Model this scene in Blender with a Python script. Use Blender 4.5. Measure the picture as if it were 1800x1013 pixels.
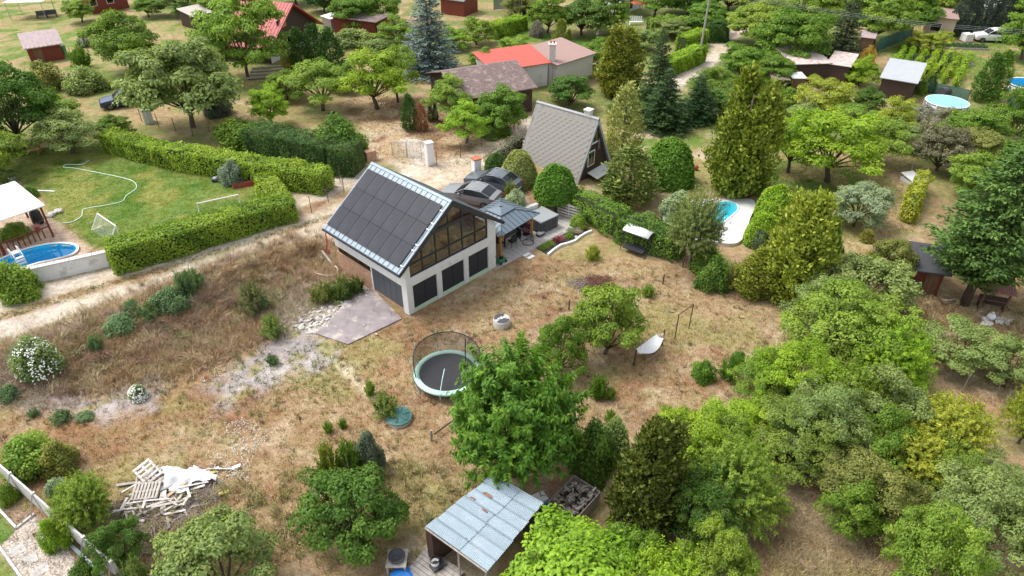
import bpy, bmesh, math, random
import numpy as np
from mathutils import Vector, Matrix
R = math.radians
for o in list(bpy.data.objects): bpy.data.objects.remove(o)
SC = bpy.context.scene
COL = SC.collection

# ------------------------------------------------------------------ camera, sky, sun, exposure
H, PITCH, FPX = 26.0, R(35.0), 1200.0
cam = bpy.data.cameras.new('camera'); cam.lens = 24.0; cam.sensor_width = 36.0; cam.clip_end = 3000
CAM = bpy.data.objects.new('camera', cam); COL.objects.link(CAM)
CAM.location = (0, 0, H); CAM.rotation_euler = (R(90) - PITCH, 0, 0); SC.camera = CAM
SUN_EL, SUN_AZ = R(60), R(-72)          # azimuth measured from +Y towards +X: the sun stands to the left
W = bpy.data.worlds.new('World'); SC.world = W; W.use_nodes = True
nt = W.node_tree; nt.nodes.clear()
sk = nt.nodes.new('ShaderNodeTexSky'); sk.sky_type = 'NISHITA'; sk.sun_disc = False
sk.sun_elevation = SUN_EL; sk.sun_rotation = SUN_AZ; sk.dust_density = 3.0; sk.air_density = 1.0
hs = nt.nodes.new('ShaderNodeHueSaturation'); hs.inputs['Saturation'].default_value = 0.32
bg = nt.nodes.new('ShaderNodeBackground'); bg.inputs['Strength'].default_value = 0.15
wo = nt.nodes.new('ShaderNodeOutputWorld')
nt.links.new(sk.outputs[0], hs.inputs['Color']); nt.links.new(hs.outputs[0], bg.inputs[0]); nt.links.new(bg.outputs[0], wo.inputs[0])
sl = bpy.data.lights.new('sun', 'SUN'); sl.energy = 1.2; sl.angle = R(22); sl.color = (1.0, 0.965, 0.91)
SUN = bpy.data.objects.new('sun', sl); COL.objects.link(SUN)
sd = Vector((math.sin(SUN_AZ)*math.cos(SUN_EL), math.cos(SUN_AZ)*math.cos(SUN_EL), math.sin(SUN_EL)))
SUN.rotation_euler = sd.to_track_quat('Z', 'Y').to_euler(); SUN.location = (0, 40, 80)
vs = SC.view_settings; vs.view_transform = 'Standard'; vs.look = 'None'; vs.exposure = 1.02; vs.gamma = 1.0; vs.use_curve_mapping = False
SC.render.engine = 'CYCLES'
cy = SC.cycles; cy.max_bounces = 5; cy.diffuse_bounces = 2; cy.glossy_bounces = 3; cy.transmission_bounces = 5; cy.transparent_max_bounces = 12
cy.caustics_reflective = False; cy.caustics_refractive = False; cy.use_denoising = True

# ------------------------------------------------------------------ numbers
cP, sP = math.cos(PITCH), math.sin(PITCH)
HA = np.array([-6.433, 34.105]); HT = R(46.2); HW, HL = 7.7, 7.6       # the house: front corner, heading, width, depth
def sstep(a, b, x):
    t = np.clip((np.asarray(x, float) - a) / (b - a), 0, 1); return t*t*(3 - 2*t)
def flat(px, py, z=0.0):
    u, v = (px - 900)/FPX, (py - 506.5)/FPX
    d = (H - z) / (sP + v*cP)
    return np.array([u*d, d*(cP - v*sP)])
BANK = np.array([flat(*q, 1.2) for q in [(-500, 830), (-200, 690), (0, 606), (120, 565), (230, 515), (330, 475), (430, 437), (520, 404), (585, 372), (690, 330), (800, 352), (860, 372), (905, 372), (955, 352), (1000, 335), (1100, 330), (1900, 330)]])
def seg_dist(x, y, poly, closed=False):
    """distance to a polyline, and which side (left positive)"""
    x = np.asarray(x, float); y = np.asarray(y, float)
    best = np.full(x.shape, 1e9); side = np.ones(x.shape); n = len(poly)
    for i in range(n if closed else n - 1):
        a, b = poly[i], poly[(i+1) % n]; e = b - a; L2 = e @ e + 1e-12
        t = np.clip(((x - a[0])*e[0] + (y - a[1])*e[1]) / L2, 0, 1)
        dx, dy = x - a[0] - t*e[0], y - a[1] - t*e[1]; d = np.hypot(dx, dy)
        m = d < best; best = np.where(m, d, best); side = np.where(m, np.sign(e[0]*dy - e[1]*dx + 1e-12), side)
    return best, side
def inside(x, y, poly):
    r = np.zeros(np.shape(x), bool); n = len(poly)
    for i in range(n):
        a, b = poly[i], poly[(i+1) % n]
        if a[1] == b[1]: continue
        c = ((a[1] > y) != (b[1] > y)) & (x < (b[0]-a[0])*(y-a[1])/(b[1]-a[1]) + a[0]); r ^= c
    return r
def sdist(x, y, poly):
    d, _ = seg_dist(x, y, poly, True); return np.where(inside(x, y, poly), d, -d)
def hfun(x, y):
    x = np.asarray(x, float); y = np.asarray(y, float)
    d, s = seg_dist(x, y, BANK); s = s*d
    w = np.where(x < -5, 6.3 - 2.6*sstep(-20, -13, x), 0.5)
    h = sstep(-1, 0, s/w) * 1.2
    h = h * (1 - 0.75*sstep(2.5, 9, x))
    # the ground is dug out round the house
    lx = (x-HA[0])*math.cos(HT) + (y-HA[1])*math.sin(HT); ly = -(x-HA[0])*math.sin(HT) + (y-HA[1])*math.cos(HT)
    dd = np.maximum(np.maximum(-lx, lx - HW), np.maximum(-ly, ly - HL))
    h = h * sstep(0.1, 1.6, dd)
    return h
_BK = [(float(a[0]), float(a[1]), float(b[0]-a[0]), float(b[1]-a[1])) for a, b in zip(BANK[:-1], BANK[1:])]
def ss1(a, b, x): t = min(1., max(0., (x-a)/(b-a))); return t*t*(3-2*t)
def h1(x, y):
    """hfun for one point"""
    best, sg = 1e18, 1.
    for ax, ay, ex, ey in _BK:
        t = min(1., max(0., ((x-ax)*ex + (y-ay)*ey)/(ex*ex+ey*ey+1e-12))); dx, dy = x-ax-t*ex, y-ay-t*ey; d = dx*dx+dy*dy
        if d < best: best = d; sg = 1. if ex*dy-ey*dx >= 0 else -1.
    s = sg*math.sqrt(best); w = 6.3 - 2.6*ss1(-20, -13, x) if x < -5 else .5
    h = ss1(-1, 0, s/w)*1.2*(1 - .75*ss1(2.5, 9, x)); c, q = math.cos(HT), math.sin(HT)
    lx = (x-HA[0])*c + (y-HA[1])*q; ly = -(x-HA[0])*q + (y-HA[1])*c
    return h*ss1(.1, 1.6, max(-lx, lx-HW, -ly, ly-HL))
def G(px, py, dz=0.0):
    """pixel of the photograph -> point on the ground (the ground's own height included)"""
    z = 0.0
    for _ in range(14):
        p = flat(px, py, z); z = 0.5*z + 0.5*h1(p[0], p[1])
    p = flat(px, py, z)
    return Vector((p[0], p[1], h1(p[0], p[1]) + dz))
def PX(p):
    """world point -> pixel of the photograph (for measuring)"""
    d = p[1]*cP - (p[2]-H)*sP; v = -(p[1]*sP + (p[2]-H)*cP)
    return 900 + FPX*p[0]/d, 506.5 + FPX*v/d
def depth(p): return p[1]*cP - (p[2]-H)*sP
def top_height(p, py):
    """height above p at which a vertical reaches pixel row py"""
    v = (py - 506.5)/FPX
    # -(y s + (z-H) c) = v (y c - (z-H) s)  ->  (z-H)(v s - c) = y (v c + s)
    return H + p[1]*(v*cP + sP)/(v*sP - cP) - p[2]

_lat = {}
def vnoise(x, y, seed, f):
    g = _lat.setdefault(seed, np.random.default_rng(seed).random((256, 256)))
    x = np.asarray(x)*f + 37.1*seed; y = np.asarray(y)*f + 11.7*seed
    xi = np.floor(x).astype(int); yi = np.floor(y).astype(int); fx = x-xi; fy = y-yi
    fx = fx*fx*(3-2*fx); fy = fy*fy*(3-2*fy); a, b, c, d = xi & 255, (xi+1) & 255, yi & 255, (yi+1) & 255
    return (g[a, c]*(1-fx)+g[b, c]*fx)*(1-fy) + (g[a, d]*(1-fx)+g[b, d]*fx)*fy
def fbm(x, y, seed, f, o=4):
    s = 0; a = 1; t = 0
    for k in range(o): s = s + a*vnoise(x, y, seed+k, f*2**k); t += a; a *= .55
    return s/t

# ------------------------------------------------------------------ materials
MATS = {}
def M(name, rgb, rough=.75, metal=0., var=.12, scale=6., bump=0., bscale=40., spec=.4, aniso=None, dirt=None, emit=None):
    if name in MATS: return MATS[name]
    m = bpy.data.materials.new(name); m.use_nodes = True; n = m.node_tree.nodes; l = m.node_tree.links
    b = n['Principled BSDF']; b.inputs['Roughness'].default_value = rough; b.inputs['Metallic'].default_value = metal
    b.inputs['Specular IOR Level'].default_value = spec
    tc = n.new('ShaderNodeTexCoord'); mp = n.new('ShaderNodeMapping'); l.new(tc.outputs['Object'], mp.inputs[0])
    if aniso: mp.inputs['Scale'].default_value = aniso
    nz = n.new('ShaderNodeTexNoise'); nz.inputs['Scale'].default_value = scale; nz.inputs['Detail'].default_value = 5
    l.new(mp.outputs[0], nz.inputs['Vector'])
    cr = n.new('ShaderNodeValToRGB'); e = cr.color_ramp.elements
    e[0].position = .3; e[1].position = .7
    e[0].color = (*[max(0, c*(1-var)) for c in rgb], 1); e[1].color = (*[min(1, c*(1+var)) for c in rgb], 1)
    l.new(nz.outputs['Fac'], cr.inputs[0]); out = cr.outputs[0]
    if dirt:                                   # (rgb, amount 0..1, scale): worn patches with a shape of their own
        n2 = n.new('ShaderNodeTexNoise'); n2.inputs['Scale'].default_value = dirt[2]; n2.inputs['Detail'].default_value = 6; n2.inputs['Roughness'].default_value = .65
        l.new(mp.outputs[0], n2.inputs['Vector'])
        r2 = n.new('ShaderNodeValToRGB'); r2.color_ramp.elements[0].position = .66 - .3*dirt[1]; r2.color_ramp.elements[1].position = .74 - .2*dirt[1]
        l.new(n2.outputs['Fac'], r2.inputs[0]); mx = n.new('ShaderNodeMix'); mx.data_type = 'RGBA'
        l.new(r2.outputs[0], mx.inputs['Factor']); l.new(out, mx.inputs[6]); mx.inputs[7].default_value = (*dirt[0], 1); out = mx.outputs[2]
    l.new(out, b.inputs['Base Color'])
    if bump:
        n3 = n.new('ShaderNodeTexNoise'); n3.inputs['Scale'].default_value = bscale; n3.inputs['Detail'].default_value = 4
        l.new(mp.outputs[0], n3.inputs['Vector']); bp = n.new('ShaderNodeBump'); bp.inputs['Strength'].default_value = bump; bp.inputs['Distance'].default_value = .03
        l.new(n3.outputs['Fac'], bp.inputs['Height']); l.new(bp.outputs[0], b.inputs['Normal'])
    MATS[name] = m; return m
def leaf_mat(name, trans=.28, rough=.55, spec=.25, var=.45):
    m = bpy.data.materials.new(name); m.use_nodes = True; n = m.node_tree.nodes; l = m.node_tree.links
    b = n['Principled BSDF']; b.inputs['Roughness'].default_value = rough; b.inputs['Specular IOR Level'].default_value = spec
    oi = n.new('ShaderNodeObjectInfo'); at = n.new('ShaderNodeAttribute'); at.attribute_name = 'rnd'
    h = n.new('ShaderNodeHueSaturation')
    mr = n.new('ShaderNodeMapRange'); mr.inputs['To Min'].default_value = 1 - var; mr.inputs['To Max'].default_value = 1 + var
    l.new(at.outputs['Fac'], mr.inputs['Value']); l.new(mr.outputs[0], h.inputs['Value'])
    # hue drifts a little from leaf to leaf and from plant to plant
    wn = n.new('ShaderNodeMath'); wn.operation = 'MULTIPLY_ADD'; wn.inputs[1].default_value = -.045; wn.inputs[2].default_value = .522
    l.new(at.outputs['Fac'], wn.inputs[0])
    w2 = n.new('ShaderNodeMath'); w2.operation = 'MULTIPLY_ADD'; w2.inputs[1].default_value = .02
    l.new(oi.outputs['Random'], w2.inputs[0]); sb = n.new('ShaderNodeMath'); sb.operation = 'SUBTRACT'; sb.inputs[1].default_value = .01
    l.new(wn.outputs[0], sb.inputs[0]); l.new(sb.outputs[0], w2.inputs[2]); l.new(w2.outputs[0], h.inputs['Hue'])
    l.new(oi.outputs['Color'], h.inputs['Color']); l.new(h.outputs[0], b.inputs['Base Color'])
    tr = n.new('ShaderNodeBsdfTranslucent'); g = n.new('ShaderNodeMix'); g.data_type = 'RGBA'; g.blend_type = 'MULTIPLY'; g.inputs['Factor'].default_value = 1
    l.new(h.outputs[0], g.inputs[6]); g.inputs[7].default_value = (1.5, 1.6, .7, 1); l.new(g.outputs[2], tr.inputs[0])
    mx = n.new('ShaderNodeMixShader'); mx.inputs[0].default_value = trans
    l.new(b.outputs[0], mx.inputs[1]); l.new(tr.outputs[0], mx.inputs[2]); l.new(mx.outputs[0], n['Material Output'].inputs[0])
    return m
LEAF = leaf_mat('leaf'); NEEDLE = leaf_mat('needle', trans=.1, rough=.65, var=.5)
BARK = M('bark', (.115, .085, .065), .9, var=.3, scale=9, bump=.6, bscale=25, aniso=(1, 1, .25))
def glass_mat(name, tint, mix):
    m = bpy.data.materials.new(name); m.use_nodes = True; n = m.node_tree.nodes; l = m.node_tree.links; n.clear()
    t = n.new('ShaderNodeBsdfTransparent'); t.inputs[0].default_value = (*tint, 1)
    g = n.new('ShaderNodeBsdfGlossy'); g.inputs['Roughness'].default_value = .02
    f = n.new('ShaderNodeMath'); f.operation = 'MULTIPLY'; f.inputs[1].default_value = .8; lw = n.new('ShaderNodeLayerWeight'); pw = n.new('ShaderNodeMath'); pw.operation = 'POWER'; pw.inputs[1].default_value = 4.0; l.new(lw.outputs['Facing'], pw.inputs[0]); l.new(pw.outputs[0], f.inputs[0])
    a = n.new('ShaderNodeMath'); a.operation = 'ADD'; a.inputs[1].default_value = mix; a.use_clamp = True
    x = n.new('ShaderNodeMixShader'); o = n.new('ShaderNodeOutputMaterial')
    l.new(f.outputs[0], a.inputs[0]); l.new(a.outputs[0], x.inputs[0]); l.new(t.outputs[0], x.inputs[1]); l.new(g.outputs[0], x.inputs[2]); l.new(x.outputs[0], o.inputs[0])
    MATS[name] = m; return m
def net_mat(name, rgb, cover):
    m = bpy.data.materials.new(name); m.use_nodes = True; n = m.node_tree.nodes; l = m.node_tree.links
    b = n['Principled BSDF']; b.inputs['Base Color'].default_value = (*rgb, 1); b.inputs['Roughness'].default_value = .9
    t = n.new('ShaderNodeBsdfTransparent'); x = n.new('ShaderNodeMixShader'); x.inputs[0].default_value = cover
    l.new(t.outputs[0], x.inputs[1]); l.new(b.outputs[0], x.inputs[2]); l.new(x.outputs[0], n['Material Output'].inputs[0]); MATS[name] = m; return m

# ------------------------------------------------------------------ mesh helpers
class MB:
    def __init__(s): s.v = []; s.f = []
    def add(s, vs, fs):
        o = len(s.v); s.v += [tuple(p) for p in vs]; s.f += [tuple(i+o for i in f) for f in fs]; return s
    def box(s, c, d, rz=0, rx=0, ry=0):
        m = Matrix.Translation(c) @ Matrix.Rotation(rz, 4, 'Z') @ Matrix.Rotation(ry, 4, 'Y') @ Matrix.Rotation(rx, 4, 'X')
        q = [m @ Vector((d[0]*a/2, d[1]*b/2, d[2]*e/2)) for a, b, e in ((-1,-1,-1),(1,-1,-1),(1,1,-1),(-1,1,-1),(-1,-1,1),(1,-1,1),(1,1,1),(-1,1,1))]
        return s.add(q, [(3,2,1,0),(4,5,6,7),(0,1,5,4),(1,2,6,5),(2,3,7,6),(3,0,4,7)])
    def bx(s, x0, x1, y0, y1, z0, z1): return s.box(((x0+x1)/2, (y0+y1)/2, (z0+z1)/2), (x1-x0, y1-y0, z1-z0))
    def prism(s, poly, n):
        """closed 3-D polygon pushed along the vector n"""
        k = len(poly); a = [Vector(p) for p in poly]; b = [p + Vector(n) for p in a]
        return s.add(a+b, [tuple(reversed(range(k))), tuple(range(k, 2*k))] + [(i, (i+1) % k, k+(i+1) % k, k+i) for i in range(k)])
    def cyl(s, a, b, r0, r1=None, n=8, caps=True):
        a, b = Vector(a), Vector(b); r1 = r0 if r1 is None else r1; d = (b-a).normalized()
        u = d.orthogonal().normalized(); w = d.cross(u)
        vs = [a + (u*math.cos(t)+w*math.sin(t))*r0 for t in [2*math.pi*i/n for i in range(n)]] + [b + (u*math.cos(t)+w*math.sin(t))*r1 for t in [2*math.pi*i/n for i in range(n)]]
        fs = [(i, (i+1) % n, n+(i+1) % n, n+i) for i in range(n)]
        if caps: fs += [tuple(reversed(range(n))), tuple(range(n, 2*n))]
        return s.add(vs, fs)
    def tube(s, pts, r, n=6, r1=None):
        pts = [Vector(p) for p in pts]; k = len(pts); vs = []
        u = (pts[1]-pts[0]).orthogonal().normalized()
        for i, p in enumerate(pts):
            d = (pts[min(i+1, k-1)] - pts[max(i-1, 0)]).normalized(); u = (u - d*u.dot(d)).normalized(); w = d.cross(u)
            rr = r if r1 is None else r + (r1-r)*i/(k-1)
            vs += [p + (u*math.cos(t)+w*math.sin(t))*rr for t in [2*math.pi*j/n for j in range(n)]]
        fs = [(i*n+j, i*n+(j+1) % n, (i+1)*n+(j+1) % n, (i+1)*n+j) for i in range(k-1) for j in range(n)]
        fs += [tuple(reversed(range(n))), tuple(range((k-1)*n, k*n))]
        return s.add(vs, fs)
    def lathe(s, prof, n=24, c=(0, 0, 0), close=True):
        vs = [(c[0]+r*math.cos(2*math.pi*i/n), c[1]+r*math.sin(2*math.pi*i/n), c[2]+z) for r, z in prof for i in range(n)]; k = len(prof)
        fs = [(a*n+i, a*n+(i+1) % n, (a+1)*n+(i+1) % n, (a+1)*n+i) for a in range(k-1) for i in range(n)]
        if close: fs += [tuple(reversed(range(n))), tuple(range((k-1)*n, k*n))]
        return s.add(vs, fs)
    def mesh(s, name, mat, smooth=False):
        me = bpy.data.meshes.new(name); me.from_pydata(s.v, [], s.f)
        if mat: me.materials.append(MATS[mat] if isinstance(mat, str) else mat)
        if smooth: me.polygons.foreach_set('use_smooth', [True]*len(me.polygons))
        me.update(); return me
def link(name, me, parent=None, loc=(0, 0, 0), rz=0.):
    o = bpy.data.objects.new(name, me); COL.objects.link(o); o.parent = parent
    o.location = loc; o.rotation_euler = (0, 0, rz); return o
def part(name, mb, mat, parent, smooth=False, loc=(0, 0, 0), rz=0.):
    me = mb.mesh(name, mat, smooth) if isinstance(mb, MB) else mb
    return link(name, me, parent, loc, rz)
def tag(o, label, cat, group=None, kind=None):
    o['label'] = label
    if cat: o['category'] = cat
    if group: o['group'] = group
    if kind: o['kind'] = kind
    return o
def thing(name, label, cat, loc=(0, 0, 0), rz=0., group=None): return tag(link(name, None, None, loc, rz), label, cat, group)
def single(name, mb, mat, label, cat, loc=(0, 0, 0), rz=0., group=None, smooth=False):
    return tag(part(name, mb, mat, None, smooth, loc, rz), label, cat, group)
def heading(a, b): return math.atan2(b[1]-a[1], b[0]-a[0])
def np_mesh(name, V, F, mat, attr=None, smooth=False):
    """fast mesh from arrays; F is (n,4) or (n,3)"""
    me = bpy.data.meshes.new(name); V = np.asarray(V, np.float32); F = np.asarray(F, np.int32); k = F.shape[1]
    me.vertices.add(len(V)); me.vertices.foreach_set('co', V.ravel())
    me.loops.add(F.size); me.loops.foreach_set('vertex_index', F.ravel())
    me.polygons.add(len(F)); me.polygons.foreach_set('loop_start', np.arange(0, F.size, k, dtype=np.int32))
    if smooth: me.polygons.foreach_set('use_smooth', np.ones(len(F), bool))
    for m in (mat if isinstance(mat, (list, tuple)) else [mat]): me.materials.append(m)
    if attr is not None:
        if attr.ndim == 1: a = me.attributes.new('rnd', 'FLOAT', 'POINT'); a.data.foreach_set('value', attr.astype(np.float32))
        else: a = me.attributes.new('col', 'FLOAT_COLOR', 'POINT'); a.data.foreach_set('color', np.c_[attr, np.ones(len(attr))].astype(np.float32).ravel())
    me.update(); me.validate(); return me
# ------------------------------------------------------------------ the ground: one fine sheet, cut into its regions
def W2(pts): return np.array([[*G(*q)[:2]] for q in pts])
def strip(pts):                                   # polyline in world
    return W2(pts)
STRAW, BROWN, RUST, PALE = (.335, .24, .128), (.225, .145, .077), (.265, .145, .068), (.45, .36, .235)
DRYG, LAWN, LUSH = (.27, .235, .09), (.125, .185, .035), (.085, .155, .022)
SAND, GRAV, EARTH, RED = (.56, .485, .395), (.33, .295, .305), (.20, .145, .105), (.32, .165, .095)
REG = {}   # name -> polygon in pixels
REG['lawn'] = [(-60, 262), (60, 262), (200, 245), (300, 262), (430, 292), (560, 318), (520, 340), (470, 330), (515, 350), (350, 395), (205, 435), (165, 436), (120, 402), (92, 384), (70, 340), (0, 300), (-60, 300)]
REG['terrace'] = [(-60, 300), (0, 330), (70, 380), (95, 388), (158, 436), (150, 450), (-60, 520)]
REG['orchard_lawn'] = [(1335, 285), (1420, 268), (1500, 300), (1530, 330), (1540, 395), (1490, 420), (1440, 410), (1400, 385), (1345, 330)]
REG['orchard_dry'] = [(1290, 300), (1420, 250), (1600, 255), (1640, 330), (1600, 420), (1500, 470), (1440, 460), (1340, 360)]
REG['vineyard'] = [(1525, 100), (1600, 60), (1900, 60), (1900, 260), (1700, 215), (1560, 175), (1525, 130)]
REG['dry_field'] = [(590, 185), (640, 165), (900, 185), (930, 235), (850, 285), (770, 300), (690, 285), (640, 285), (640, 240)]
REG['upper_plots'] = [(-200, -60), (650, -60), (640, 70), (420, 80), (300, 160), (180, 175), (-200, 170)]
REG['garden_lawn'] = [(860, 45), (930, 35), (960, 60), (1110, 55), (1120, 70), (1060, 85), (870, 75)]
REG['orchard_floor'] = [(250, 175), (480, 190), (600, 205), (560, 235), (440, 222), (330, 235), (230, 205)]
REG['right_yard'] = [(1560, 560), (1600, 520), (1720, 535), (1900, 520), (1900, 700), (1740, 690), (1640, 660), (1560, 600)]
REG['conifer_plot'] = [(1100, 225), (1240, 225), (1260, 330), (1210, 330), (1110, 300)]
REG['pool_grass'] = [(1250, 430), (1300, 470), (1330, 520), (1270, 505), (1225, 470)]
REG['gravel'] = [(358, 690), (420, 640), (470, 600), (545, 570), (590, 615), (585, 640), (480, 672), (400, 712)]
REG['gravel_edge'] = [(20, 680), (90, 672), (180, 700), (250, 686), (300, 676), (275, 705), (200, 738), (100, 732), (40, 712)]
REG['stone_earth'] = [(455, 520), (510, 505), (590, 500), (650, 505), (640, 560), (560, 590), (500, 590), (470, 560)]
REG['neighbour_lawn'] = [(-80, 880), (0, 902), (28, 930), (0, 965), (-80, 965)]
REG['neighbour_lawn_two'] = [(-80, 990), (0, 975), (40, 1020), (60, 1080), (-80, 1080)]
REG['pebbles'] = [(0, 962), (60, 905), (112, 960), (175, 1040), (60, 1080), (38, 1012)]
REG['bed'] = [(-80, 800), (0, 872), (62, 905), (28, 928), (0, 900), (-80, 870)]
REG['red_yard'] = [(1570, 530), (1700, 545), (1690, 575), (1600, 580), (1560, 560)]
REG['forecourt'] = [(690, 285), (770, 295), (845, 292), (860, 330), (790, 330), (700, 312)]
REG['parking'] = [(800, 318), (905, 322), (930, 362), (860, 372), (800, 350)]
REG['trail'] = [(580, 635), (600, 632), (640, 670), (665, 700), (650, 702), (615, 672)]
REG['shed_ground'] = [(690, 960), (780, 940), (880, 1000), (850, 1060), (680, 1060)]
WREG = {k: W2(v) for k, v in REG.items()}
ROADS = {  # centre lines of wheel ruts: (points, half width)
    'rut_low': ([(-400, 700), (-100, 618), (0, 583), (120, 545), (250, 505), (330, 478), (430, 445), (520, 418), (590, 395), (680, 345), (760, 325), (850, 285), (900, 255), (960, 215)], .74),
    'rut_high': ([(-400, 640), (-100, 560), (0, 533), (130, 497), (250, 468), (330, 448), (430, 418), (520, 392), (590, 368), (690, 325), (760, 300), (840, 272), (900, 238), (960, 200)], .74),
    'rut_gate': ([(700, 320), (745, 300), (735, 270), (720, 250)], .9),
    'rut_lane': ([(1300, 55), (1262, 78), (1268, 95), (1240, 112), (1205, 135), (1185, 150)], 1.1),
    'track_gap': ([(480, 372), (520, 355), (590, 325), (640, 310)], 1.3)}
def ground_colour(x, y):
    c = np.zeros(x.shape + (3,))
    def mix(col, w):
        nonlocal c
        w = np.clip(w, 0, 1)[..., None]; c = c*(1-w) + np.array(col)*w
    n1, n2, n3 = fbm(x, y, 1, .11), fbm(x, y, 11, .35), fbm(x, y, 21, 1.3, 3)
    n4 = fbm(x, y, 31, .6)
    c[:] = STRAW
    mix(BROWN, sstep(.47, .68, n2)*.75); mix(RUST, sstep(.48, .70, n1 + .07*sstep(-2, -12, x))*sstep(.32, .58, n3)*.65)
    mix(PALE, sstep(.52, .72, n4)*.6); mix(DRYG, sstep(.56, .70, fbm(x, y, 41, .22))*.75); mix(EARTH, sstep(.62, .75, n3)*.3)
    # far and outer plots are greener
    far = sstep(47, 56, y); gr = sstep(5, 14, x); mix(DRYG, far*(.65+.2*gr)*sstep(.3-.1*gr, .55, n1)); mix((.13, .18, .045), far*sstep(.42-.1*gr, .6-.08*gr, n2)*(.65+.2*gr))
    def reg(name, cols, edge=.5, amp=1.2, f=.5, k=1.):
        P = WREG[name]; lo, hi = P.min(0)-edge-amp-.5, P.max(0)+edge+amp+.5; s = (x > lo[0]) & (x < hi[0]) & (y > lo[1]) & (y < hi[1])
        if not s.any(): return
        X_, Y_ = x[s], y[s]; sdv = sdist(X_, Y_, P); nn = (fbm(X_, Y_, 51, f, 3)-.5)*2*amp
        w = (sstep(-edge, edge, sdv + nn)*k)[:, None]
        t = np.zeros((len(X_), 3)) + np.array(cols[0])
        for i, q in enumerate(cols[1:]):
            ww = sstep(.45, .68, fbm(X_, Y_, 61+7*i, .3+.25*i, 3))[..., None]; t = t*(1-ww) + np.array(q)*ww
        c[s] = c[s]*(1-w) + t*w
    def nonlocal_c(t, w):
        nonlocal c
        c = c*(1-w[..., None]) + t*w[..., None]
    reg('upper_plots', [(.27, .25, .10), STRAW, LAWN], 2, 2)
    reg('dry_field', [(.42, .31, .18), PALE, BROWN], 1, 1); reg('orchard_floor', [(.34, .25, .13), DRYG], 1, 1)
    reg('garden_lawn', [LUSH, LAWN], 1, 1); reg('vineyard', [LAWN, (.20, .21, .07), STRAW], 1, 1)
    reg('orchard_dry', [(.36, .29, .14), STRAW, DRYG], 1, 1); reg('orchard_lawn', [(.12, .175, .035), LAWN, DRYG], .8, 1.2)
    reg('right_yard', [STRAW, BROWN, PALE], 1, 1); reg('red_yard', [RED, BROWN], .6, .8)
    reg('conifer_plot', [DRYG, PALE, LAWN], 1, 1); reg('pool_grass', [(.13, .18, .04)], .4, .5)
    reg('lawn', [LAWN, LUSH, (.205, .225, .055)], .3, .15)
    # the long lower bank is rusty dry grass, the strip along the road is greener
    d, s = seg_dist(x, y, BANK); s = s*d
    bank = sstep(-5.2, -3.4, s + (n2-.5)*2)*sstep(.3, -.9, s + (n3-.5)*1.5)*(x < -9)
    mix((.50, .365, .21), bank*.9); mix((.25, .15, .09), bank*sstep(.55, .68, n4)*.55); mix((.34, .29, .28), bank*sstep(.52, .62, fbm(x, y, 33, .45))*.7); mix((.20, .21, .08), bank*sstep(.58, .68, fbm(x, y, 37, .6))*.6)
    edge = sstep(.5, 0, np.abs(s - .35) + (n3-.5)*1.2 - .25)*(x < -8); mix((.13, .165, .05), edge*.75)
    mix(RUST, sstep(2.5, .5, np.abs(s + 8.5) + (n2-.5)*3)*(x < -10)*(x > -28)*.5)
    reg('stone_earth', [(.42, .36, .29), (.30, .27, .2)], .4, .6)
    for nm in ('gravel', 'gravel_edge'):
        reg(nm, [GRAV, (.44, .40, .39)], .7, 1.1, .9, .88); mix(DRYG, inside(x, y, WREG[nm])*sstep(.52, .62, fbm(x, y, 91, .9))*.8)
    reg('trail', [(.54, .44, .31)], .25, .25, 1, .95); reg('shed_ground', [(.33, .26, .18), PALE], .5, .6)
    reg('forecourt', [SAND, PALE], .8, 1.0); reg('parking', [(.45, .41, .36), GRAV], .5, .4)
    reg('neighbour_lawn', [LAWN, LUSH], .08, .0); reg('neighbour_lawn_two', [LAWN, (.16, .2, .05)], .08, .0)
    reg('pebbles', [(.50, .43, .36), (.36, .30, .25)], .08, 0); reg('bed', [(.33, .235, .16), EARTH], .1, .05); reg('terrace', [(.45, .34, .25)], .1, 0)
    # the road: sandy ruts, grass between and beside them
    road = np.zeros(x.shape)
    for k, (pts, hw) in ROADS.items():
        dd, _ = seg_dist(x, y, WROAD[k]); hw2 = hw*(1 + 1.6*sstep(-24, -40, x)*(k in ('rut_low', 'rut_high')))
        w = sstep(hw2+.45, hw2-.35, dd + (n3-.5)*.9 + (n2-.5)*.5)
        cc = np.array(SAND)*(1-.16*sstep(.4, .6, n4)[..., None]) - np.array([0, .02, .05])*sstep(.4, .6, n1)[..., None]
        nonlocal_c(cc, w*.94); road = np.maximum(road, dd < hw2 + .1)
    return c
WROAD = {k: W2(v[0]) for k, v in ROADS.items()}
xs = np.arange(-100, 100.01, .3)
ys = [9.]; 
while ys[-1] < 140: ys.append(ys[-1] + min(.6, .18 + .005*(ys[-1]-9)))
ys = np.array(ys)
X, Y = np.meshgrid(xs, ys); _hb = hfun(X, Y); ZB = (fbm(X, Y, 45, .55, 3)-.4)*.9*np.clip(_hb*(1.2-_hb)*2.6, 0, 1)*(X < -12); Z = hfun(X, Y) + ZB + (fbm(X, Y, 71, 1.6, 3)-.5)*.05
SEEN = np.abs(X) < .66*Y + 20; C = np.zeros(X.shape + (3,)) + np.array([.26, .225, .10])*(.8 + .4*vnoise(X, Y, 2, .3)[..., None]); C[SEEN] = ground_colour(X[SEEN], Y[SEEN])
RID = np.zeros(X.shape, int); RNAME = ['meadow']
def rid(name, mask):
    RNAME.append(name); RID[mask] = len(RNAME) - 1
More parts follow.
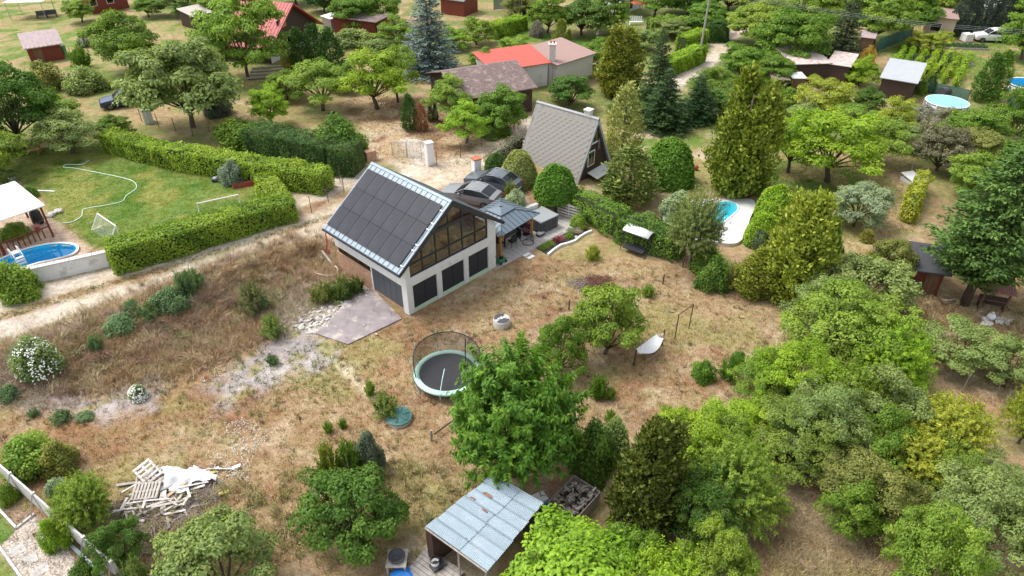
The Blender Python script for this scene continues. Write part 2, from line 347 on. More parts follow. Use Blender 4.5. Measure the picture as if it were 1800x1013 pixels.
for nm, keys in (('lawn', ['lawn']), ('orchard_lawn', ['orchard_lawn']), ('vineyard_ground', ['vineyard']), ('gravel_ground', ['gravel', 'gravel_edge']), ('neighbour_lawn', ['neighbour_lawn', 'neighbour_lawn_two']), ('pebble_ground', ['pebbles']), ('bed_ground', ['bed']), ('dirt_field', ['dry_field']), ('parking_ground', ['parking', 'forecourt'])):
    m = np.zeros(X.shape, bool)
    for k in keys: m |= inside(X, Y, WREG[k])
    rid(nm, m)
m = np.zeros(X.shape, bool); lane = np.zeros(X.shape, bool)
for k, (p, hw) in ROADS.items():
    dd, _ = seg_dist(X, Y, WROAD[k]); hw2 = hw + .25 + 1.0*sstep(-24, -40, X)*(k in ('rut_low', 'rut_high'))
    if k == 'rut_lane': lane |= dd < hw2
    else: m |= dd < hw2
mid = inside(X, Y, np.vstack([WROAD['rut_low'], WROAD['rut_high'][::-1]])); m |= mid
rid('dirt_road', m); rid('dirt_lane', lane)
# ground material: the colours of the sheet, broken up by grain
gm = bpy.data.materials.new('ground_cover'); gm.use_nodes = True; n = gm.node_tree.nodes; l = gm.node_tree.links; b = n['Principled BSDF']
b.inputs['Roughness'].default_value = .95; b.inputs['Specular IOR Level'].default_value = .15
at = n.new('ShaderNodeAttribute'); at.attribute_name = 'col'; ge = n.new('ShaderNodeNewGeometry')
def nz(scale, det, rough=.6):
    k = n.new('ShaderNodeTexNoise'); k.inputs['Scale'].default_value = scale; k.inputs['Detail'].default_value = det; k.inputs['Roughness'].default_value = rough
    l.new(ge.outputs['Position'], k.inputs['Vector']); return k
def mr(src, a, bb, lo, hi):
    k = n.new('ShaderNodeMapRange'); k.inputs[1].default_value = a; k.inputs[2].default_value = bb; k.inputs[3].default_value = lo; k.inputs[4].default_value = hi
    l.new(src, k.inputs[0]); return k
na, nb_, nc = nz(2.2, 6, .7), nz(13, 5, .8), nz(.8, 3)
v1 = mr(na.outputs['Fac'], .33, .67, .74, 1.26); v2 = mr(nb_.outputs['Fac'], .32, .68, .55, 1.45)
mm = n.new('ShaderNodeMath'); mm.operation = 'MULTIPLY'; l.new(v1.outputs[0], mm.inputs[0]); l.new(v2.outputs[0], mm.inputs[1])
hsv = n.new('ShaderNodeHueSaturation'); l.new(at.outputs['Color'], hsv.inputs['Color']); l.new(mm.outputs[0], hsv.inputs['Value'])
hu = mr(nc.outputs['Fac'], .3, .7, .482, .512); l.new(hu.outputs[0], hsv.inputs['Hue']); sa = mr(na.outputs['Fac'], .3, .7, 1.15, .85); l.new(sa.outputs[0], hsv.inputs['Saturation'])
l.new(hsv.outputs[0], b.inputs['Base Color'])
bp = n.new('ShaderNodeBump'); bp.inputs['Strength'].default_value = .55; bp.inputs['Distance'].default_value = .06; l.new(nb_.outputs['Fac'], bp.inputs['Height']); l.new(bp.outputs[0], b.inputs['Normal'])
MATS['ground_cover'] = gm
ny, nx = X.shape; V = np.stack([X, Y, Z], -1).reshape(-1, 3); CC = C.reshape(-1, 3); I = np.arange(ny*nx).reshape(ny, nx)
F = np.stack([I[:-1, :-1], I[:-1, 1:], I[1:, 1:], I[1:, :-1]], -1).reshape(-1, 4); FR = RID[:-1, :-1].reshape(-1)
# basins of the in-ground pools are cut out below (see CUT)
CUT = []
GLAB = {'meadow': 'sun-dried straw coloured meadow around the house', 'lawn': 'mown green lawn enclosed by the clipped hedges', 'orchard_lawn': 'shaded green grass under the orchard trees by the pool',
    'vineyard_ground': 'green plot with vine rows and vegetable beds', 'gravel_ground': 'grey lilac gravel patches in the dry meadow', 'neighbour_lawn': 'trimmed green lawn corner behind the concrete wall',
    'pebble_ground': 'beige pebble path behind the concrete wall', 'bed_ground': 'bare brown planting bed behind the concrete wall', 'dirt_field': 'bare dry orchard ground beyond the mesh gate', 'parking_ground': 'pale sandy forecourt and parking strip behind the house',
    'dirt_road': 'sandy two-rut dirt road passing the house', 'dirt_lane': 'bending sandy lane by the utility pole'}
def build_ground():
    FC = V[F].mean(1); keep = np.ones(len(F), bool)
    for poly in CUT: keep &= ~inside(FC[:, 0], FC[:, 1], poly)
    for i, nm in enumerate(RNAME):
        sel = F[keep & (FR == i)]
        if not len(sel): continue
        u, inv = np.unique(sel, return_inverse=True)
        o = link(nm, np_mesh(nm, V[u], inv.reshape(-1, 4), gm, CC[u], True)); tag(o, GLAB[nm], None, kind='structure')
    # the land goes on to the horizon
    gx = np.unique(np.r_[np.linspace(-900, xs[0], 14), np.linspace(xs[0], xs[-1], 40), np.linspace(xs[-1], 900, 14)]); gy = np.unique(np.r_[np.linspace(-500, ys[0], 14), np.linspace(ys[0], ys[-1], 30), np.linspace(ys[-1], 1500, 16)])
    A, Bv = np.meshgrid(gx, gy); Zo = hfun(A, Bv) - .02; I2 = np.arange(A.size).reshape(A.shape)
    F2 = np.stack([I2[:-1, :-1], I2[:-1, 1:], I2[1:, 1:], I2[1:, :-1]], -1).reshape(-1, 4); V2_ = np.stack([A, Bv, Zo], -1).reshape(-1, 3); c2 = V2_[F2].mean(1)
    out = ~((c2[:, 0] > xs[0]) & (c2[:, 0] < xs[-1]) & (c2[:, 1] > ys[0]) & (c2[:, 1] < ys[-1]))
    cc = np.array(DRYG)*.7 + np.array(LAWN)*.3 + (fbm(A, Bv, 3, .02).reshape(-1, 1)-.5)*.1
    o = link('outer_ground', np_mesh('outer_ground', V2_, F2[out], gm, np.clip(cc, .02, 1), True)); tag(o, 'open country around the garden plots', None, kind='structure')
# ------------------------------------------------------------------ plants
def unit(a): return a/(np.linalg.norm(a, axis=-1, keepdims=True)+1e-9)
def leaf_quads(P, D, L, Wd, rng, fold=.16, N0=None, up=0):
    """one folded leaf per point: P base, D growing direction, N0 the way the blade faces"""
    n_ = len(P); D = unit(D)
    if N0 is None: N0 = rng.normal(size=(n_, 3)); N0[:, 2] = np.abs(N0[:, 2]) + .3
    S = unit(np.cross(D, N0)); Nn = np.cross(S, D); L = (L*rng.uniform(.65, 1.25, n_))[:, None]; w = (Wd*rng.uniform(.75, 1.2, n_))[:, None]
    a = P; c = P + D*L - Nn*L*.14; m = P + D*L*.48
    V_ = np.stack([a, m + S*w/2 + Nn*w*fold, c, m - S*w/2 + Nn*w*fold], 1).reshape(-1, 3)
    return V_, np.arange(4*n_).reshape(-1, 4)
def pack(name, P, D, L, Wd, rng, tone=None, mat=None, **k):
    V_, F_ = leaf_quads(P, D, L, Wd, rng, **k)
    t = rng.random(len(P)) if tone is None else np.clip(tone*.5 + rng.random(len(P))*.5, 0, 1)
    return np_mesh(name, V_, F_, mat or LEAF, np.repeat(t, 4))
def tangent(N0, rng): return np.cross(N0, rng.normal(size=N0.shape))
def sphere_dirs(n_, rng, zmin=-1.):
    z = rng.uniform(zmin, 1, n_); t = rng.uniform(0, 2*np.pi, n_); r = np.sqrt(1-z*z); return np.c_[r*np.cos(t), r*np.sin(t), z]
def lump(d, seed):
    """a lumpy radius for directions d"""
    g = np.random.default_rng(seed); s = np.zeros(len(d))
    for k in range(7): a = unit(g.normal(size=3)); s += np.maximum(0, d @ a)**(3+k % 4)*g.uniform(-.30, .36)
    return 1 + s
def limbs(mb, base, tips, r0, rng, fork):
    base = Vector(base)
    for t in tips:
        t = Vector(t); m = base.lerp(t, .5) + Vector((rng.normal()*.12, rng.normal()*.12, .18*(t-base).length*fork))
        pts = [base*(1-s)**2 + m*2*s*(1-s) + t*s*s for s in (0, .25, .5, .75, 1)]
        mb.tube(pts, r0, 5, r0*.22)
ARCH = {}
def broad_tree(seed, ref_h=5., r=2.5, z0=1.3, nlobe=15, ncl=7, per=115, leaf=.19, wid=.12, csz=.42, droop=.15, zmin=-.4, trunk=.14, lobe=.40, deep=.5, twigs=14):
    """broad-leaved crown: boughs round the outline, leaf clumps on every bough, gaps between; returns (trunk mesh, crown mesh)"""
    rng = np.random.default_rng(seed); rz = (ref_h - z0)/1.62; ax = np.array([r, r, rz]); zc = z0 + rz*.62
    ld = [];  # boughs kept apart from each other
    while len(ld) < nlobe:
        c = sphere_dirs(14, rng, zmin); c = c if not ld else c[[np.argmax([min(np.linalg.norm(q-w_) for w_ in ld) for q in c])]]; ld.append(c[0])
    ld = np.array(ld); lc = ld*(lump(ld, seed)*rng.uniform(.52, .80, nlobe))[:, None]*ax; P, D, T, NN, tips = [], [], [], [], []
    for j in range(nlobe):
        lr = lobe*r*rng.uniform(.75, 1.2); tone = rng.random()
        for i in range(ncl):
            dd = unit(sphere_dirs(1, rng, -.35)[0] + ld[j]*.5); c = lc[j] + dd*lr*rng.uniform(.45, 1.05)*np.array([1, 1, .8]); k = int(per*rng.uniform(.5, 1.4)); cr = csz*rng.uniform(.6, 1.3)
            q = sphere_dirs(k, rng, -.45); p = q*rng.uniform(.55, 1, (k, 1))*cr*np.array([1.2, 1.2, .62]); nn = unit(q)*.75 + dd*.5 + np.array([0, 0, .55]) + rng.normal(size=(k, 3))*.42
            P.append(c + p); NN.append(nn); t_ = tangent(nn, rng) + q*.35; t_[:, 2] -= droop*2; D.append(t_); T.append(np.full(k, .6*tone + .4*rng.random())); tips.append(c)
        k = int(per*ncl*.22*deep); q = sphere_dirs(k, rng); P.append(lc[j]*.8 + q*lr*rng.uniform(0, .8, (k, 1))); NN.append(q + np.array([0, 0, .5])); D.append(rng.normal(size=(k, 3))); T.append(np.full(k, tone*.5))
    P, D, T, NN = map(np.concatenate, (P, D, T, NN)); P[:, 2] += zc; ok = P[:, 2] > .12; P, D, T, NN = P[ok], D[ok], T[ok], NN[ok]
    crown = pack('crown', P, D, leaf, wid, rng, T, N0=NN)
    mb = MB(); lean = rng.normal(size=2)*.12; fk = Vector((lean[0], lean[1], z0*.85)); tips = np.array(tips); tips[:, 2] += zc; lc[:, 2] += zc
    mb.tube([(0, 0, -.2), (lean[0]*.4, lean[1]*.4, z0*.4), fk], trunk*1.25, 8, trunk*.85)
    limbs(mb, fk, lc, trunk*.5, rng, .3); 
    for i in rng.permutation(len(tips))[:26]: limbs(mb, lc[i//ncl], [tips[i]], trunk*.14, rng, .2)
    for i in range(twigs):       # bare twigs that stick out of the leaves
        b0 = lc[i % nlobe]; o_ = unit(ld[i % nlobe] + rng.normal(size=3)*.45 + np.array([0, 0, .35])); e_ = b0 + o_*r*rng.uniform(.35, .62)
        mb.tube([b0, (b0+e_)/2 + rng.normal(size=3)*.05, e_], trunk*.1, 4, trunk*.03)
        for q in range(3): f_ = b0 + (e_-b0)*rng.uniform(.55, .95); mb.cyl(f_, f_ + unit(o_ + rng.normal(size=3)*.7)*r*rng.uniform(.1, .2), trunk*.04, trunk*.015, 3, False)
    return mb.mesh('trunk', BARK, True), crown, ref_h, r
def dome_bush(seed, ref_h=2., r=1.25, n_=5600, leaf=.16, wid=.105, lumps=1., core=.62, updir=.1, nlob=26):
    """bush of many small leafy lumps standing on the ground"""
    rng = np.random.default_rng(seed); ld = sphere_dirs(nlob, rng, .0); ax = np.array([r, r, ref_h]); lr = .42*lumps + .18*(1-lumps)
    rad = np.clip(lump(ld, seed)**lumps, .7, 1.25)*(1-.55*lr)*rng.uniform(1-.30*lumps, 1.10, nlob); j = rng.integers(0, nlob, n_); q = unit(sphere_dirs(n_, rng, -.5) + ld[j]*.6)
    inn = rng.random(n_) < .22; P = ld[j]*rad[j][:, None] + q*(lr*rng.uniform(.7, 1.08, n_))[:, None]
    if lumps < .5: q = sphere_dirs(n_, rng, -.02); P = q*(1 + .05*(rng.random(n_)-.7) + .05*np.sin(q[:, 0]*7+seed)*np.cos(q[:, 1]*6))[:, None]
    P[inn] *= rng.uniform(core, .9, (inn.sum(), 1)); P = P*ax*.94; P[:, 2] = np.maximum(P[:, 2], .02)
    nn = q*.9 + np.array([0, 0, .45]) + rng.normal(size=(n_, 3))*.4; D = tangent(nn, rng) + q*.4; D[:, 2] += updir; tn = rng.random(nlob)
    return pack('bush', P, D, leaf, wid, rng, tn[j], N0=nn), ref_h, r
def herb(seed, ref_h=1.6, r=1.1, n_=2400, leaf=.22, wid=.07):
    """upright leafy stems fanning from the ground"""
    rng = np.random.default_rng(seed); ns = 60; a = rng.uniform(0, 6.28, ns); q = rng.random(ns)**.5*rng.uniform(.6, 1.25, ns); foot = np.c_[np.cos(a)*q*r*.45, np.sin(a)*q*r*.45, np.zeros(ns)]; tip = np.c_[np.cos(a)*q*r, np.sin(a)*q*r, ref_h*np.clip(1-.45*q**2, .2, 1)*rng.uniform(.4, 1.12, ns)]
    j = rng.integers(0, ns, n_); s = rng.random(n_)**.7; P = foot[j]*(1-s)[:, None] + tip[j]*s[:, None] + rng.normal(size=(n_, 3))*.05; g = unit(tip[j]-foot[j]); D = g*.7 + rng.normal(size=(n_, 3))*.6; nn = np.c_[np.cos(a[j]), np.sin(a[j]), np.ones(n_)*.8] + rng.normal(size=(n_, 3))*.4
    P[:, 2] = np.maximum(P[:, 2], .02); return pack('bush', P, D, leaf, wid, rng, rng.random(ns)[j], N0=nn), ref_h, r
def cone_profile(z, kind):
    if kind == 'column': return np.where(z < .12, .82 + z*1.5, 1 - (np.maximum(z-.12, 0)/.88)**2.6)*(z < 1)
    if kind == 'cone': return np.where(z < .1, .8 + z*2, (1 - (z-.1)/.9)**.85)
    return np.where(z < .22, .72 + z*1.27, (1-(np.maximum(z-.22, 0)/.78)**1.5))
def thuja(seed, ref_h=6., r=1.5, npl=1150, per=13, kind='egg', leaf=.22, wid=.10, ragged=.13, tips=1):
    """evergreen of upright plumes; several leaders when tips > 1"""
    rng = np.random.default_rng(seed); P, D, T, NN = [], [], [], []
    lead = [(0., 0., 1., 1.)] if tips == 1 else [(rng.normal()*.30*r, rng.normal()*.30*r, rng.uniform(.78, 1.), rng.uniform(.55, .8)) for _ in range(tips)]
    for j in range(npl):
        lx, ly, lh, lr = lead[j % len(lead)]; z = rng.random()**1.25; a = rng.uniform(0, 2*np.pi)
        rr = cone_profile(np.array(z), kind)*r*lr*(1 + rng.normal()*ragged*.5 + ragged*math.sin(3*a+9*z+seed))*rng.uniform(.62, 1.04)
        k = int(per*rng.uniform(.6, 1.4)); c = np.array([lx*z**.5 + rr*math.cos(a), ly*z**.5 + rr*math.sin(a), z*ref_h*lh*.96])
        out = np.array([math.cos(a), math.sin(a), 0.])
        s = rng.random((k, 1)); P.append(c + (out*.28 + np.array([0, 0, .75]))*s*.5 + rng.normal(size=(k, 3))*.09)
        o = out*.55 + np.array([0, 0, 1.]) + rng.normal(size=(k, 3))*.42; D.append(o); NN.append(out*.8 + np.array([0, 0, .6]) + rng.normal(size=(k, 3))*.45); T.append(np.full(k, rng.random()))
    P, D, T, NN = map(np.concatenate, (P, D, T, NN)); P[:, 2] = np.maximum(P[:, 2], .03)
    crown = pack('crown', P, D, leaf, wid, rng, T, NEEDLE, N0=NN)
    mb = MB(); mb.cyl((0, 0, -.2), (0, 0, ref_h*.8), r*.11, .03, 7); return mb.mesh('trunk', BARK, True), crown, ref_h, r
def spruce(seed, ref_h=9., r=2.4, z0=.5, whorls=24, leaf=.26, wid=.10, droop=.3, dens=34, fluff=.16, power=.9, egg=0.):
    rng = np.random.default_rng(seed); P, D, T = [], [], []; mb = MB(); mb.cyl((0, 0, -.2), (0, 0, ref_h*.98), r*.085, .02, 8)
    for w_ in range(whorls):
        z = z0 + (ref_h-z0)*(w_/whorls)**1.05; f = 1-(z-z0)/(ref_h-z0); R_ = r*max(f, .03)**power*((1-egg) + egg*min(1., .35 + (1-f)/.38))*(1 + .12*egg); nb = int(7 + 7*f)
        for b_ in range(nb):
            a = 2*np.pi*(b_+rng.random()*.8)/nb + w_*.7; Lb = R_*rng.uniform(.72, 1.1); zz = z + rng.normal()*.12
            k = max(4, int(dens*Lb*(.6+.4*rng.random()))); s = rng.uniform(.12, 1, k); out = np.array([math.cos(a), math.sin(a), 0.]); side = np.array([-out[1], out[0], 0.])
            sag = -droop*Lb*s + .32*droop*Lb*s**3*2
            p = out*(Lb*s)[:, None] + side*(rng.normal(size=k)*fluff*(1.3-s)*Lb*.9)[:, None]; p[:, 2] = zz + sag + rng.normal(size=k)*.05
            P.append(p); o = out*.8 + side*rng.normal(size=(k, 1))*.8 + np.c_[np.zeros((k, 2)), rng.uniform(-.25, .45, k)]; D.append(o); T.append(np.full(k, rng.random()))
            if b_ % 3 == 0 and Lb > .5: mb.cyl((0, 0, zz), tuple(out*Lb*.8 + np.array([0, 0, zz-droop*Lb*.7])), .028, .008, 4, False)
    P, D, T = map(np.concatenate, (P, D, T)); crown = pack('crown', P, D, leaf, wid, rng, T, NEEDLE, N0=np.array([0, 0, 1.]) + rng.normal(size=P.shape)*.45)
    return mb.mesh('trunk', BARK, True), crown, ref_h, r
def shoot_tree(seed, ref_h=5.2, r=2.6, z0=.9, nsh=520, per=34, leaf=.22, wid=.085, droop=.55, slen=.95, zmin=-.5, trunk=.13):
    """crown of long leafy shoots that stick out of the outline (cherry, peach, willow)"""
    rng = np.random.default_rng(seed); d = sphere_dirs(nsh, rng, zmin); rz = (ref_h-z0)/1.65; rad = lump(d, seed)*rng.uniform(.42, .94, nsh)
    c = d*rad[:, None]*np.array([r, r, rz])*.86; c[:, 2] += z0 + rz*.62; P, D, T, NN = [], [], [], []
    for i in range(nsh):
        k = int(per*rng.uniform(.7, 1.3)); g = unit(d[i]*np.array([1, 1, .6]) + rng.normal(size=3)*.25 + np.array([0, 0, .42])); s = rng.random((k, 1)); L_ = slen*rng.uniform(.6, 1.15)
        p = c[i] + g*(s-.35)*L_ + np.array([0, 0, -1])*s**2*L_*.12; q = rng.normal(size=(k, 3)); q = unit(q - (q @ g)[:, None]*g)
        P.append(p); D.append(q*.9 + g*.55 - np.array([0, 0, droop])); T.append(np.full(k, rng.random())); NN.append(g*.5 + np.array([0, 0, .8]) + rng.normal(size=(k, 3))*.35)
    P, D, T, NN = map(np.concatenate, (P, D, T, NN)); ok = P[:, 2] > .15; crown = pack('crown', P[ok], D[ok], leaf, wid, rng, T[ok], N0=NN[ok])
    mb = MB(); mb.tube([(0, 0, -.2), (.05, .02, z0*.5), (.08, 0, z0)], trunk*1.2, 8, trunk*.9); limbs(mb, (.08, 0, z0*.95), c[rng.permutation(nsh)[:18]], trunk*.5, rng, .3)
    return mb.mesh('trunk', BARK, True), crown, ref_h, r
def tuft_plant(seed, ref_h=.8, r=.5, n_=260, leaf=.34, wid=.03, spread=.8):
    rng = np.random.default_rng(seed); a = rng.uniform(0, 2*np.pi, n_); q = rng.random(n_)**.5*r*.7; P = np.c_[q*np.cos(a), q*np.sin(a), rng.random(n_)*ref_h*.45]
    D = np.c_[np.cos(a)*spread*rng.random(n_), np.sin(a)*spread*rng.random(n_), np.ones(n_)] + rng.normal(size=(n_, 3))*.25
    return pack('tuft', P, D, leaf*ref_h/.5, wid, rng), ref_h, r
def arch(key):
    if key in ARCH: return ARCH[key]
    k, s = key[:-1], int(key[-1]); sd_ = sum(map(ord, key))*7 + s
    if k == 'round': v = broad_tree(sd_, z0=.9, nlobe=19, ncl=7, per=105, zmin=-.6)
    elif k == 'open': v = broad_tree(sd_, ref_h=5.2, z0=1.15, nlobe=16, ncl=7, per=95, leaf=.18, wid=.11, csz=.42, zmin=-.5, lobe=.38, deep=.25)
    elif k == 'walnut': v = broad_tree(sd_, ref_h=7., r=3.4, z0=1.3, nlobe=24, ncl=8, per=100, leaf=.24, wid=.14, csz=.5, droop=.35, lobe=.34, zmin=-.6)
    elif k == 'low': v = broad_tree(sd_, ref_h=4., r=2.5, z0=.35, nlobe=17, ncl=8, per=100, leaf=.17, wid=.11, csz=.38, zmin=-.3, lobe=.36)
    elif k == 'wild': v = broad_tree(sd_, ref_h=4.2, r=2.6, z0=.3, nlobe=24, ncl=10, per=105, leaf=.125, wid=.08, csz=.32, zmin=-.3, lobe=.36, deep=.3, twigs=40)
    elif k == 'cherry': v = shoot_tree(sd_, nsh=760, per=40)
    elif k == 'feather': v = shoot_tree(sd_, ref_h=5., r=2.3, nsh=620, per=40, leaf=.16, wid=.05, droop=.9, slen=1.15, trunk=.08)
    elif k == 'spray': v = shoot_tree(sd_, ref_h=4., r=2.5, z0=.3, nsh=820, per=36, leaf=.13, wid=.06, droop=.2, slen=.95)
    elif k == 'thuja': v = thuja(sd_, tips=1 if s == 0 else 3 if s == 1 else 5)
    elif k == 'column': v = thuja(sd_, ref_h=5., r=.75, npl=330, per=13, kind='column', leaf=.2, wid=.085, ragged=.06)
    elif k == 'spruce': v = spruce(sd_)
    elif k == 'fir': v = spruce(sd_, ref_h=9., r=3.4, z0=1.9, whorls=26, leaf=.30, wid=.12, droop=.12, dens=46, fluff=.2, power=.6, egg=1.)
    elif k == 'bush': v = dome_bush(sd_)
    elif k == 'ball': v = dome_bush(sd_, lumps=.12, n_=8500, leaf=.15, wid=.11, core=.8)
    elif k == 'shrub': v = herb(sd_)
    elif k == 'tuft': v = tuft_plant(sd_)
    ARCH[key] = v; return v
PAL = dict(G=(.155, .265, .03), Y=(.34, .38, .045), D=(.065, .145, .028), L=(.225, .335, .045), O=(.225, .25, .06), S=(.30, .38, .22), B=(.20, .27, .25), T=(.23, .27, .035), K=(.05, .105, .03),
           A=(.34, .33, .055), N=(.42, .20, .10), E=(.105, .20, .03), V=(.26, .40, .03), P=(.245, .32, .095), C=(.125, .245, .026), U=(.16, .20, .14), R=(.25, .37, .035))
PLANTED = []
def plant(key, bx, by, top, w, col, label, cat='tree', name=None, group=None, rz=None, stuff=None):
    """a plant whose foot is at pixel (bx,by), its top at row `top`, w pixels wide"""
    a = arch(key); p = G(bx, by); rr = w/FPX*depth(p)/2; hp = max(.15, top_height(p, top)); ph = math.atan2(H-p[2]-hp*.5, p[1]); c_, s_ = math.cos(ph), math.sin(ph); hgt = hp
    if key[:-1] in ('bush', 'ball', 'shrub', 'tuft'): hgt = math.sqrt(max((hp*c_)**2 - (rr*s_)**2, (.55*rr*c_)**2))/c_
    elif key[:-1] in ('round', 'open', 'walnut', 'low', 'wild', 'cherry', 'feather', 'spray'):
        lo, hi = .2*rr, hp          # crown: centre at .6 of the height, half height .4
        for _ in range(30):
            m_ = (lo+hi)/2
            if .6*m_*c_ + math.hypot(rr*.9*s_, .4*m_*c_) > hp*c_: hi = m_
            else: lo = m_
        hgt = max(lo, rr*1.0)
    c = PAL[col] if isinstance(col, str) else col
    random.seed(int(bx*7919 + by*31 + w)); rz = random.uniform(0, 6.28) if rz is None else rz
    if len(a) == 4:
        t, cr, rh, r = a; name = name or 'tree'
        o = thing(name, label, cat, p, rz, group); s = (rr/r, rr/r, hgt/rh)
        for nm, me in (('trunk', t), ('crown', cr)):
            q = link(nm, me, o); q.scale = s
            if nm == 'crown': q.color = (*c, 1)
    else:
        me, rh, r = a; o = link(name or 'bush', me, None, p, rz); o.scale = (rr/r, rr/r, hgt/rh); o.color = (*c, 1); tag(o, label, cat, group)
    PLANTED.append(o); return o
def hedge(pts, width, height, col, label, name='hedge', dens=165, leaf=.17, wid=.12, rough=.10, seed=1, cat='hedge', group=None, h2=None, lift=0.):
    """clipped hedge along a line of ground pixels, with a dark box added inside the leaves to stop light leaking through"""
    rng = np.random.default_rng(seed); pw = [G(*q) for q in pts]; o0 = pw[0]; P, D = [], []; T = []; NN = []; mb = MB()
    h2 = height if h2 is None else h2; tot = sum((pw[i+1]-pw[i]).length for i in range(len(pw)-1)); run = 0
    for i in range(len(pw)-1):
        a, b_ = np.array(pw[i]-o0), np.array(pw[i+1]-o0); e = b_-a; L_ = np.linalg.norm(e[:2]); t = e/L_; nrm = np.array([-t[1], t[0], 0.]); hh0 = height + (h2-height)*run/tot; run += L_; hh1 = height + (h2-height)*run/tot
        hm = (hh0+hh1)/2; area = [L_*width, L_*hm, L_*hm, width*hm*(i == 0), width*hm*(i == len(pw)-2)]
        for f_, ar in enumerate(area):
            k = int(ar*dens); u, v = rng.random(k), rng.random(k); hh = hh0 + (hh1-hh0)*u
            if f_ == 0: p = a + e*u[:, None] + nrm*((v-.5)*width)[:, None]; p[:, 2] += hh; d_ = np.array([0, 0, 1.])
            elif f_ < 3: sg = 1 if f_ == 1 else -1; bul = .06*np.sin(v*3.1); p = a + e*u[:, None] + nrm*(sg*(width/2 + bul))[:, None]; p[:, 2] += v*hh; d_ = nrm*sg
            else: q = a if f_ == 3 else b_; p = q + nrm*((u-.5)*width)[:, None]; p[:, 2] += v*hm; d_ = -t if f_ == 3 else t
            nn = fbm(p[:, 0]+p[:, 2]*.7, p[:, 1]+p[:, 2]*.4, 7+seed, 1.1, 3)-.5
            big = vnoise(p[:, 0]+p[:, 2]*.5+o0[0], p[:, 1]+o0[1], 17+seed, .45)-.5; p = p + d_*(nn*rough*4 + big*.34)[:, None] - d_*(rng.random(k)**2*.16)[:, None]
            nv = d_*.9 + np.array([0, 0, .4]) + rng.normal(size=(k, 3))*.4; P.append(p); NN.append(nv); D.append(tangent(nv, rng) + d_*.35); T.append(np.clip(nn*2+.5, 0, 1))
        ins = .24
        c0 = [a + nrm*(width/2-ins), b_ + nrm*(width/2-ins), b_ - nrm*(width/2-ins), a - nrm*(width/2-ins)]
        vs_ = [(q[0], q[1], q[2]-.1) for q in c0] + [(q[0], q[1], q[2] + (hh0 if j in (0, 3) else hh1) - ins - .05) for j, q in enumerate(c0)]
        mb.add(vs_, [(3,2,1,0),(4,5,6,7),(0,1,5,4),(1,2,6,5),(2,3,7,6),(3,0,4,7)])
    P, D, T, NN = map(np.concatenate, (P, D, T, NN)); P[:, 2] += lift
    c = PAL[col] if isinstance(col, str) else col
    me = pack('hedge', P, D, leaf, wid, rng, T, N0=NN); o = tag(link(name, None, None, o0), label, cat, group)
    q = link('foliage', me, o); q.color = (*c, 1); part('light_block', mb, HCORE, o); return o
HCORE = M('hedge_core', (.05, .07, .02), .95, var=.4, scale=14)  # shade-dark green for the box added inside each hedge to block light
def scatter(name, label, xy, hgt, blades, col_fn, wid, seed, cat=None, spread=.7, tone=None):
    """grass: one object of many blades"""
    rng = np.random.default_rng(seed); k = len(xy); z = hfun(xy[:, 0], xy[:, 1]); base = np.c_[xy, z]
    B = np.repeat(base, blades, 0); m = len(B); a = rng.uniform(0, 2*np.pi, m); off = rng.random(m)*.13; B = B + np.c_[np.cos(a)*off, np.sin(a)*off, np.zeros(m)]
    hh = np.repeat(hgt*rng.uniform(.5, 1.3, k), blades)*rng.uniform(.6, 1.2, m); lean = rng.normal(size=(k, 2)).repeat(blades, 0)*.35 + np.c_[np.cos(a), np.sin(a)]*spread*rng.random((m, 1))
    tip = B + np.c_[lean*hh[:, None], hh]; sd_ = np.c_[-np.sin(a), np.cos(a), np.zeros(m)]*wid*rng.uniform(.6, 1.4, (m, 1))
    V_ = np.stack([B-sd_, B+sd_, tip], 1).reshape(-1, 3); F_ = np.arange(3*m).reshape(-1, 3); c = col_fn(B[:, 0], B[:, 1], rng)
    o = link(name, np_mesh(name, V_, F_, GRASSM, np.repeat(c, 3, 0))); return tag(o, label, cat, kind='stuff')
GRASSM = bpy.data.materials.new('grass_blade'); GRASSM.use_nodes = True
_n = GRASSM.node_tree.nodes; _a = _n.new('ShaderNodeAttribute'); _a.attribute_name = 'col'; GRASSM.node_tree.links.new(_a.outputs['Color'], _n['Principled BSDF'].inputs['Base Color'])
_n['Principled BSDF'].inputs['Roughness'].default_value = .85; _n['Principled BSDF'].inputs['Specular IOR Level'].default_value = .15

def flowers(o, n_, size, rgb, seed):
    """blossoms over the upper side of a dome bush, as a part of it"""
    rng = np.random.default_rng(seed); d = sphere_dirs(n_, rng, .1); cl = rng.random(64); k = (np.floor(d[:, 0]*4+4)*8 + np.floor(d[:, 1]*4+4)).astype(int) & 63; d = d[cl[k] > .3]
    P = d*np.array([1.25, 1.25, 2.])*rng.uniform(.92, 1.06, (len(d), 1)); sc = np.array(o.scale); nn = d + np.array([0, 0, .7]); V_, F_ = leaf_quads(P*sc, tangent(nn, rng), size, size*.9, rng, N0=nn); V_ = V_/sc
    q = link('blossoms', np_mesh('blossoms', V_, F_, GRASSM, np.repeat(np.array(rgb)*rng.uniform(.8, 1.1, (len(d), 1)), 4, 0)), o); return q

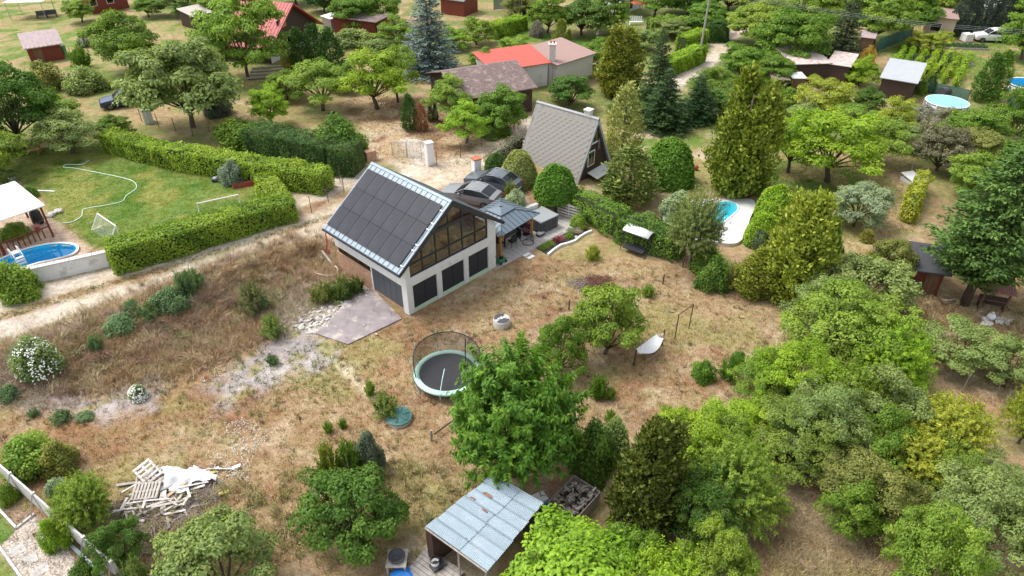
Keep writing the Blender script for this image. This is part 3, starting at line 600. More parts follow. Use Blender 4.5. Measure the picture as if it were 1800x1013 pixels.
def clumps(name, label, cen, colours, hgt, blades, wid, seed, rad=.2):
    """tall grass in clumps, each clump of one colour"""
    rng = np.random.default_rng(seed); k = len(cen); hh = hgt*rng.uniform(.45, 1.3, k); rr = rad*rng.uniform(.6, 1.5, k); m = k*blades; j = np.repeat(np.arange(k), blades)
    a = rng.uniform(0, 6.283, m); q = rng.random(m)**.5*rr[j]; B = np.c_[cen[j, 0] + np.cos(a)*q, cen[j, 1] + np.sin(a)*q, np.zeros(m)]; B[:, 2] = hfun(cen[:, 0], cen[:, 1])[j]
    wind = rng.normal(size=(k, 2))*.3; L_ = hh[j]*rng.uniform(.5, 1.15, m); dr = np.c_[np.cos(a), np.sin(a)]*rng.uniform(.1, .7, (m, 1)) + wind[j]; mid = B + np.c_[dr*L_[:, None]*.35, L_*.62]; tip = B + np.c_[dr*L_[:, None]*1.05, L_*.85]; sd_ = np.c_[-np.sin(a), np.cos(a), np.zeros(m)]*wid
    V_ = np.stack([B-sd_, B+sd_, mid+sd_*.8, tip, mid-sd_*.8], 1).reshape(-1, 3); i5 = np.arange(m)*5
    F_ = np.vstack([np.c_[i5, i5+1, i5+2], np.c_[i5, i5+2, i5+4], np.c_[i5+4, i5+2, i5+3]]); c = colours[j]*rng.uniform(.75, 1.3, (m, 1))
    return tag(link(name, np_mesh(name, V_, F_, GRASSM, np.repeat(np.clip(c, .01, .9), 5, 0))), label, None, kind='stuff')
# ------------------------------------------------------------------ materials of built things
M('render_white', (.73, .73, .72), .85, var=.06, scale=2.2, dirt=((.50, .50, .49), .25, 1.6)); M('concrete', (.52, .51, .49), .9, var=.12, scale=3, bump=.2, dirt=((.40, .38, .36), .3, 2))
M('mint_foam', (.55, .70, .52), .9, var=.06); M('anthracite', (.035, .042, .05), .45, var=.1); M('shutter_black', (.028, .032, .042), .5, var=.1, scale=3); M('shutter_grey', (.085, .095, .105), .5, var=.08)
M('roof_metal', (.25, .305, .345), .45, .2, var=.06); M('panel_glass', (.026, .028, .038), .42, 0, var=.2, scale=1.2, spec=.22, dirt=((.038, .039, .048), .3, .7)); M('panel_gap', (.22, .27, .31), .45, .3, var=.05); M('steel_dark', (.045, .055, .065), .4, .3)
M('pine_floor', (.40, .27, .16), .5, var=.2, scale=3, aniso=(1, 8, 1)); M('white_paint', (.78, .78, .76), .6, var=.03); M('offwhite', (.66, .65, .62), .7, var=.08)
M('steel_grey', (.36, .38, .40), .45, .6); M('black_plastic', (.02, .02, .022), .5); M('wood_orange', (.42, .21, .07), .6, var=.2, scale=5, aniso=(1, 1, .2)); M('wood_brown', (.16, .085, .05), .75, var=.3, scale=7, aniso=(1, 1, .2))
M('wood_dark', (.06, .035, .026), .8, var=.3, scale=6, aniso=(3, 3, .3)); M('wood_grey', (.36, .32, .29), .85, var=.25, scale=8, aniso=(1, .3, 1)); M('post_rust', (.12, .065, .045), .85, var=.3)
M('shed_red', (.17, .035, .02), .7, var=.25, scale=5, aniso=(4, 4, .3)); M('tile_red', (.42, .085, .075), .55, var=.1, scale=3); M('roof_pink', (.46, .36, .36), .55, .2, var=.12, scale=3); M('roof_red', (.50, .09, .06), .5, var=.12)
M('felt_brown', (.17, .12, .11), .9, var=.2, scale=4, dirt=((.28, .23, .21), .5, 2)); M('roof_green', (.16, .20, .19), .7, var=.1); M('slate', (.27, .252, .23), .88, var=.2, scale=3, dirt=((.19, .18, .15), .4, 1.2))
M('plaster', (.62, .60, .56), .85, var=.08, dirt=((.45, .42, .37), .3, 1.5)); M('plaster_pool', (.72, .72, .71), .8, var=.05, scale=2, dirt=((.50, .49, .47), .35, .9)); M('brick_raw', (.46, .27, .17), .9, var=.3, scale=7, bump=.4, dirt=((.55, .44, .34), .4, 3))
M('beige_panel', (.52, .40, .27), .6, var=.06); M('roof_mauve', (.34, .22, .19), .7, var=.1); M('galv', (.34, .42, .47), .5, .25, var=.06, scale=2, dirt=((.43, .48, .52), .3, .8)); M('rust', (.25, .13, .10), .85, var=.35, scale=9); M('rust_roof', (.55, .47, .44), .7, var=.15, scale=3, dirt=((.42, .20, .13), .45, 2))
M('grey_sheet', (.38, .40, .42), .6, var=.05, scale=2); M('charcoal', (.07, .072, .08), .7, var=.15); M('tub_lid', (.27, .29, .29), .7, var=.08); M('tub_side', (.075, .078, .085), .6, var=.1)
M('mint', (.44, .68, .58), .5, var=.06); M('mat_black', (.028, .028, .032), .75, var=.1); M('teal_lid', (.06, .17, .15), .55, var=.12, scale=4, dirt=((.12, .24, .21), .3, 3)); M('blue_plastic', (.02, .18, .55), .45); M('green_plastic', (.04, .25, .10), .5)
M('fabric_white', (.74, .74, .74), .9, var=.04); M('fabric_black', (.03, .03, .034), .9); M('tarp', (.62, .62, .63), .6, var=.06, scale=3, bump=.5, bscale=8); M('paver', (.44, .415, .39), .9, var=.18, scale=6, bump=.2); M('slab_mauve', (.27, .232, .238), .9, var=.18, scale=1.6, dirt=((.46, .40, .34), .45, 1.1))
M('stone', (.52, .49, .45), .9, var=.25, scale=5, bump=.3); M('soil', (.055, .048, .045), .95, var=.35, scale=20); M('pool_liner', (.05, .52, .80), .5, var=.05); M('pool_liner_light', (.22, .82, .88), .5, var=.05); M('pool_cover', (.24, .54, .56), .45, var=.06)
M('dark_net', (.02, .09, .07), .9); M('terracotta', (.42, .13, .07), .8, var=.15); M('grille', (.30, .28, .24), .8); M('skin', (.5, .33, .24), .6); M('mulch', (.16, .07, .05), .95, var=.4, scale=12); M('twig', (.30, .25, .21), .95, var=.35, scale=9); M('rubber', (.025, .025, .027), .8)
M('hose', (.50, .62, .48), .5); M('aluminium', (.55, .56, .57), .35, .7); M('yellow_foam', (.66, .58, .18), .8); M('log', (.24, .20, .165), .95, var=.45, scale=9); M('orange_shutter', (.55, .22, .05), .6); M('pallet', (.47, .42, .37), .9, var=.2, scale=6)
glass_mat('glass_front', (.62, .68, .66), .14); glass_mat('glass_dark', (.05, .06, .07), .10); net_mat('net_black', (.03, .03, .03), .55); net_mat('net_wire', (.33, .33, .32), .28); net_mat('net_green', (.03, .13, .11), .85)
def water_mat(name, tint):
    m = bpy.data.materials.new(name); m.use_nodes = True; n_ = m.node_tree.nodes; l_ = m.node_tree.links; n_.clear()
    t = n_.new('ShaderNodeBsdfTransparent'); t.inputs[0].default_value = (*tint, 1); g = n_.new('ShaderNodeBsdfGlossy'); g.inputs['Roughness'].default_value = .04
    f = n_.new('ShaderNodeMath'); f.operation = 'MULTIPLY_ADD'; f.inputs[1].default_value = .75; f.inputs[2].default_value = .02; lw = n_.new('ShaderNodeLayerWeight'); pw = n_.new('ShaderNodeMath'); pw.operation = 'POWER'; pw.inputs[1].default_value = 4.5; l_.new(lw.outputs['Facing'], pw.inputs[0]); l_.new(pw.outputs[0], f.inputs[0]); x = n_.new('ShaderNodeMixShader'); o = n_.new('ShaderNodeOutputMaterial')
    k = n_.new('ShaderNodeTexNoise'); k.inputs['Scale'].default_value = 3.5; k.inputs['Detail'].default_value = 3; bp_ = n_.new('ShaderNodeBump'); bp_.inputs['Strength'].default_value = .12; bp_.inputs['Distance'].default_value = .05
    l_.new(k.outputs['Fac'], bp_.inputs['Height']); l_.new(bp_.outputs[0], g.inputs['Normal']); l_.new(bp_.outputs[0], lw.inputs['Normal'])
    l_.new(f.outputs[0], x.inputs[0]); l_.new(t.outputs[0], x.inputs[1]); l_.new(g.outputs[0], x.inputs[2]); l_.new(x.outputs[0], o.inputs[0]); MATS[name] = m
water_mat('water', (.72, .90, .95))

# ------------------------------------------------------------------ the house with the solar roof
def build_house():
    t = thing('house', 'white concrete house with solar panel roof and glazed gable', 'house', (HA[0], HA[1], 0), HT)
    he, hr, ov, sl_ = 3.45, 6.68, .57, (6.68-3.45)/(HW/2+.57)
    und = lambda x: he - .30 + sl_*(min(x, HW-x)+ov)         # underside of the roof over the wall line
    # front wall: columns, spandrel, plinth
    w = MB()
    for a, b_ in ((0, .46), (2.42, 2.83), (4.76, 5.16), (6.98, HW)): w.bx(a, b_, 0, .32, .02, 2.02)
    w.prism([(0, 0, 2.02), (HW, 0, 2.02), (HW, 0, 2.66), (0, 0, 2.66)], (0, .32, 0))
    w.prism([(0, 0, 2.66), (.36, 0, 2.66), (.36, 0, und(.36)), (0, 0, und(0))], (0, .32, 0)); w.prism([(6.98, 0, 2.66), (HW, 0, 2.66), (HW, 0, und(HW)), (6.98, 0, und(6.98))], (0, .32, 0))
    part('front_wall', w, 'render_white', t)
    for a, b_ in ((.46, 2.42), (2.83, 4.76), (5.16, 6.98)):
        part('plinth', MB().bx(a, b_, .03, .30, -.1, .27), 'mint_foam', t)
        s = part('shutter', MB().bx(a, b_, .10, .16, .27, 2.02), 'shutter_black', t)
        for k in (0, 1): part('shutter_panel', MB().bx(a+.03+k*(b_-a)/2, a-.03+(k+1)*(b_-a)/2, .075, .10, .31, 1.98), 'shutter_black', s)
    # glazed gable: panes between mullions, one heavy transom
    xs_ = [.36, 1.44, 2.55, 3.66, 4.78, 5.90, 6.98]; f = MB(); pt = lambda x, z: (x, .10, z)
    for x in xs_: f.bx(x-.035, x+.035, .06, .16, 2.66, max(2.8, und(min(max(x, .4), 6.94))-.02))
    f.bx(.36, 6.98, .055, .165, 2.64, 2.72); f.bx(.40, 6.94, .05, .15, 3.48, 3.56)
    for a, b_ in ((.36, HW/2), (HW/2, 6.98)):
        za, zb = und(a), und(b_); f.prism([(a, .06, za-.10), (b_, .06, zb-.10), (b_, .06, zb), (a, .06, za)], (0, .10, 0))
    part('window_frame', f, 'steel_dark', t)
    xa = (5.02 - he + .30)/sl_ - ov; part('transom', MB().bx(xa, HW-xa, .03, .17, 4.86, 5.10), 'anthracite', t)
    for i in range(6):
        a, b_ = xs_[i]+.035, xs_[i+1]-.035
        for z0, z1 in ((2.72, 3.48), (3.56, 4.86), (5.10, 9)):
            top = [(x, min(z1, und(x)-.10)) for x in ([a, HW/2, b_] if a < HW/2 < b_ else [a, b_])]
            kx = (z1 - he + .4)/sl_ - ov      # where the slope passes z1
            for q in (kx, HW-kx):
                if a < q < b_ and z1 < 8: top.append((q, z1))
            top = sorted((x, z) for x, z in top); top = [(x, max(z, z0)) for x, z in top]
            if max(z for x, z in top) < z0 + .08: continue
            part('pane', MB().prism([pt(a, z0), pt(b_, z0)] + [pt(x, z) for x, z in reversed(top)], (0, .012, 0)), 'glass_front', t)
    # left wall
    w = MB(); w.bx(0, .3, .32, .52, 0, 3.2); w.bx(0, .3, .52, 3.62, 2.02, 3.2); w.bx(0, .3, 3.62, HL, 1.98, 3.2); w.bx(.02, .3, 3.62, 3.74, 0, 1.98)
    part('side_wall', w, 'render_white', t); part('brick_wall', MB().bx(.02, .3, 3.74, HL, -.1, 1.52), 'brick_raw', t); part('slot_window', MB().bx(.08, .2, 3.8, HL-.2, 1.52, 1.98), 'glass_dark', t)
    part('gate_frame', MB().bx(.03, .28, .52, 3.62, 0, .25), 'brick_raw', t); s = part('shutter', MB().bx(.06, .14, .52, 3.62, .25, 2.02), 'shutter_grey', t)
    for k in range(5): part('shutter_panel', MB().bx(.035, .06, .54+k*.616, .54+k*.616+.592, .28, 2.0), 'shutter_grey', s)
    part('side_wall', MB().bx(HW-.3, HW, .32, HL, 0, 3.2), 'render_white', t); part('back_wall', MB().prism([(.3, HL, 0), (HW-.3, HL, 0), (HW-.3, HL, und(HW-.3)), (HW/2, HL, und(HW/2)), (.3, HL, und(.3))], (0, -.3, 0)), 'offwhite', t)
    part('upper_floor', MB().bx(.3, HW-.3, .32, HL-.3, 2.5, 2.68), 'pine_floor', t)
    part('partition', MB().bx(2.6, 5.0, 4.2, 4.35, 2.68, 5.6), 'offwhite', t); part('interior_column', MB().bx(2.9, 3.2, 1.4, 1.7, 2.68, 5.3), 'white_paint', t)
    # roof: two slabs, trim, seams, solar panels
    L0, L1 = -.22, HL+.2
    def slope(sgn):
        x0 = -ov if sgn > 0 else HW+ov; return [(x0, he), (HW/2, hr)]
    for sgn in (1, -1):
        (x0, z0), (x1, z1) = slope(sgn); nrm = Vector((-(z1-z0)*sgn, 0, abs(x1-x0))).normalized()
        r = part('roof', MB().prism([(x0, L0, z0), (x1, L0, z1), (x1, L0, z1-.28), (x0, L0, z0-.16)], (0, L1-L0, 0)), 'roof_metal', t)
        part('barge_board', MB().prism([(x0-.03*sgn, L0-.05, z0+.05), (x1, L0-.05, z1+.07), (x1, L0-.05, z1-.36), (x0-.03*sgn, L0-.05, z0-.22)], (0, .05, 0)), 'anthracite', r)
        part('gutter', MB().bx(*(sorted((x0-.09*sgn, x0))), L0, L1, z0-.14, z0-.03), 'anthracite', r)
        along = Vector((x1-x0, 0, z1-z0)); Ls = along.length; along.normalize(); nseam = 17
        def on(s, y, up): p = Vector((x0, y, z0)) + along*s + nrm*up; return (p.x, p.y, p.z)
        def slab(s0, s1, y0, y1, u0, u1): return MB().add([on(s0, y0, u0), on(s1, y0, u0), on(s1, y1, u0), on(s0, y1, u0), on(s0, y0, u1), on(s1, y0, u1), on(s1, y1, u1), on(s0, y1, u1)], [(3,2,1,0),(4,5,6,7),(0,1,5,4),(1,2,6,5),(2,3,7,6),(3,0,4,7)])
        for k in range(nseam): y = L0+.25+k*(L1-L0-.5)/(nseam-1); part('roof_seam', slab(.02, Ls-.16, y-.014, y+.014, 0, .035), 'steel_grey' if sgn < 0 else 'panel_gap', r)
        part('ridge_cap', slab(Ls-.15, Ls+.01, L0, L1, .002, .05), 'roof_metal', r)
        if sgn > 0:
            part('eave_band', slab(.0, .035, L0, L1, .001, .02), 'panel_gap', r)
            ny_, pw_, pl = 7, (L1-L0-.55)/7, (Ls-.86)/3
            me0 = None
            for i in range(ny_):
                for j in range(3):
                    y0, s0 = L0+.38+i*pw_, .36+j*pl; base = on(s0, y0, .09)
                    if me0 is None: me0 = slab(s0, s0+pl-.028, y0, y0+pw_-.03, .06, .10); off = Vector(on(s0, y0, 0)); me0.v = [tuple(Vector(v_)-off) for v_ in me0.v]; me0 = me0.mesh('solar_panel', 'panel_glass')
                    q = link('solar_panel', me0, t, on(s0, y0, 0))
            for s0 in (.5, 1.65, 2.05, 3.2, 3.65, 4.6): part('mounting_rail', slab(s0, s0+.05, L0+.08, L0+.36, .02, .06), 'aluminium', r)
    part('inside_ceiling', MB().prism([(.3, .4, und(.3)-.06), (HW/2, .4, und(HW/2)-.06), (HW/2, .4, und(HW/2)-.03), (.3, .4, und(.3)-.03)], (0, HL-.8, 0)), 'offwhite', t)
    # things inside, seen through the glass
    loc = lambda x, y, z: Vector((HA[0]+x*math.cos(HT)-y*math.sin(HT), HA[1]+x*math.sin(HT)+y*math.cos(HT), z))
    c = thing('cabinet', 'pale tall cabinet behind the gable glazing', 'cabinet', loc(3.7, 2.2, 2.68), HT)
    part('carcass', MB().bx(0, .9, 0, .5, 0, 1.9), 'white_paint', c); part('door', MB().bx(.03, .44, -.03, 0, .06, 1.85), 'offwhite', c); part('door', MB().bx(.46, .87, -.03, 0, .06, 1.85), 'offwhite', c)
    s = thing('sofa', 'grey sofa behind the glazing near the patio end', 'sofa', loc(5.2, 1.0, 2.68), HT)
    part('seat', MB().bx(0, 1.3, 0, .8, .12, .42), 'grey_sheet', s); part('backrest', MB().bx(0, 1.3, .8, 1.0, .12, .85), 'grey_sheet', s)
    part('armrest', MB().bx(-.15, 0, 0, 1, .12, .6), 'grey_sheet', s); part('armrest', MB().bx(1.3, 1.45, 0, 1, .12, .6), 'grey_sheet', s)
    p = thing('houseplant', 'bright green houseplant behind the middle glass pane', 'plant', loc(4.5, .8, 2.68), HT)
    part('pot', MB().lathe([(.12, 0), (.17, .3), (.15, .3), (.1, .05)], 10), 'terracotta', p); q = link('foliage', arch('shrub0')[0], p, (0, 0, .28)); q.scale = (.3, .3, .45); q.color = (.28, .38, .05, 1)
build_house()

# ------------------------------------------------------------------ generic gabled or lean-to building
def gabled(name, label, cat, A, B, depth_, wall_h, ridge_h, wall, roof, ov=.3, over_g=.25, base_z=None, ridge='along', wins=(), door=None, tiles=None, thick=.1, board=None):
    """A,B: pixels of the two near lower corners; the building reaches depth_ m behind that line. ridge 'along' A-B or 'across'"""
    a, b_ = G(*A), G(*B); Wd = math.hypot(b_[0]-a[0], b_[1]-a[1]); t = thing(name, label, cat, (a[0], a[1], a[2]), heading(a, b_)); D_ = depth_
    if ridge == 'along': prof = [(0, 0), (0, wall_h), (D_/2, ridge_h), (D_, wall_h), (D_, 0)]; gable = lambda x: MB().prism([(x, y, z) for y, z in prof], (.12, 0, 0))
    else: prof = [(0, 0), (0, wall_h), (Wd/2, ridge_h), (Wd, wall_h), (Wd, 0)]; gable = lambda y: MB().prism([(x, y, z) for x, z in prof], (0, .12, 0))
    if ridge == 'along':
        part('gable_wall', gable(0), wall, t); part('gable_wall', gable(Wd-.12), wall, t); part('wall', MB().bx(.12, Wd-.12, 0, .12, 0, wall_h), wall, t); part('wall', MB().bx(.12, Wd-.12, D_-.12, D_, 0, wall_h), wall, t)
    else:
        part('gable_wall', gable(0), wall, t); part('gable_wall', gable(D_-.12), wall, t); part('wall', MB().bx(0, .12, .12, D_-.12, 0, wall_h), wall, t); part('wall', MB().bx(Wd-.12, Wd, .12, D_-.12, 0, wall_h), wall, t)
    span = D_ if ridge == 'along' else Wd; k = (ridge_h-wall_h)/(span/2)
    for sgn in (0, 1):
        e = -ov if sgn == 0 else span+ov; ez = wall_h - k*ov + .03; c = span/2; cz = ridge_h+.03
        if ridge == 'along': poly = [(-over_g, e, ez), (-over_g, c, cz), (-over_g, c, cz+thick), (-over_g, e, ez+thick)]; n_ = (Wd+2*over_g, 0, 0)
        else: poly = [(e, -over_g, ez), (c, -over_g, cz), (c, -over_g, cz+thick), (e, -over_g, ez+thick)]; n_ = (0, D_+2*over_g, 0)
        r = part('roof', MB().prism(poly, n_), roof, t)
        if tiles:      # battens of a profiled sheet, courses across the slope
            nrow, ncol, mat = tiles; P0, P1 = Vector(poly[3]), Vector(poly[2]); nv = Vector(n_)
            for i in range(ncol): q = P0 + nv*(i+.5)/ncol; w_ = nv.normalized()*.05; part('roof_rib', MB().prism([q-w_, q+w_, q+w_+(P1-P0), q-w_+(P1-P0)], (0, 0, .045)), mat, r)
            for i in range(1, nrow): q = P0 + (P1-P0)*i/nrow; w_ = (P1-P0).normalized()*.03; part('roof_course', MB().prism([q-w_, q+w_, q+w_+nv, q-w_+nv], (0, 0, .02)), mat, r)
        if board:
            for s_ in (0, 1):
                q = [Vector(p_) + Vector(n_)*s_ for p_ in poly]; d_ = Vector(n_).normalized()*.03*(-1 if s_ == 0 else 1)
                part('barge_board', MB().prism([q[0]-Vector((0, 0, .06)), q[1]-Vector((0, 0, .06)), q[2]+Vector((0, 0, .02)), q[3]+Vector((0, 0, .02))], d_), board, r)
    for side, u, z, w_, h_, mat in wins:      # side: f front, l left, r right
        g = lambda x0, x1, y0, y1, z0, z1: {'f': MB().bx(x0, x1, y0, y1, z0, z1), 'l': MB().bx(y0, y1, x0, x1, z0, z1), 'r': MB().bx(Wd-y1, Wd-y0, x0, x1, z0, z1)}[side]
        wn = part('window', g(u-w_/2-.07, u+w_/2+.07, -.045, 0, z-.07, z+h_+.07), 'white_paint', t); part('pane', g(u-w_/2, u+w_/2, -.06, -.046, z, z+h_), mat, wn)
    if door: side, u, w_, h_, mat = door; part('door', (MB().bx(u-w_/2, u+w_/2, -.05, 0, 0, h_) if side == 'f' else MB().bx(Wd, Wd+.05, u-w_/2, u+w_/2, 0, h_) if side == 'r' else MB().bx(-.05, 0, u-w_/2, u+w_/2, 0, h_)), mat, t)
    return t, Wd
def flat_shed(name, label, cat, A, B, depth_, hf, hb, wall, roof, ov=.3, wins=(), door=None, posts=False, thick=.08):
    """single-pitch roof; hf height at the near side, hb at the back"""
    a, b_ = G(*A), G(*B); Wd = math.hypot(b_[0]-a[0], b_[1]-a[1]); t = thing(name, label, cat, a, heading(a, b_)); D_ = depth_; zz = lambda y: hf + (hb-hf)*y/D_
    if posts:
        for x in (.06, Wd-.06):
            for y in (.06, D_-.06): part('post', MB().bx(x-.05, x+.05, y-.05, y+.05, -.05, zz(y)), wall, t)
    else:
        part('wall', MB().bx(.1, Wd-.1, 0, .1, 0, zz(0)), wall, t); part('wall', MB().bx(.1, Wd-.1, D_-.1, D_, 0, zz(D_)-.005), wall, t)
        for x in (0, Wd-.1): part('wall', MB().prism([(x, 0, 0), (x, D_, 0), (x, D_, zz(D_)), (x, 0, zz(0))], (.1, 0, 0)), wall, t)
    part('roof', MB().prism([(-ov, -ov, zz(-ov)+.01), (-ov, D_+ov, zz(D_+ov)+.01), (-ov, D_+ov, zz(D_+ov)+thick), (-ov, -ov, zz(-ov)+thick)], (Wd+2*ov, 0, 0)), roof, t)
    for side, u, z, w_, h_, mat in wins:
        g = lambda x0, x1, y0, y1, z0, z1: {'f': MB().bx(x0, x1, y0, y1, z0, z1), 'l': MB().bx(y0, y1, x0, x1, z0, z1), 'r': MB().bx(Wd-y1, Wd-y0, x0, x1, z0, z1)}[side]
        wn = part('window', g(u-w_/2-.06, u+w_/2+.06, -.045, 0, z-.06, z+h_+.06), 'white_paint', t); part('pane', g(u-w_/2, u+w_/2, -.06, -.046, z, z+h_), mat, wn)
    if door: side, u, w_, h_, mat = door; part('door', MB().bx(u-w_/2, u+w_/2, -.05, 0, 0, h_) if side == 'f' else MB().bx(Wd, Wd+.05, u-w_/2, u+w_/2, 0, h_), mat, t)
    return t, Wd
M('soil_pale', (.36, .32, .27), .95); M('paver_warm', (.47, .42, .37), .9, var=.15, scale=6); M('paver_grey', (.40, .39, .37), .9, var=.15, scale=6)
M('whitewash', (.62, .58, .54), .85, var=.15, dirt=((.42, .34, .28), .4, 3)); M('maroon', (.12, .04, .06), .8); M('gazebo_roof', (.15, .19, .225), .4, .3, var=.05); M('gazebo_rib', (.085, .11, .13), .45, .3)
M('galv_two', (.315, .39, .44), .5, .25, var=.06, scale=2); M('shed_red_light', (.36, .06, .045), .6, var=.1); M('slat_red', (.30, .14, .12), .8, var=.2)
net_mat('net_pale', (.7, .7, .7), .12); net_mat('net_thin', (.25, .25, .24), .10)
def HP(x, y, z=0.): return Vector((HA[0]+x*math.cos(HT)-y*math.sin(HT), HA[1]+x*math.sin(HT)+y*math.cos(HT), z))
# ------------------------------------------------------------------ A-frame cottage with slate diamonds
def a_frame():
    a = G(1013, 325); rz = heading(a, G(1079, 300)) + .06; Wd, D_, hr, k = 5.4, 6.3, 4.75, 0
    t = thing('cottage', 'steep A-frame cottage with grey slate roof and brown gable', 'cottage', (a[0], a[1], .95), rz)
    part('gable_wall', MB().prism([(.12, .25, -.6), (Wd-.12, .25, -.6), (Wd/2, .25, hr-.25)], (0, .1, 0)), 'wood_dark', t); part('gable_wall', MB().prism([(.12, D_-.35, -.6), (Wd-.12, D_-.35, -.6), (Wd/2, D_-.35, hr-.25)], (0, .1, 0)), 'wood_dark', t)
    slab_n = 0
    for x in np.arange(.5, Wd-.4, .22):        # upright boards of the gable
        z1 = hr - .45 - abs(x-Wd/2)*hr/(Wd/2)*1.05
        if z1 > .2: part('board', MB().bx(x-.095, x+.095, .225, .25, -.5, z1), 'wood_dark', t)
    for sgn in (0, 1):
        e = Vector((-.12 if sgn == 0 else Wd+.12, 0, -.5)); c = Vector((Wd/2, 0, hr)); al = (c-e); Ls = al.length; al.normalize(); nr = Vector((-al.z, 0, al.x)) if sgn == 0 else Vector((al.z, 0, -al.x))
        if nr.z < 0: nr = -nr
        r = part('roof', MB().prism([e, c, c-nr*.14, e-nr*.14], (0, D_, 0)), 'slate', t)
        for y in (0, D_-.04): part('barge_board', MB().prism([e+Vector((0, y-.03, 0))+nr*.02, c+Vector((0, y-.03, 0))+nr*.02, c+Vector((0, y-.03, 0))-nr*.2, e+Vector((0, y-.03, 0))-nr*.2], (0, .035, 0)), 'grey_sheet', r)
        if sgn == 0:       # diamond slates on the slope in view
            s = .27; dm = MB(); pts = [(-s, 0), (0, -s), (s, 0), (0, s)]
            vs_ = [Vector((0, 1, 0))*p_ + al*q for p_, q in pts]; dm.add([v_ + nr*(.012 + (.028 if q < 0 else 0)) for v_, (p_, q) in zip(vs_, pts)] + [v_ + nr*.004 for v_ in vs_], [(0, 1, 2, 3), (4, 5, 1, 0), (5, 6, 2, 1)])
            me = dm.mesh('slate', 'slate'); rows = int(Ls/s); k = 0
            for i in range(2, rows-1):
                for j in range(12):
                    y = .30 + j*2*s*1.02 + (s if i % 2 else 0)
                    if y > D_-.25: continue
                    q = link('slate', me, r, e + al*(i*s) + Vector((0, y, 0))); k += 1
            part('ridge_cap', MB().prism([c+Vector((-.12, 0, -.1)), c+Vector((0, 0, .06)), c+Vector((.12, 0, -.1)), c+Vector((.1, 0, -.14)), c, c+Vector((-.1, 0, -.14))], (0, D_, 0)), 'grey_sheet', r)
            ch = part('chimney', MB().bx(Wd/2-.05, Wd/2+.45, .9, 1.4, hr-.9, hr+.35), 'plaster', r); 
            part('chimney_cap', MB().bx(Wd/2-.12, Wd/2+.52, .83, 1.47, hr+.35, hr+.45), 'offwhite', r)
    w = part('window', MB().bx(1.75, 2.75, .16, .22, .75, 2.05), 'white_paint', t); part('pane', MB().bx(1.85, 2.22, .14, .16, .85, 1.95), 'glass_dark', w); part('pane', MB().bx(2.28, 2.65, .14, .16, .85, 1.95), 'glass_dark', w)
    w = part('window', MB().bx(2.2, 2.95, .16, .22, 2.75, 3.7), 'wood_brown', t); part('sill', MB().bx(2.1, 3.05, .1, .17, 2.64, 2.74), 'white_paint', w); part('pane', MB().bx(2.28, 2.87, .14, .16, 2.83, 3.6), 'glass_dark', w)
    an = MB(); an.cyl((3.15, .1, 1.9), (3.15, .1, 2.9), .018); 
    for i in range(5): an.cyl((3.0-.02*i, .05, 2.0+.17*i), (3.32-.02*i, .05, 2.1+.17*i), .012, n=5)
    part('aerial', an, 'aluminium', t); part('porch_roof', MB().prism([(1.9, -.8, -.1), (4.8, -.8, -.1), (4.8, .22, .15), (1.9, .22, .15)], (0, 0, .05)), 'offwhite', t)
a_frame()

# ------------------------------------------------------------------ houses and sheds of the other plots
t, w = gabled('chalet', 'dark timber chalet with red profiled roof', 'cottage', (478, 112), (560, 70), 7.5, 2.2, 5.6, 'wood_dark', 'tile_red', ov=.7, over_g=.7, ridge='across', wins=(('f', 2.9, 3.4, 1.2, .9, 'glass_dark'), ('f', 4.4, 1.1, 1., 1., 'glass_dark')), tiles=(9, 20, 'tile_red'), board='tile_red')
part('shutter', MB().bx(3.62, 4.2, -.06, 0, 3.35, 4.35), 'orange_shutter', t); part('plinth', MB().bx(0, w, -.06, 0, 0, .8), 'plaster', t)
gabled('garden_shed', 'small red-brown shed with pale pinkish metal roof', 'shed', (57, 113), (115, 104), 3.2, 2.0, 3.1, 'shed_red', 'roof_pink', ov=.35, over_g=.3, ridge='along', tiles=(1, 9, 'roof_pink'), door=('f', 1., .9, 1.8, 'wood_brown'))
flat_shed('summerhouse', 'dark red cabin with white framed windows and pale base', 'cabin', (160, 26), (228, 14), 4., 2.9, 3.2, 'shed_red', 'roof_green', wins=(('f', .8, 1.1, .9, 1., 'glass_dark'), ('f', 3.2, 1.1, .9, 1., 'glass_dark')))
flat_shed('tar_roof_shed', 'low red shed with brown felt roof by the grey bushes', 'shed', (662, 70), (688, 56), 6.2, 2.2, 2.4, 'shed_red', 'felt_brown', ov=.3, door=('f', .8, .8, 1.8, 'plaster'))
gabled('play_shed', 'dark red shed with greenish roof behind the blue spruce', 'shed', (816, 30), (840, 20), 4.0, 2.2, 3., 'shed_red', 'roof_green', ov=.3, ridge='across')
t, w = gabled('bungalow', 'low bungalow with red and brown roofs below the thuja pair', 'house', (815, 218), (935, 196), 8.5, 2.5, 3.8, 'wood_dark', 'felt_brown', ov=.4, over_g=.4, ridge='along', wins=(('f', 2.2, 1., 1.1, 1., 'glass_dark'), ('f', 5.2, 1., 1.1, 1., 'glass_dark')))
flat_shed('red_roof_annex', 'annex with bright red sheet roof beside the bungalow', 'house', (868, 166), (962, 152), 4.6, 2.5, 3.1, 'plaster', 'roof_red', ov=.3); flat_shed('mauve_roof_annex', 'flat annex with dull mauve roof beside the thuja pair', 'house', (978, 152), (1040, 140), 5., 2.4, 3.0, 'plaster', 'roof_mauve', ov=.3)
c = thing('chimney_stack', 'pale double chimney stack between the red and mauve roofs', 'chimney', G(969, 146)); part('stack', MB().bx(-.35, .35, -.35, .35, 0, 4.2), 'plaster', c); part('chimney_cap', MB().bx(-.45, .45, -.45, .45, 4.2, 4.32), 'offwhite', c)
for x in (-.18, .18): part('flue', MB().cyl((x, 0, 4.3), (x, 0, 4.6), .1, n=10), 'terracotta', c)
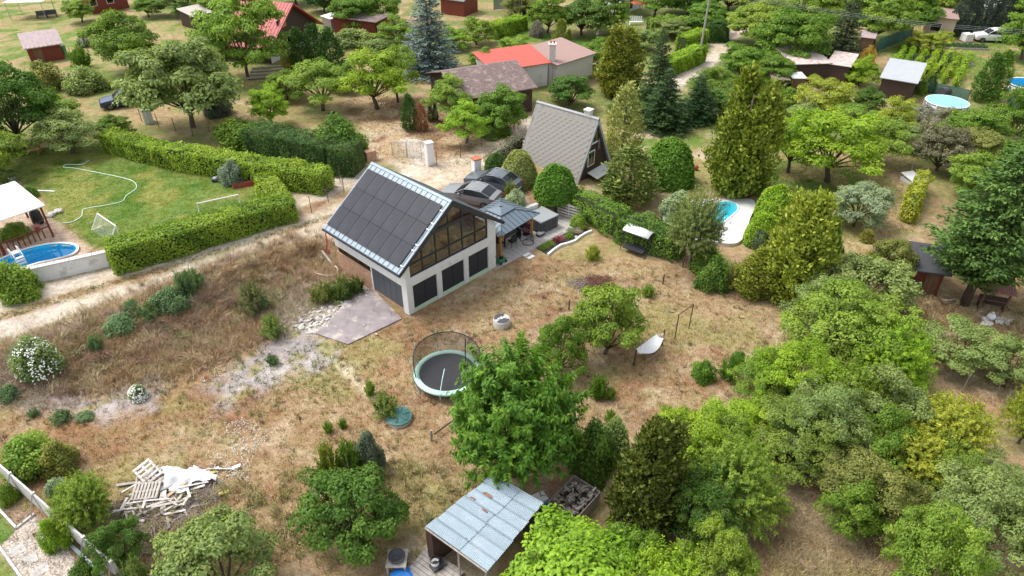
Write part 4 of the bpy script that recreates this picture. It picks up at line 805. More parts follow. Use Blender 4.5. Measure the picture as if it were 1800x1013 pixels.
flat_shed('white_house', 'white rendered house by the red parasol', 'house', (1094, 26), (1126, 14), 6, 5.0, 5.0, 'white_paint', 'felt_brown', wins=(('f', 1., 3., .7, 1., 'glass_dark'), ('f', 2.4, .5, .9, 2., 'glass_dark')))
flat_shed('gabled_house', 'grey roofed house half hidden in the wood at the top', 'house', (1318, 8), (1360, 2), 5, 2.6, 3.6, 'plaster', 'grey_sheet'); flat_shed('pale_building', 'pale building behind the poplars at the top corner', 'house', (1752, 24), (1786, 18), 6, 5., 5., 'white_paint', 'offwhite')
flat_shed('beige_cabin', 'beige cabin with mauve flat roof beside the white car', 'cabin', (1621, 66), (1670, 71), 5.2, 2.7, 2.9, 'beige_panel', 'roof_mauve', ov=.2, wins=(('f', 1.2, 1., 1.2, 1., 'glass_dark'), ('r', 2.4, .3, .8, 1.9, 'glass_dark')))
flat_shed('rusty_shed', 'ramshackle shed with rust stained sheet roof', 'shed', (1388, 148), (1447, 146), 5., 2.3, 2.7, 'wood_dark', 'rust_roof', ov=.35); flat_shed('lean_to', 'tilted pale lean-to joined to the rusty shed', 'shed', (1447, 146), (1484, 152), 4.5, 2.2, 2.4, 'wood_dark', 'rust_roof', ov=.2)
flat_shed('white_roof_hutch', 'small hutch with clean white roof before the rusty shed', 'hutch', (1388, 162), (1411, 162), 1.7, 1.5, 1.6, 'wood_brown', 'white_paint', ov=.1); flat_shed('brown_roof_hutch', 'small hutch with brown board roof near the rusty shed', 'hutch', (1354, 166), (1381, 167), 2., 1.6, 1.7, 'wood_dark', 'felt_brown', ov=.15)
flat_shed('grey_roof_shed', 'open shed with smooth grey sheet roof beside the vines', 'shed', (1541, 170), (1598, 180), 4.4, 2.1, 2.9, 'wood_dark', 'grey_sheet', ov=.25); flat_shed('pink_roof_hut', 'little hut with pinkish roof behind the orange shrub', 'hut', (1505, 95), (1528, 98), 2.8, 2.1, 2.4, 'wood_brown', 'roof_pink', ov=.15)
t, w = gabled('black_roof_shed', 'red-brown hut with black felt roof under the tall fir', 'shed', (1592, 512), (1645, 520), 3.2, 1.9, 2.7, 'shed_red', 'charcoal', ov=.35, over_g=.3, ridge='along', door=('f', 1.2, .8, 1.7, 'wood_brown'))
flat_shed('white_roof_hut', 'small hut with white roof left of the tar roof shed', 'hut', (584, 56), (602, 50), 1.6, 1.6, 1.8, 'wood_grey', 'white_paint', ov=.1); flat_shed('dark_playhouse', 'dark little playhouse behind the clipped hedge', 'hut', (938, 30), (955, 26), 2., 2., 2.4, 'wood_dark', 'charcoal', ov=.2)
flat_shed('grey_roof_lean_to', 'weathered shed with grey board roof behind the walnut', 'shed', (345, 52), (378, 44), 3.2, 1.7, 2.2, 'wood_dark', 'pallet', ov=.2)
# party canopy in the upper plot
c = thing('canopy_tent', 'white pitched canopy tent over dark garden seats', 'canopy', G(60, 30), .1)
part('roof', MB().add([(-2.6, -1.8, 2.4), (2.6, -1.8, 2.4), (2.6, 1.8, 2.4), (-2.6, 1.8, 2.4), (-1, 0, 3.0), (1., 0, 3.0)], [(0, 1, 5, 4), (1, 2, 5), (2, 3, 4, 5), (3, 0, 4), (3, 2, 1, 0)]), 'fabric_white', c)
for x in (-2.4, 2.4):
    for y in (-1.6, 1.6): part('post', MB().cyl((x, y, 0), (x, y, 2.4), .04), 'steel_grey', c)
for px_, py_, s in ((75, 32, 'dark garden bench under the white canopy tent'), (92, 30, 'dark garden seat at the canopy tent corner post')):
    b_ = thing('garden_bench', s, 'seat', G(px_, py_), .4); part('seat', MB().bx(-.7, .7, -.3, .3, .38, .45), 'charcoal', b_); part('backrest', MB().bx(-.7, .7, .26, .32, .45, .95), 'charcoal', b_)
    for x in (-.6, .6): part('leg', MB().bx(x-.04, x+.04, -.28, .28, 0, .38), 'charcoal', b_)
br = thing('barrel', 'blue plastic barrel beside the dark red cabin', 'barrel', G(128, 16)); part('body', MB().lathe([(.3, 0), (.36, .3), (.36, .75), (.3, 1.05), (.05, 1.06)], 16), 'blue_plastic', br, True); part('hoop', MB().lathe([(.37, .5), (.385, .53), (.37, .56)], 16, close=False), 'blue_plastic', br)
# covered terrace with white roof, left neighbour
def terrace_roof():
    z = 1.2+2.5; q = [flat(0, 322, z+.25), flat(27, 320, z+.25), flat(79, 362, z), flat(0, 383, z)]
    A, Bq = flat(27, 321, z+.2), flat(79, 361, z); e = Bq-A; e = e/np.linalg.norm(e); n_ = np.array([e[1], -e[0]]); n_ = -n_ if n_[0] > 0 else n_
    L_ = np.linalg.norm(Bq-A); t = thing('terrace_canopy', 'terrace canopy with white sheet roof above the pool corner', 'canopy', (Bq[0], Bq[1], 1.2), math.atan2(n_[1], n_[0]))
    lx = 7.0    # local x runs to the left along the pool edge, y back from it
    sg = 1 if (-math.sin(t.rotation_euler.z)*(A-Bq)[0] + math.cos(t.rotation_euler.z)*(A-Bq)[1]) > 0 else -1
    r = part('roof', MB().prism([(0, 0, 2.45), (lx, 0, 2.45), (lx, sg*L_, 2.75), (0, sg*L_, 2.75)], (0, 0, .07)), 'white_paint', t)
    for i in range(14): part('roof_rib', MB().prism([(.25+i*.5, 0, 2.52), (.29+i*.5, 0, 2.52), (.29+i*.5, sg*L_, 2.82), (.25+i*.5, sg*L_, 2.82)], (0, 0, .03)), 'white_paint', r)
    for x in (.25, 3.4, 6.7):
        for y in (.25, L_-.25): part('post', MB().bx(x-.06, x+.06, sg*y-.06, sg*y+.06, 0, 2.5), 'shed_red', t)
    for i in range(12): part('railing_slat', MB().bx(.7+i*.32, .78+i*.32, sg*.22, sg*.26, .1, .85), 'shed_red', t)
    part('rail', MB().bx(.3, 4.6, sg*.18, sg*.29, .85, .92), 'shed_red', t)
    return t
TER = terrace_roof()
k = G(69, 393); kt = thing('kettle_cover', 'black covered grill beside the terrace post', 'grill', k); part('cover', MB().lathe([(.32, 0), (.38, .2), (.36, .9), (.25, 1.1), (.02, 1.15)], 14), 'black_plastic', kt, True); part('tie', MB().lathe([(.385, .25), (.395, .3), (.385, .35)], 14, close=False), 'charcoal', kt)
f = thing('flower_pot', 'terracotta pot with pink flowers on the terrace corner', 'pot', G(68, 408)); part('pot', MB().lathe([(.13, 0), (.2, .35), (.17, .35), (.1, .06)], 12), 'terracotta', f); q = link('flowers', arch('tuft0')[0], f, (0, 0, .3)); q.scale = (.5, .5, .4); q.color = (.6, .35, .38, 1)

# ------------------------------------------------------------------ pools
def kidney(px_pts, z, n_=10):
    """closed smooth outline through pixels"""
    P = np.array([flat(*q, z) for q in px_pts]); out = []; k = len(P)
    for i in range(k):
        p0, p1, p2, p3 = P[i-1], P[i], P[(i+1) % k], P[(i+2) % k]
        for t in np.linspace(0, 1, n_, endpoint=False): out.append(.5*((2*p1) + (-p0+p2)*t + (2*p0-5*p1+4*p2-p3)*t*t + (-p0+3*p1-3*p2+p3)*t**3))
    return np.array(out)
def pool(name, label, outline, z, liner, rim_w, rim_mat, depth_=1.3, level=-.18):
    c = outline.mean(0); t = thing(name, label, 'pool', (c[0], c[1], z)); n_ = len(outline); o = outline - c
    mb = MB(); mb.add([(x, y, .05) for x, y in o] + [(x*.97, y*.97, -depth_) for x, y in o], [(i, n_+i, n_+(i+1) % n_, (i+1) % n_) for i in range(n_)] + [tuple(range(n_, 2*n_))]); part('basin', mb, liner, t, False)
    d = np.hypot(o[:, 0], o[:, 1])[:, None]; ou = o*(1 + rim_w/d)
    mb = MB(); mb.add([(x, y, .05) for x, y in o] + [(x, y, .07) for x, y in ou] + [(x, y, -.05) for x, y in ou], [(i, (i+1) % n_, n_+(i+1) % n_, n_+i) for i in range(n_)] + [(n_+i, n_+(i+1) % n_, 2*n_+(i+1) % n_, 2*n_+i) for i in range(n_)]); part('coping', mb, rim_mat, t)
    mb = MB(); mb.add([(x*.995, y*.995, level) for x, y in o], [tuple(range(n_))]); part('water', mb, 'water', t)
    CUT.append(np.array(outline)*1.0 + (outline-c)/np.hypot(*(outline-c).T)[:, None]*.25*0); return t
PL = kidney([(-40, 482), (0, 458), (50, 438), (100, 429), (132, 433), (128, 446), (95, 456), (60, 464), (10, 482), (-30, 500)], 1.28)
pl = pool('swimming_pool', 'blue kidney pool with white ladder behind the white wall', PL, 1.28, 'pool_liner', .16, 'white_paint')
ld = thing('pool_ladder', 'white plastic ladder over the rim of the blue pool', 'ladder', (*flat(32, 455, 1.35), 1.35), heading(flat(20, 445, 1.3), flat(40, 462, 1.3)))
for y in (-.25, .25): part('rail', MB().tube([(-.35, y, 0), (-.35, y, .75), (.0, y, .8), (.45, y, .4), (.5, y, -.6)], .035), 'white_paint', ld)
for i in range(4): part('step', MB().bx(.34+.03*i, .56+.03*i, -.25, .25, .25-.22*i, .29-.22*i), 'white_paint', ld)
part('platform', MB().bx(-.4, .1, -.25, .25, .42, .47), 'white_paint', ld)
CP_Z = float(hfun(*flat(1280, 385, .3))) + .25
PC = kidney([(1205, 372), (1240, 362), (1280, 355), (1297, 366), (1280, 384), (1255, 402), (1225, 405), (1205, 392)], CP_Z)
pool('turquoise_pool', 'turquoise pool behind the feathery tree', PC, CP_Z, 'pool_liner_light', .12, 'white_paint', 1.1)
deck = kidney([(1165, 385), (1205, 345), (1270, 338), (1325, 352), (1318, 385), (1300, 425), (1255, 425), (1200, 415)], CP_Z, 6); c = deck.mean(0)
n_ = len(deck); o = deck-c; PCs = PC-c
def ring_deck(outer, inner, z0, z1):
    """paved ring between two star-shaped outlines"""
    ang = lambda P: np.arctan2(P[:, 1], P[:, 0])
    def at_angle(P, cc, t):
        Q = P-cc; a = ang(Q); r = np.hypot(Q[:, 0], Q[:, 1]); i = np.argsort(a); return np.interp(t, np.r_[a[i]-2*np.pi, a[i], a[i]+2*np.pi], np.tile(r[i], 3))
    ci = inner.mean(0); T = np.linspace(-np.pi, np.pi, 72, endpoint=False); ri = at_angle(inner, ci, T)+.05; ro = np.maximum(at_angle(outer, ci, T), ri+.25)
    I_ = np.c_[np.cos(T)*ri, np.sin(T)*ri]; O_ = np.c_[np.cos(T)*ro, np.sin(T)*ro]; k = 72; mb = MB()
    mb.add([(x, y, z1) for x, y in I_] + [(x, y, z1) for x, y in O_] + [(x, y, z0) for x, y in O_], [(i, k+i, k+(i+1) % k, (i+1) % k) for i in range(k)] + [(k+i, 2*k+i, 2*k+(i+1) % k, k+(i+1) % k) for i in range(k)]); return mb, ci
mb, ci = ring_deck(deck, PC, -.6, .0); dk = tag(part('pool_deck', mb, 'offwhite', None, loc=(ci[0], ci[1], CP_Z)), 'pale stone deck around the turquoise pool', None, kind='structure')
def ag_pool(px_, py_, R_, h_, label, cover):
    t = thing('round_pool', label, 'pool', G(px_, py_)); part('wall', MB().lathe([(R_, 0), (R_, h_), (R_-.06, h_), (R_-.06, h_-.3)], 40, close=False), 'steel_grey', t, True); part('rim', MB().lathe([(R_+.08, h_), (R_+.08, h_+.05), (R_-.1, h_+.05), (R_-.1, h_)], 40, close=False), 'white_paint', t)
    if cover: part('cover', MB().lathe([(R_-.02, h_+.055), (R_*.6, h_+.02), (.01, h_)], 40, close=False), 'pool_cover', t, True)
    else: part('floor', MB().lathe([(R_-.07, .1), (.01, .1)], 40, close=False), 'pool_liner', t); part('liner', MB().lathe([(R_-.065, h_-.02), (R_-.065, .1)], 40, close=False), 'pool_liner', t, True); part('water', MB().lathe([(R_-.07, h_-.25), (.01, h_-.25)], 40, close=False), 'water', t)
    for i in range(10): a = 2*math.pi*i/10; part('upright', MB().box(((R_+.05)*math.cos(a), (R_+.05)*math.sin(a), h_/2), (.07, .12, h_), a), 'white_paint', t)
    return t
ag_pool(1660, 192, 2.0, .8, 'round pool with pale turquoise cover by the dark fence', True); ag_pool(1802, 165, 2.1, 1.1, 'round steel-walled pool with open blue water at the frame edge', False)
# white retaining wall below the blue pool
a, b_ = G(58, 500), G(197, 468); rz = heading(a, b_); L_ = (Vector(b_)-Vector(a)).length
t = thing('pool_wall', 'long white stained retaining wall below the blue pool', 'wall', (a[0], a[1], 1.2), rz); part('wall', MB().bx(-5., L_, 0, .3, -.8, 1.05), 'plaster_pool', t)
for i in range(22): part('coping_stone', MB().bx(-5+i*(L_+5)/22+.01, -5+(i+1)*(L_+5)/22-.01, -.05, .36, 1.05, 1.11), 'concrete', t)

# ------------------------------------------------------------------ vehicles
def car(label, cat, c, rz, paint, L_=4.6, Wd=1.85, Ht=1.45, style='coupe', z=None, name='parked_car'):
    t = thing(name, label, cat, c, rz); hw = Wd/2; st = []
    # stations front to rear: x, sill z, belt z, roof z, half width at belt, half width at roof
    prof = {'coupe': [(0, .35, .62, .62, .80, .5), (.12, .25, .74, .76, .92, .75), (.9, .24, .90, .93, .98, .82), (1.35, .24, .97, 1.0, 1., .86), (2.1, .24, 1., 1.40, 1., .80), (2.7, .24, 1.0, 1.46, 1., .82), (3.45, .24, 1.02, 1.40, 1., .79), (4.15, .25, 1.04, 1.10, .96, .78), (4.5, .3, .98, 1.0, .88, .7), (4.6, .4, .7, .7, .78, .55)],
            'suv': [(0, .4, .75, .75, .82, .55), (.12, .3, .92, .95, .93, .8), (.95, .3, 1.05, 1.08, .99, .85), (1.3, .3, 1.1, 1.13, 1., .87), (1.95, .3, 1.12, 1.58, 1., .82), (2.6, .3, 1.12, 1.68, 1., .84), (3.6, .3, 1.14, 1.66, 1., .83), (4.2, .3, 1.16, 1.55, .97, .78), (4.5, .34, 1.1, 1.14, .93, .78), (4.6, .42, .8, .8, .85, .6)]}[style]
    kx, kz = L_/4.6, Ht/(1.46 if style == 'coupe' else 1.68); S = []
    for x, s, be, ro, wb, wr in prof:
        x = L_/2 - x*kx; S.append([(x, y*hw, z_*kz) for y, z_ in ((-wb*.86, s), (-wb, (s+be)/2), (-wb*.985, be), (-wr, ro), (-wr*.5, ro+.025), (wr*.5, ro+.025), (wr, ro), (wb*.985, be), (wb, (s+be)/2), (wb*.86, s))])
    body, glass = MB(), {}
    V_ = [p_ for s in S for p_ in s]; m = 10
    def face(mb, i, j): mb.add([S[i][j], S[i+1][j], S[i+1][j+1], S[i][j+1]], [(0, 1, 2, 3)])
    wi, ri = 3, len(S)-4                     # windscreen between stations wi and wi+1, rear window ri..ri+1
    nm = {}
    for i in range(len(S)-1):
        for j in range(m-1):
            if i == wi and j in (3, 4, 5): nm.setdefault('windscreen', MB()); face(nm['windscreen'], i, j)
            elif i == ri and j in (3, 4, 5): nm.setdefault('rear_window', MB()); face(nm['rear_window'], i, j)
            elif wi <= i <= ri and j == 2: nm.setdefault('window', MB()); face(nm['window'], i, j)
            elif wi <= i <= ri and j == 6: nm.setdefault('window_', MB()); face(nm['window_'], i, j)
            else: face(body, i, j)
    body.add(S[0], [tuple(range(m))]); body.add(S[-1], [tuple(reversed(range(m)))])
    for i in range(len(S)-1): body.add([S[i][0], S[i][9], S[i+1][9], S[i+1][0]], [(0, 1, 2, 3)])
    bo = part('body', body, paint, t)
    me = bo.data; bm = bmesh.new(); bm.from_mesh(me); bmesh.ops.remove_doubles(bm, verts=bm.verts, dist=1e-4); bmesh.ops.recalc_face_normals(bm, faces=bm.faces); bm.to_mesh(me); bm.free()
    for k, mb in nm.items(): part(k.strip('_'), mb, 'car_glass', t)
    for sy in (2, 6):          # roof edge in body colour, just proud of the glass
        part('roof_edge', MB().tube([Vector(S[i][3 if sy == 2 else 6]) + Vector((0, 0, .0)) for i in range(wi, ri+2)], .03, 5), paint, t)
    for x in (L_/2-.85*kx, -L_/2+.85*kx):
        for y in (-1, 1):
            w = part('wheel', MB().cyl((x, y*(hw-.2), .33), (x, y*(hw+.01), .33), .33, n=18), 'rubber', t); part('rim', MB().cyl((x, y*(hw+.005), .33), (x, y*(hw+.02), .33), .21, n=14), 'rim_dark', w)
    for y in (-1, 1):
        part('headlight', MB().box((L_/2-.16*kx, y*hw*.66, .66*kz), (.2, .34, .13), y*-.3), 'lamp_clear', t); part('tail_light', MB().box((-L_/2+.08*kx, y*hw*.64, .86*kz), (.12, .42, .1), y*.2), 'lamp_red', t)
        part('mirror', MB().box((L_/2-1.75*kx, y*(hw+.08), 1.0*kz), (.14, .2, .13)), paint, t)
    for y in (-.62, .62): part('roof_rail', MB().tube([(L_/2-2.2*kx, y, 1.44*kz*(1 if style == 'coupe' else 1.14)), (L_/2-3.3*kx, y, 1.43*kz*(1 if style == 'coupe' else 1.15))], .018, 4), 'black_plastic', t)
    part('number_plate', MB().box((-L_/2-.005, 0, .62*kz), (.02, .52, .11)), 'white_paint', t); part('grille', MB().box((L_/2-.02, 0, .5*kz), (.06, .9, .2)), 'black_plastic', t)
    return t
def paint(name, rgb, metal=.6): m = M(name, rgb, .34, metal, var=.02, spec=.45); b = m.node_tree.nodes['Principled BSDF']; b.inputs['Coat Weight'].default_value = .25; b.inputs['Coat Roughness'].default_value = .08
paint('paint_grey', (.23, .235, .24), .2); paint('paint_dark', (.115, .13, .145), .2); paint('paint_navy', (.035, .06, .13), .2); paint('paint_white', (.78, .78, .78), 0.)
M('car_glass', (.015, .018, .021), .1, spec=.4, var=0); M('rim_dark', (.14, .14, .15), .4, .7); M('lamp_clear', (.6, .62, .64), .15, spec=.8); M('lamp_red', (.35, .02, .02), .2)
def car_at(front, rear, *a, **k):
    f_, r_ = G(*front), G(*rear); c = (Vector(f_)+Vector(r_))/2; return car(a[0], 'car', (c[0], c[1], float(hfun(c[0], c[1]))+.01), heading(r_, f_), *a[1:], **k)
car_at((788, 346), (870, 363), 'grey fastback car parked nearest the solar roof', 'paint_grey', L_=4.75, Ht=1.42)
car_at((830, 324), (906, 343), 'dark grey coupe crossover beside the hedge', 'paint_dark', L_=4.7, Ht=1.6, style='coupe')
car_at((190, 190), (254, 180), 'navy blue estate under the walnut tree', 'paint_navy', style='suv', L_=4.6, Ht=1.5)
car_at((1716, 72), (1766, 74), 'white crossover parked beside the beige cabin', 'paint_white', style='suv', L_=4.6, Ht=1.65)
# ------------------------------------------------------------------ patio beside the house
def patio():
    px_ = [(869, 477), (943, 438), (1021, 398), (1006, 385), (976, 372), (944, 372), (915, 382), (890, 400)]
    P = np.array([flat(*q) for q in px_]); o = P[0]; t = thing('patio', 'beige paved patio beside the house', None, (o[0], o[1], 0), HT); t['kind'] = 'structure'
    c, s = math.cos(HT), math.sin(HT); Q = np.array([((p-o)[0]*c+(p-o)[1]*s, -(p-o)[0]*s+(p-o)[1]*c) for p in P])
    part('bedding', MB().prism([(x, y, .012) for x, y in Q], (0, 0, .012)), 'soil_pale', t)
    g = .46; me = [MB().bx(0, g-.016, 0, g-.016, 0, .035 + .004*k).mesh('paver', m_) for k, m_ in enumerate(('paver', 'paver_warm', 'paver_grey'))]; k = 0; random.seed(4)
    for i in range(-2, 30):
        for j in range(-4, 26):
            x, y = i*g, j*g
            cs = np.array([(x+.05, y+.05), (x+g-.05, y+.05), (x+g-.05, y+g-.05), (x+.05, y+g-.05)])
            if inside(cs[:, 0], cs[:, 1], Q).all() and k < 298: link('paver', random.choice(me), t, (x, y, .02)); k += 1
    return k
patio()
def gazebo():
    a, b_ = G(880, 456), G(934, 422); t = thing('gazebo', 'timber gazebo with grey ribbed metal hip roof', 'gazebo', (a[0], a[1], .05), heading(a, b_)); w = (Vector(b_)-Vector(a)).length; d = 2.9; hp = 1.95
    for x in (0, w):
        for y in (0, d):
            p_ = part('post', MB().bx(x-.075, x+.075, y-.075, y+.075, 0, hp), 'wood_orange', t); sx = 1 if x == 0 else -1; part('brace', MB().box((x+sx*.28, y, hp-.28), (.09, .07, .72), ry=sx*R(45)), 'wood_orange', p_)
    for y in (-.06, d-.06): part('beam', MB().bx(-.15, w+.15, y, y+.12, hp, hp+.16), 'wood_orange', t)
    for x in (-.06, w-.06): part('beam', MB().bx(x, x+.12, .06, d-.06, hp, hp+.15), 'wood_orange', t)
    o = .42; z0, z1 = hp+.17, hp+.70; c0 = [(-o, -o), (w+o, -o), (w+o, d+o), (-o, d+o)]; f = .30; c1 = [(w/2+(x-w/2)*f, d/2+(y-d/2)*f) for x, y in c0]
    for i in range(4):
        j = (i+1) % 4; A, Bv, C_, D_ = (*c0[i], z0), (*c0[j], z0), (*c1[j], z1), (*c1[i], z1); r = part('roof', MB().prism([A, Bv, C_, D_], (0, 0, .03)), 'gazebo_roof', t)
        for k in range(1, 10):
            s = k/10; P = Vector(A).lerp(Vector(Bv), s); sp = (1-f)/2; Q = None
            tt = min(1., s/sp if s < sp else 1., (1-s)/sp if s > 1-sp else 1.); base = Vector(A).lerp(Vector(Bv), s); topc = Vector(D_).lerp(Vector(C_), min(1, max(0, (s-sp)/f))); n_ = (base - topc); dr = (Vector(D_)+Vector(C_))/2 - (Vector(A)+Vector(Bv))/2; Q = base + dr*tt
            part('roof_rib', MB().tube([base+Vector((0, 0, .045)), Q+Vector((0, 0, .045))], .018, 4), 'gazebo_rib', r)
        part('hip_trim', MB().tube([Vector(A)+Vector((0, 0, .05)), Vector(D_)+Vector((0, 0, .05))], .035, 5), 'gazebo_rib', r)
    for i in range(4):
        j = (i+1) % 4; g = lambda p_, k_: (w/2+(p_[0]-w/2)*k_, d/2+(p_[1]-d/2)*k_); part('roof_cap', MB().prism([(*g(c0[i], .36), z1+.07), (*g(c0[j], .36), z1+.07), (*g(c0[j], .05), z1+.26), (*g(c0[i], .05), z1+.26)], (0, 0, .03)), 'gazebo_roof', t)
gazebo()
def grp(px_, py_, rz, *a): return thing(*a, G(px_, py_, .05), rz)
t = grp(893, 424, HT, 'dining_table', 'dark rectangular dining table under the gazebo', 'table'); part('table_top', MB().bx(-.85, .85, -.5, .5, .70, .75), 'charcoal', t)
for x in (-.78, .78):
    for y in (-.44, .44): part('leg', MB().bx(x-.04, x+.04, y-.04, y+.04, 0, .70), 'black_plastic', t)
def chair(px_, py_, rz, label):
    t = thing('chair', label, 'chair', G(px_, py_, .05), rz, 'dark chairs at the dining table'); part('seat', MB().bx(-.24, .24, -.24, .24, .42, .46), 'fabric_black', t); part('backrest', MB().bx(.2, .25, -.24, .24, .46, .98), 'fabric_black', t)
    for x in (-.21, .21):
        for y in (-.21, .21): part('leg', MB().cyl((x, y, 0), (x, y, .42), .018, n=5), 'black_plastic', t)
chair(908, 425, HT-.1, 'dark chair at the table end nearest the grey tub'); chair(886, 413, HT+1.5, 'dark chair at the far long side of the table'); chair(900, 434, HT-1.7, 'dark chair at the near long side of the table'); chair(880, 437, HT+3.2, 'dark chair at the table end nearest the house')
t = grp(925, 413, .8, 'tub_chair', 'dark maroon lounge chair behind the far gazebo post', 'chair'); part('seat', MB().lathe([(.25, .25), (.34, .3), (.34, .42), (.02, .42)], 14), 'maroon', t); part('backrest', MB().bx(.2, .3, -.3, .3, .4, .85), 'maroon', t); part('base', MB().lathe([(.28, 0), (.28, .05), (.05, .05), (.05, .25)], 14), 'black_plastic', t)
t = grp(928, 428, .3, 'ring_frame', 'black ring shaped metal frame on the patio', 'frame'); 
_r = MB(); 
for i in range(20): a0, a1 = 2*math.pi*i/20, 2*math.pi*(i+1)/20; _r.cyl((.42*math.cos(a0), .42*math.sin(a0), .04), (.42*math.cos(a1), .42*math.sin(a1), .04), .025, n=5, caps=False)
part('ring', _r, 'black_plastic', t); part('stem', MB().tube([(.42, 0, .04), (.4, 0, .5), (.2, 0, .8)], .022), 'black_plastic', t); part('seat', MB().lathe([(.05, .3), (.2, .35), (.22, .5)], 12, c=(.1, 0, 0), close=False), 'steel_grey', t)
def tub(a, b_, d, h_, label):
    a, b_ = G(*a), G(*b_); w = (Vector(b_)-Vector(a)).length; t = thing('hot_tub', label, 'tub', (a[0], a[1], .06), heading(a, b_))
    part('body', MB().bx(0, w, 0, d, 0, h_), 'tub_side', t); part('cover', MB().bx(-.04, w+.04, -.04, d+.04, h_, h_+.1), 'tub_lid', t)
    for i in range(6): part('panel', MB().bx(.03+i*w/6, (i+1)*w/6-.01, -.02, 0, .05, h_-.06), 'tub_side', t); 
    for i in range(4): part('panel', MB().bx(-.02, 0, .03+i*d/4, (i+1)*d/4-.01, .05, h_-.06), 'tub_side', t)
    part('handle', MB().bx(.25, .45, -.05, -.02, h_-.35, h_-.28), 'black_plastic', t)
tub((950, 414), (980, 400), 1.75, .95, 'charcoal hot tub with grey lid at the open end of the patio'); tub((921, 404), (937, 396), 1.6, .85, 'charcoal box with grey lid between gazebo and white wall')
st = grp(946, 413, HT, 'tub_step', 'small grey step before the hot tub', 'step'); part('tread', MB().bx(-.35, .3, -.45, -.05, .2, .25), 'tub_lid', st); part('riser', MB().bx(-.33, .28, -.42, -.08, 0, .2), 'tub_side', st)
a, b_ = G(909, 384), G(945, 371); t = thing('garden_wall', 'white garden wall with brown grille beside the tubs', 'wall', (a[0], a[1], 0), heading(a, b_)); L_ = (Vector(b_)-Vector(a)).length; part('wall', MB().bx(-.4, L_, 0, .25, 0, 1.35), 'white_paint', t)
for i in range(4): part('grille_bar', MB().bx(.75+i*.18, .86+i*.18, -.02, 0, .65, 1.15), 'grille', t)
part('coping', MB().bx(-.4, L_+.04, -.04, .29, 1.35, 1.40), 'concrete', t)
pf = thing('pallet_screen', 'whitewashed pallet screen in front of the tall hedge', 'fence', (*G(979, 379)[:2], 0), heading(G(979, 379), G(1015, 390)))
for i in range(5): part('slat', MB().bx(0, 2.1, 0, .03, .12+i*.24, .27+i*.24), 'whitewash', pf)
for x in (.1, 1., 1.95): part('batten', MB().bx(x-.05, x+.05, .03, .12, 0, 1.3), 'whitewash', pf)

# flower bed with its kerb, plants in it
bp_ = [(943, 437), (1019, 399), (1040, 408), (1024, 415), (1010, 425), (988, 432), (975, 440), (963, 449)]
P = [flat(*q) for q in bp_]; o = P[0]; t = thing('flower_bed', 'dark mulched flower bed with curved white kerb', 'flower bed', (o[0], o[1], 0)); part('soil', MB().prism([(p_[0]-o[0], p_[1]-o[1], .0) for p_ in P], (0, 0, .09)), 'soil', t)
kb = [np.array(flat(*q))-o for q in [(1040, 408), (1030, 412), (1020, 418), (1010, 426), (998, 430), (986, 433), (975, 440), (963, 450)]]
for i in range(len(kb)-1): m_ = (kb[i]+kb[i+1])/2; d_ = kb[i+1]-kb[i]; part('kerb_stone', MB().box((m_[0], m_[1], .08), (np.hypot(*d_)+.02, .14, .2 + .004*(i % 2)), math.atan2(d_[1], d_[0])), 'white_paint', t)
for q, cl, lab in (((955, 440), 'G', 'low green clump at the house end of the flower bed'), ((966, 434), 'L', 'pale green clump next to the low green clump in the bed'), ((978, 427), (.25, .05, .07), 'dark red leafed plant in the flower bed'), ((985, 424), (.45, .18, .2), 'pinkish plant beside the dark red one in the bed'), ((1000, 420), 'V', 'bright green plant in the middle of the flower bed'), ((1003, 411), 'S', 'silvery plant along the patio edge of the bed'), ((1014, 412), (.5, .42, .4), 'pale blush flowers near the far bed end'), ((1022, 405), 'Y', 'yellowish plant at the far tip of the bed')):
    plant('tuft0' if cl != 'V' else 'shrub0', *q, q[1]-11, 15, cl, lab, 'flower', 'flower_plant')
random.seed(9); [single('cobble', MB().lathe([(.10, 0), (.15, .05), (.11, .13), (.02, .16)], 7), 'stone', s, 'stone', G(*q, .08), smooth=True) for q, s in (((993, 412), 'pale round stone in the bed near the patio edge'), ((1004, 404), 'pale round stone by the silvery bed plant'), ((1013, 420), 'whitish stone beside the curved kerb'), ((982, 418), 'pale stone before the red bed plant'))]
t = grp(881, 462, HT, 'lawn_mower', 'green and black lawn mower at the gazebo post foot', 'mower'); part('deck', MB().bx(-.3, .3, -.22, .22, .1, .3), 'green_plastic', t); part('motor', MB().lathe([(.16, .3), (.16, .42), (.03, .45)], 12), 'black_plastic', t)
for x in (-.25, .25):
    for y in (-.24, .24): part('wheel', MB().cyl((x, y-.03, .1), (x, y+.03, .1), .1, n=12), 'rubber', t)
part('handle', MB().tube([(-.3, -.18, .3), (-.75, -.18, .9), (-.75, .18, .9), (-.3, .18, .3)], .015), 'black_plastic', t)
for q, s in (((927, 449), 'pale stepping slab touching the patio edge'), ((932, 452), 'pale stepping slab farther out on the dry grass')): single('stepping_slab', MB().bx(-.3, .3, -.2, .2, .01, .05), 'white_paint', s, 'slab', G(*q), HT)

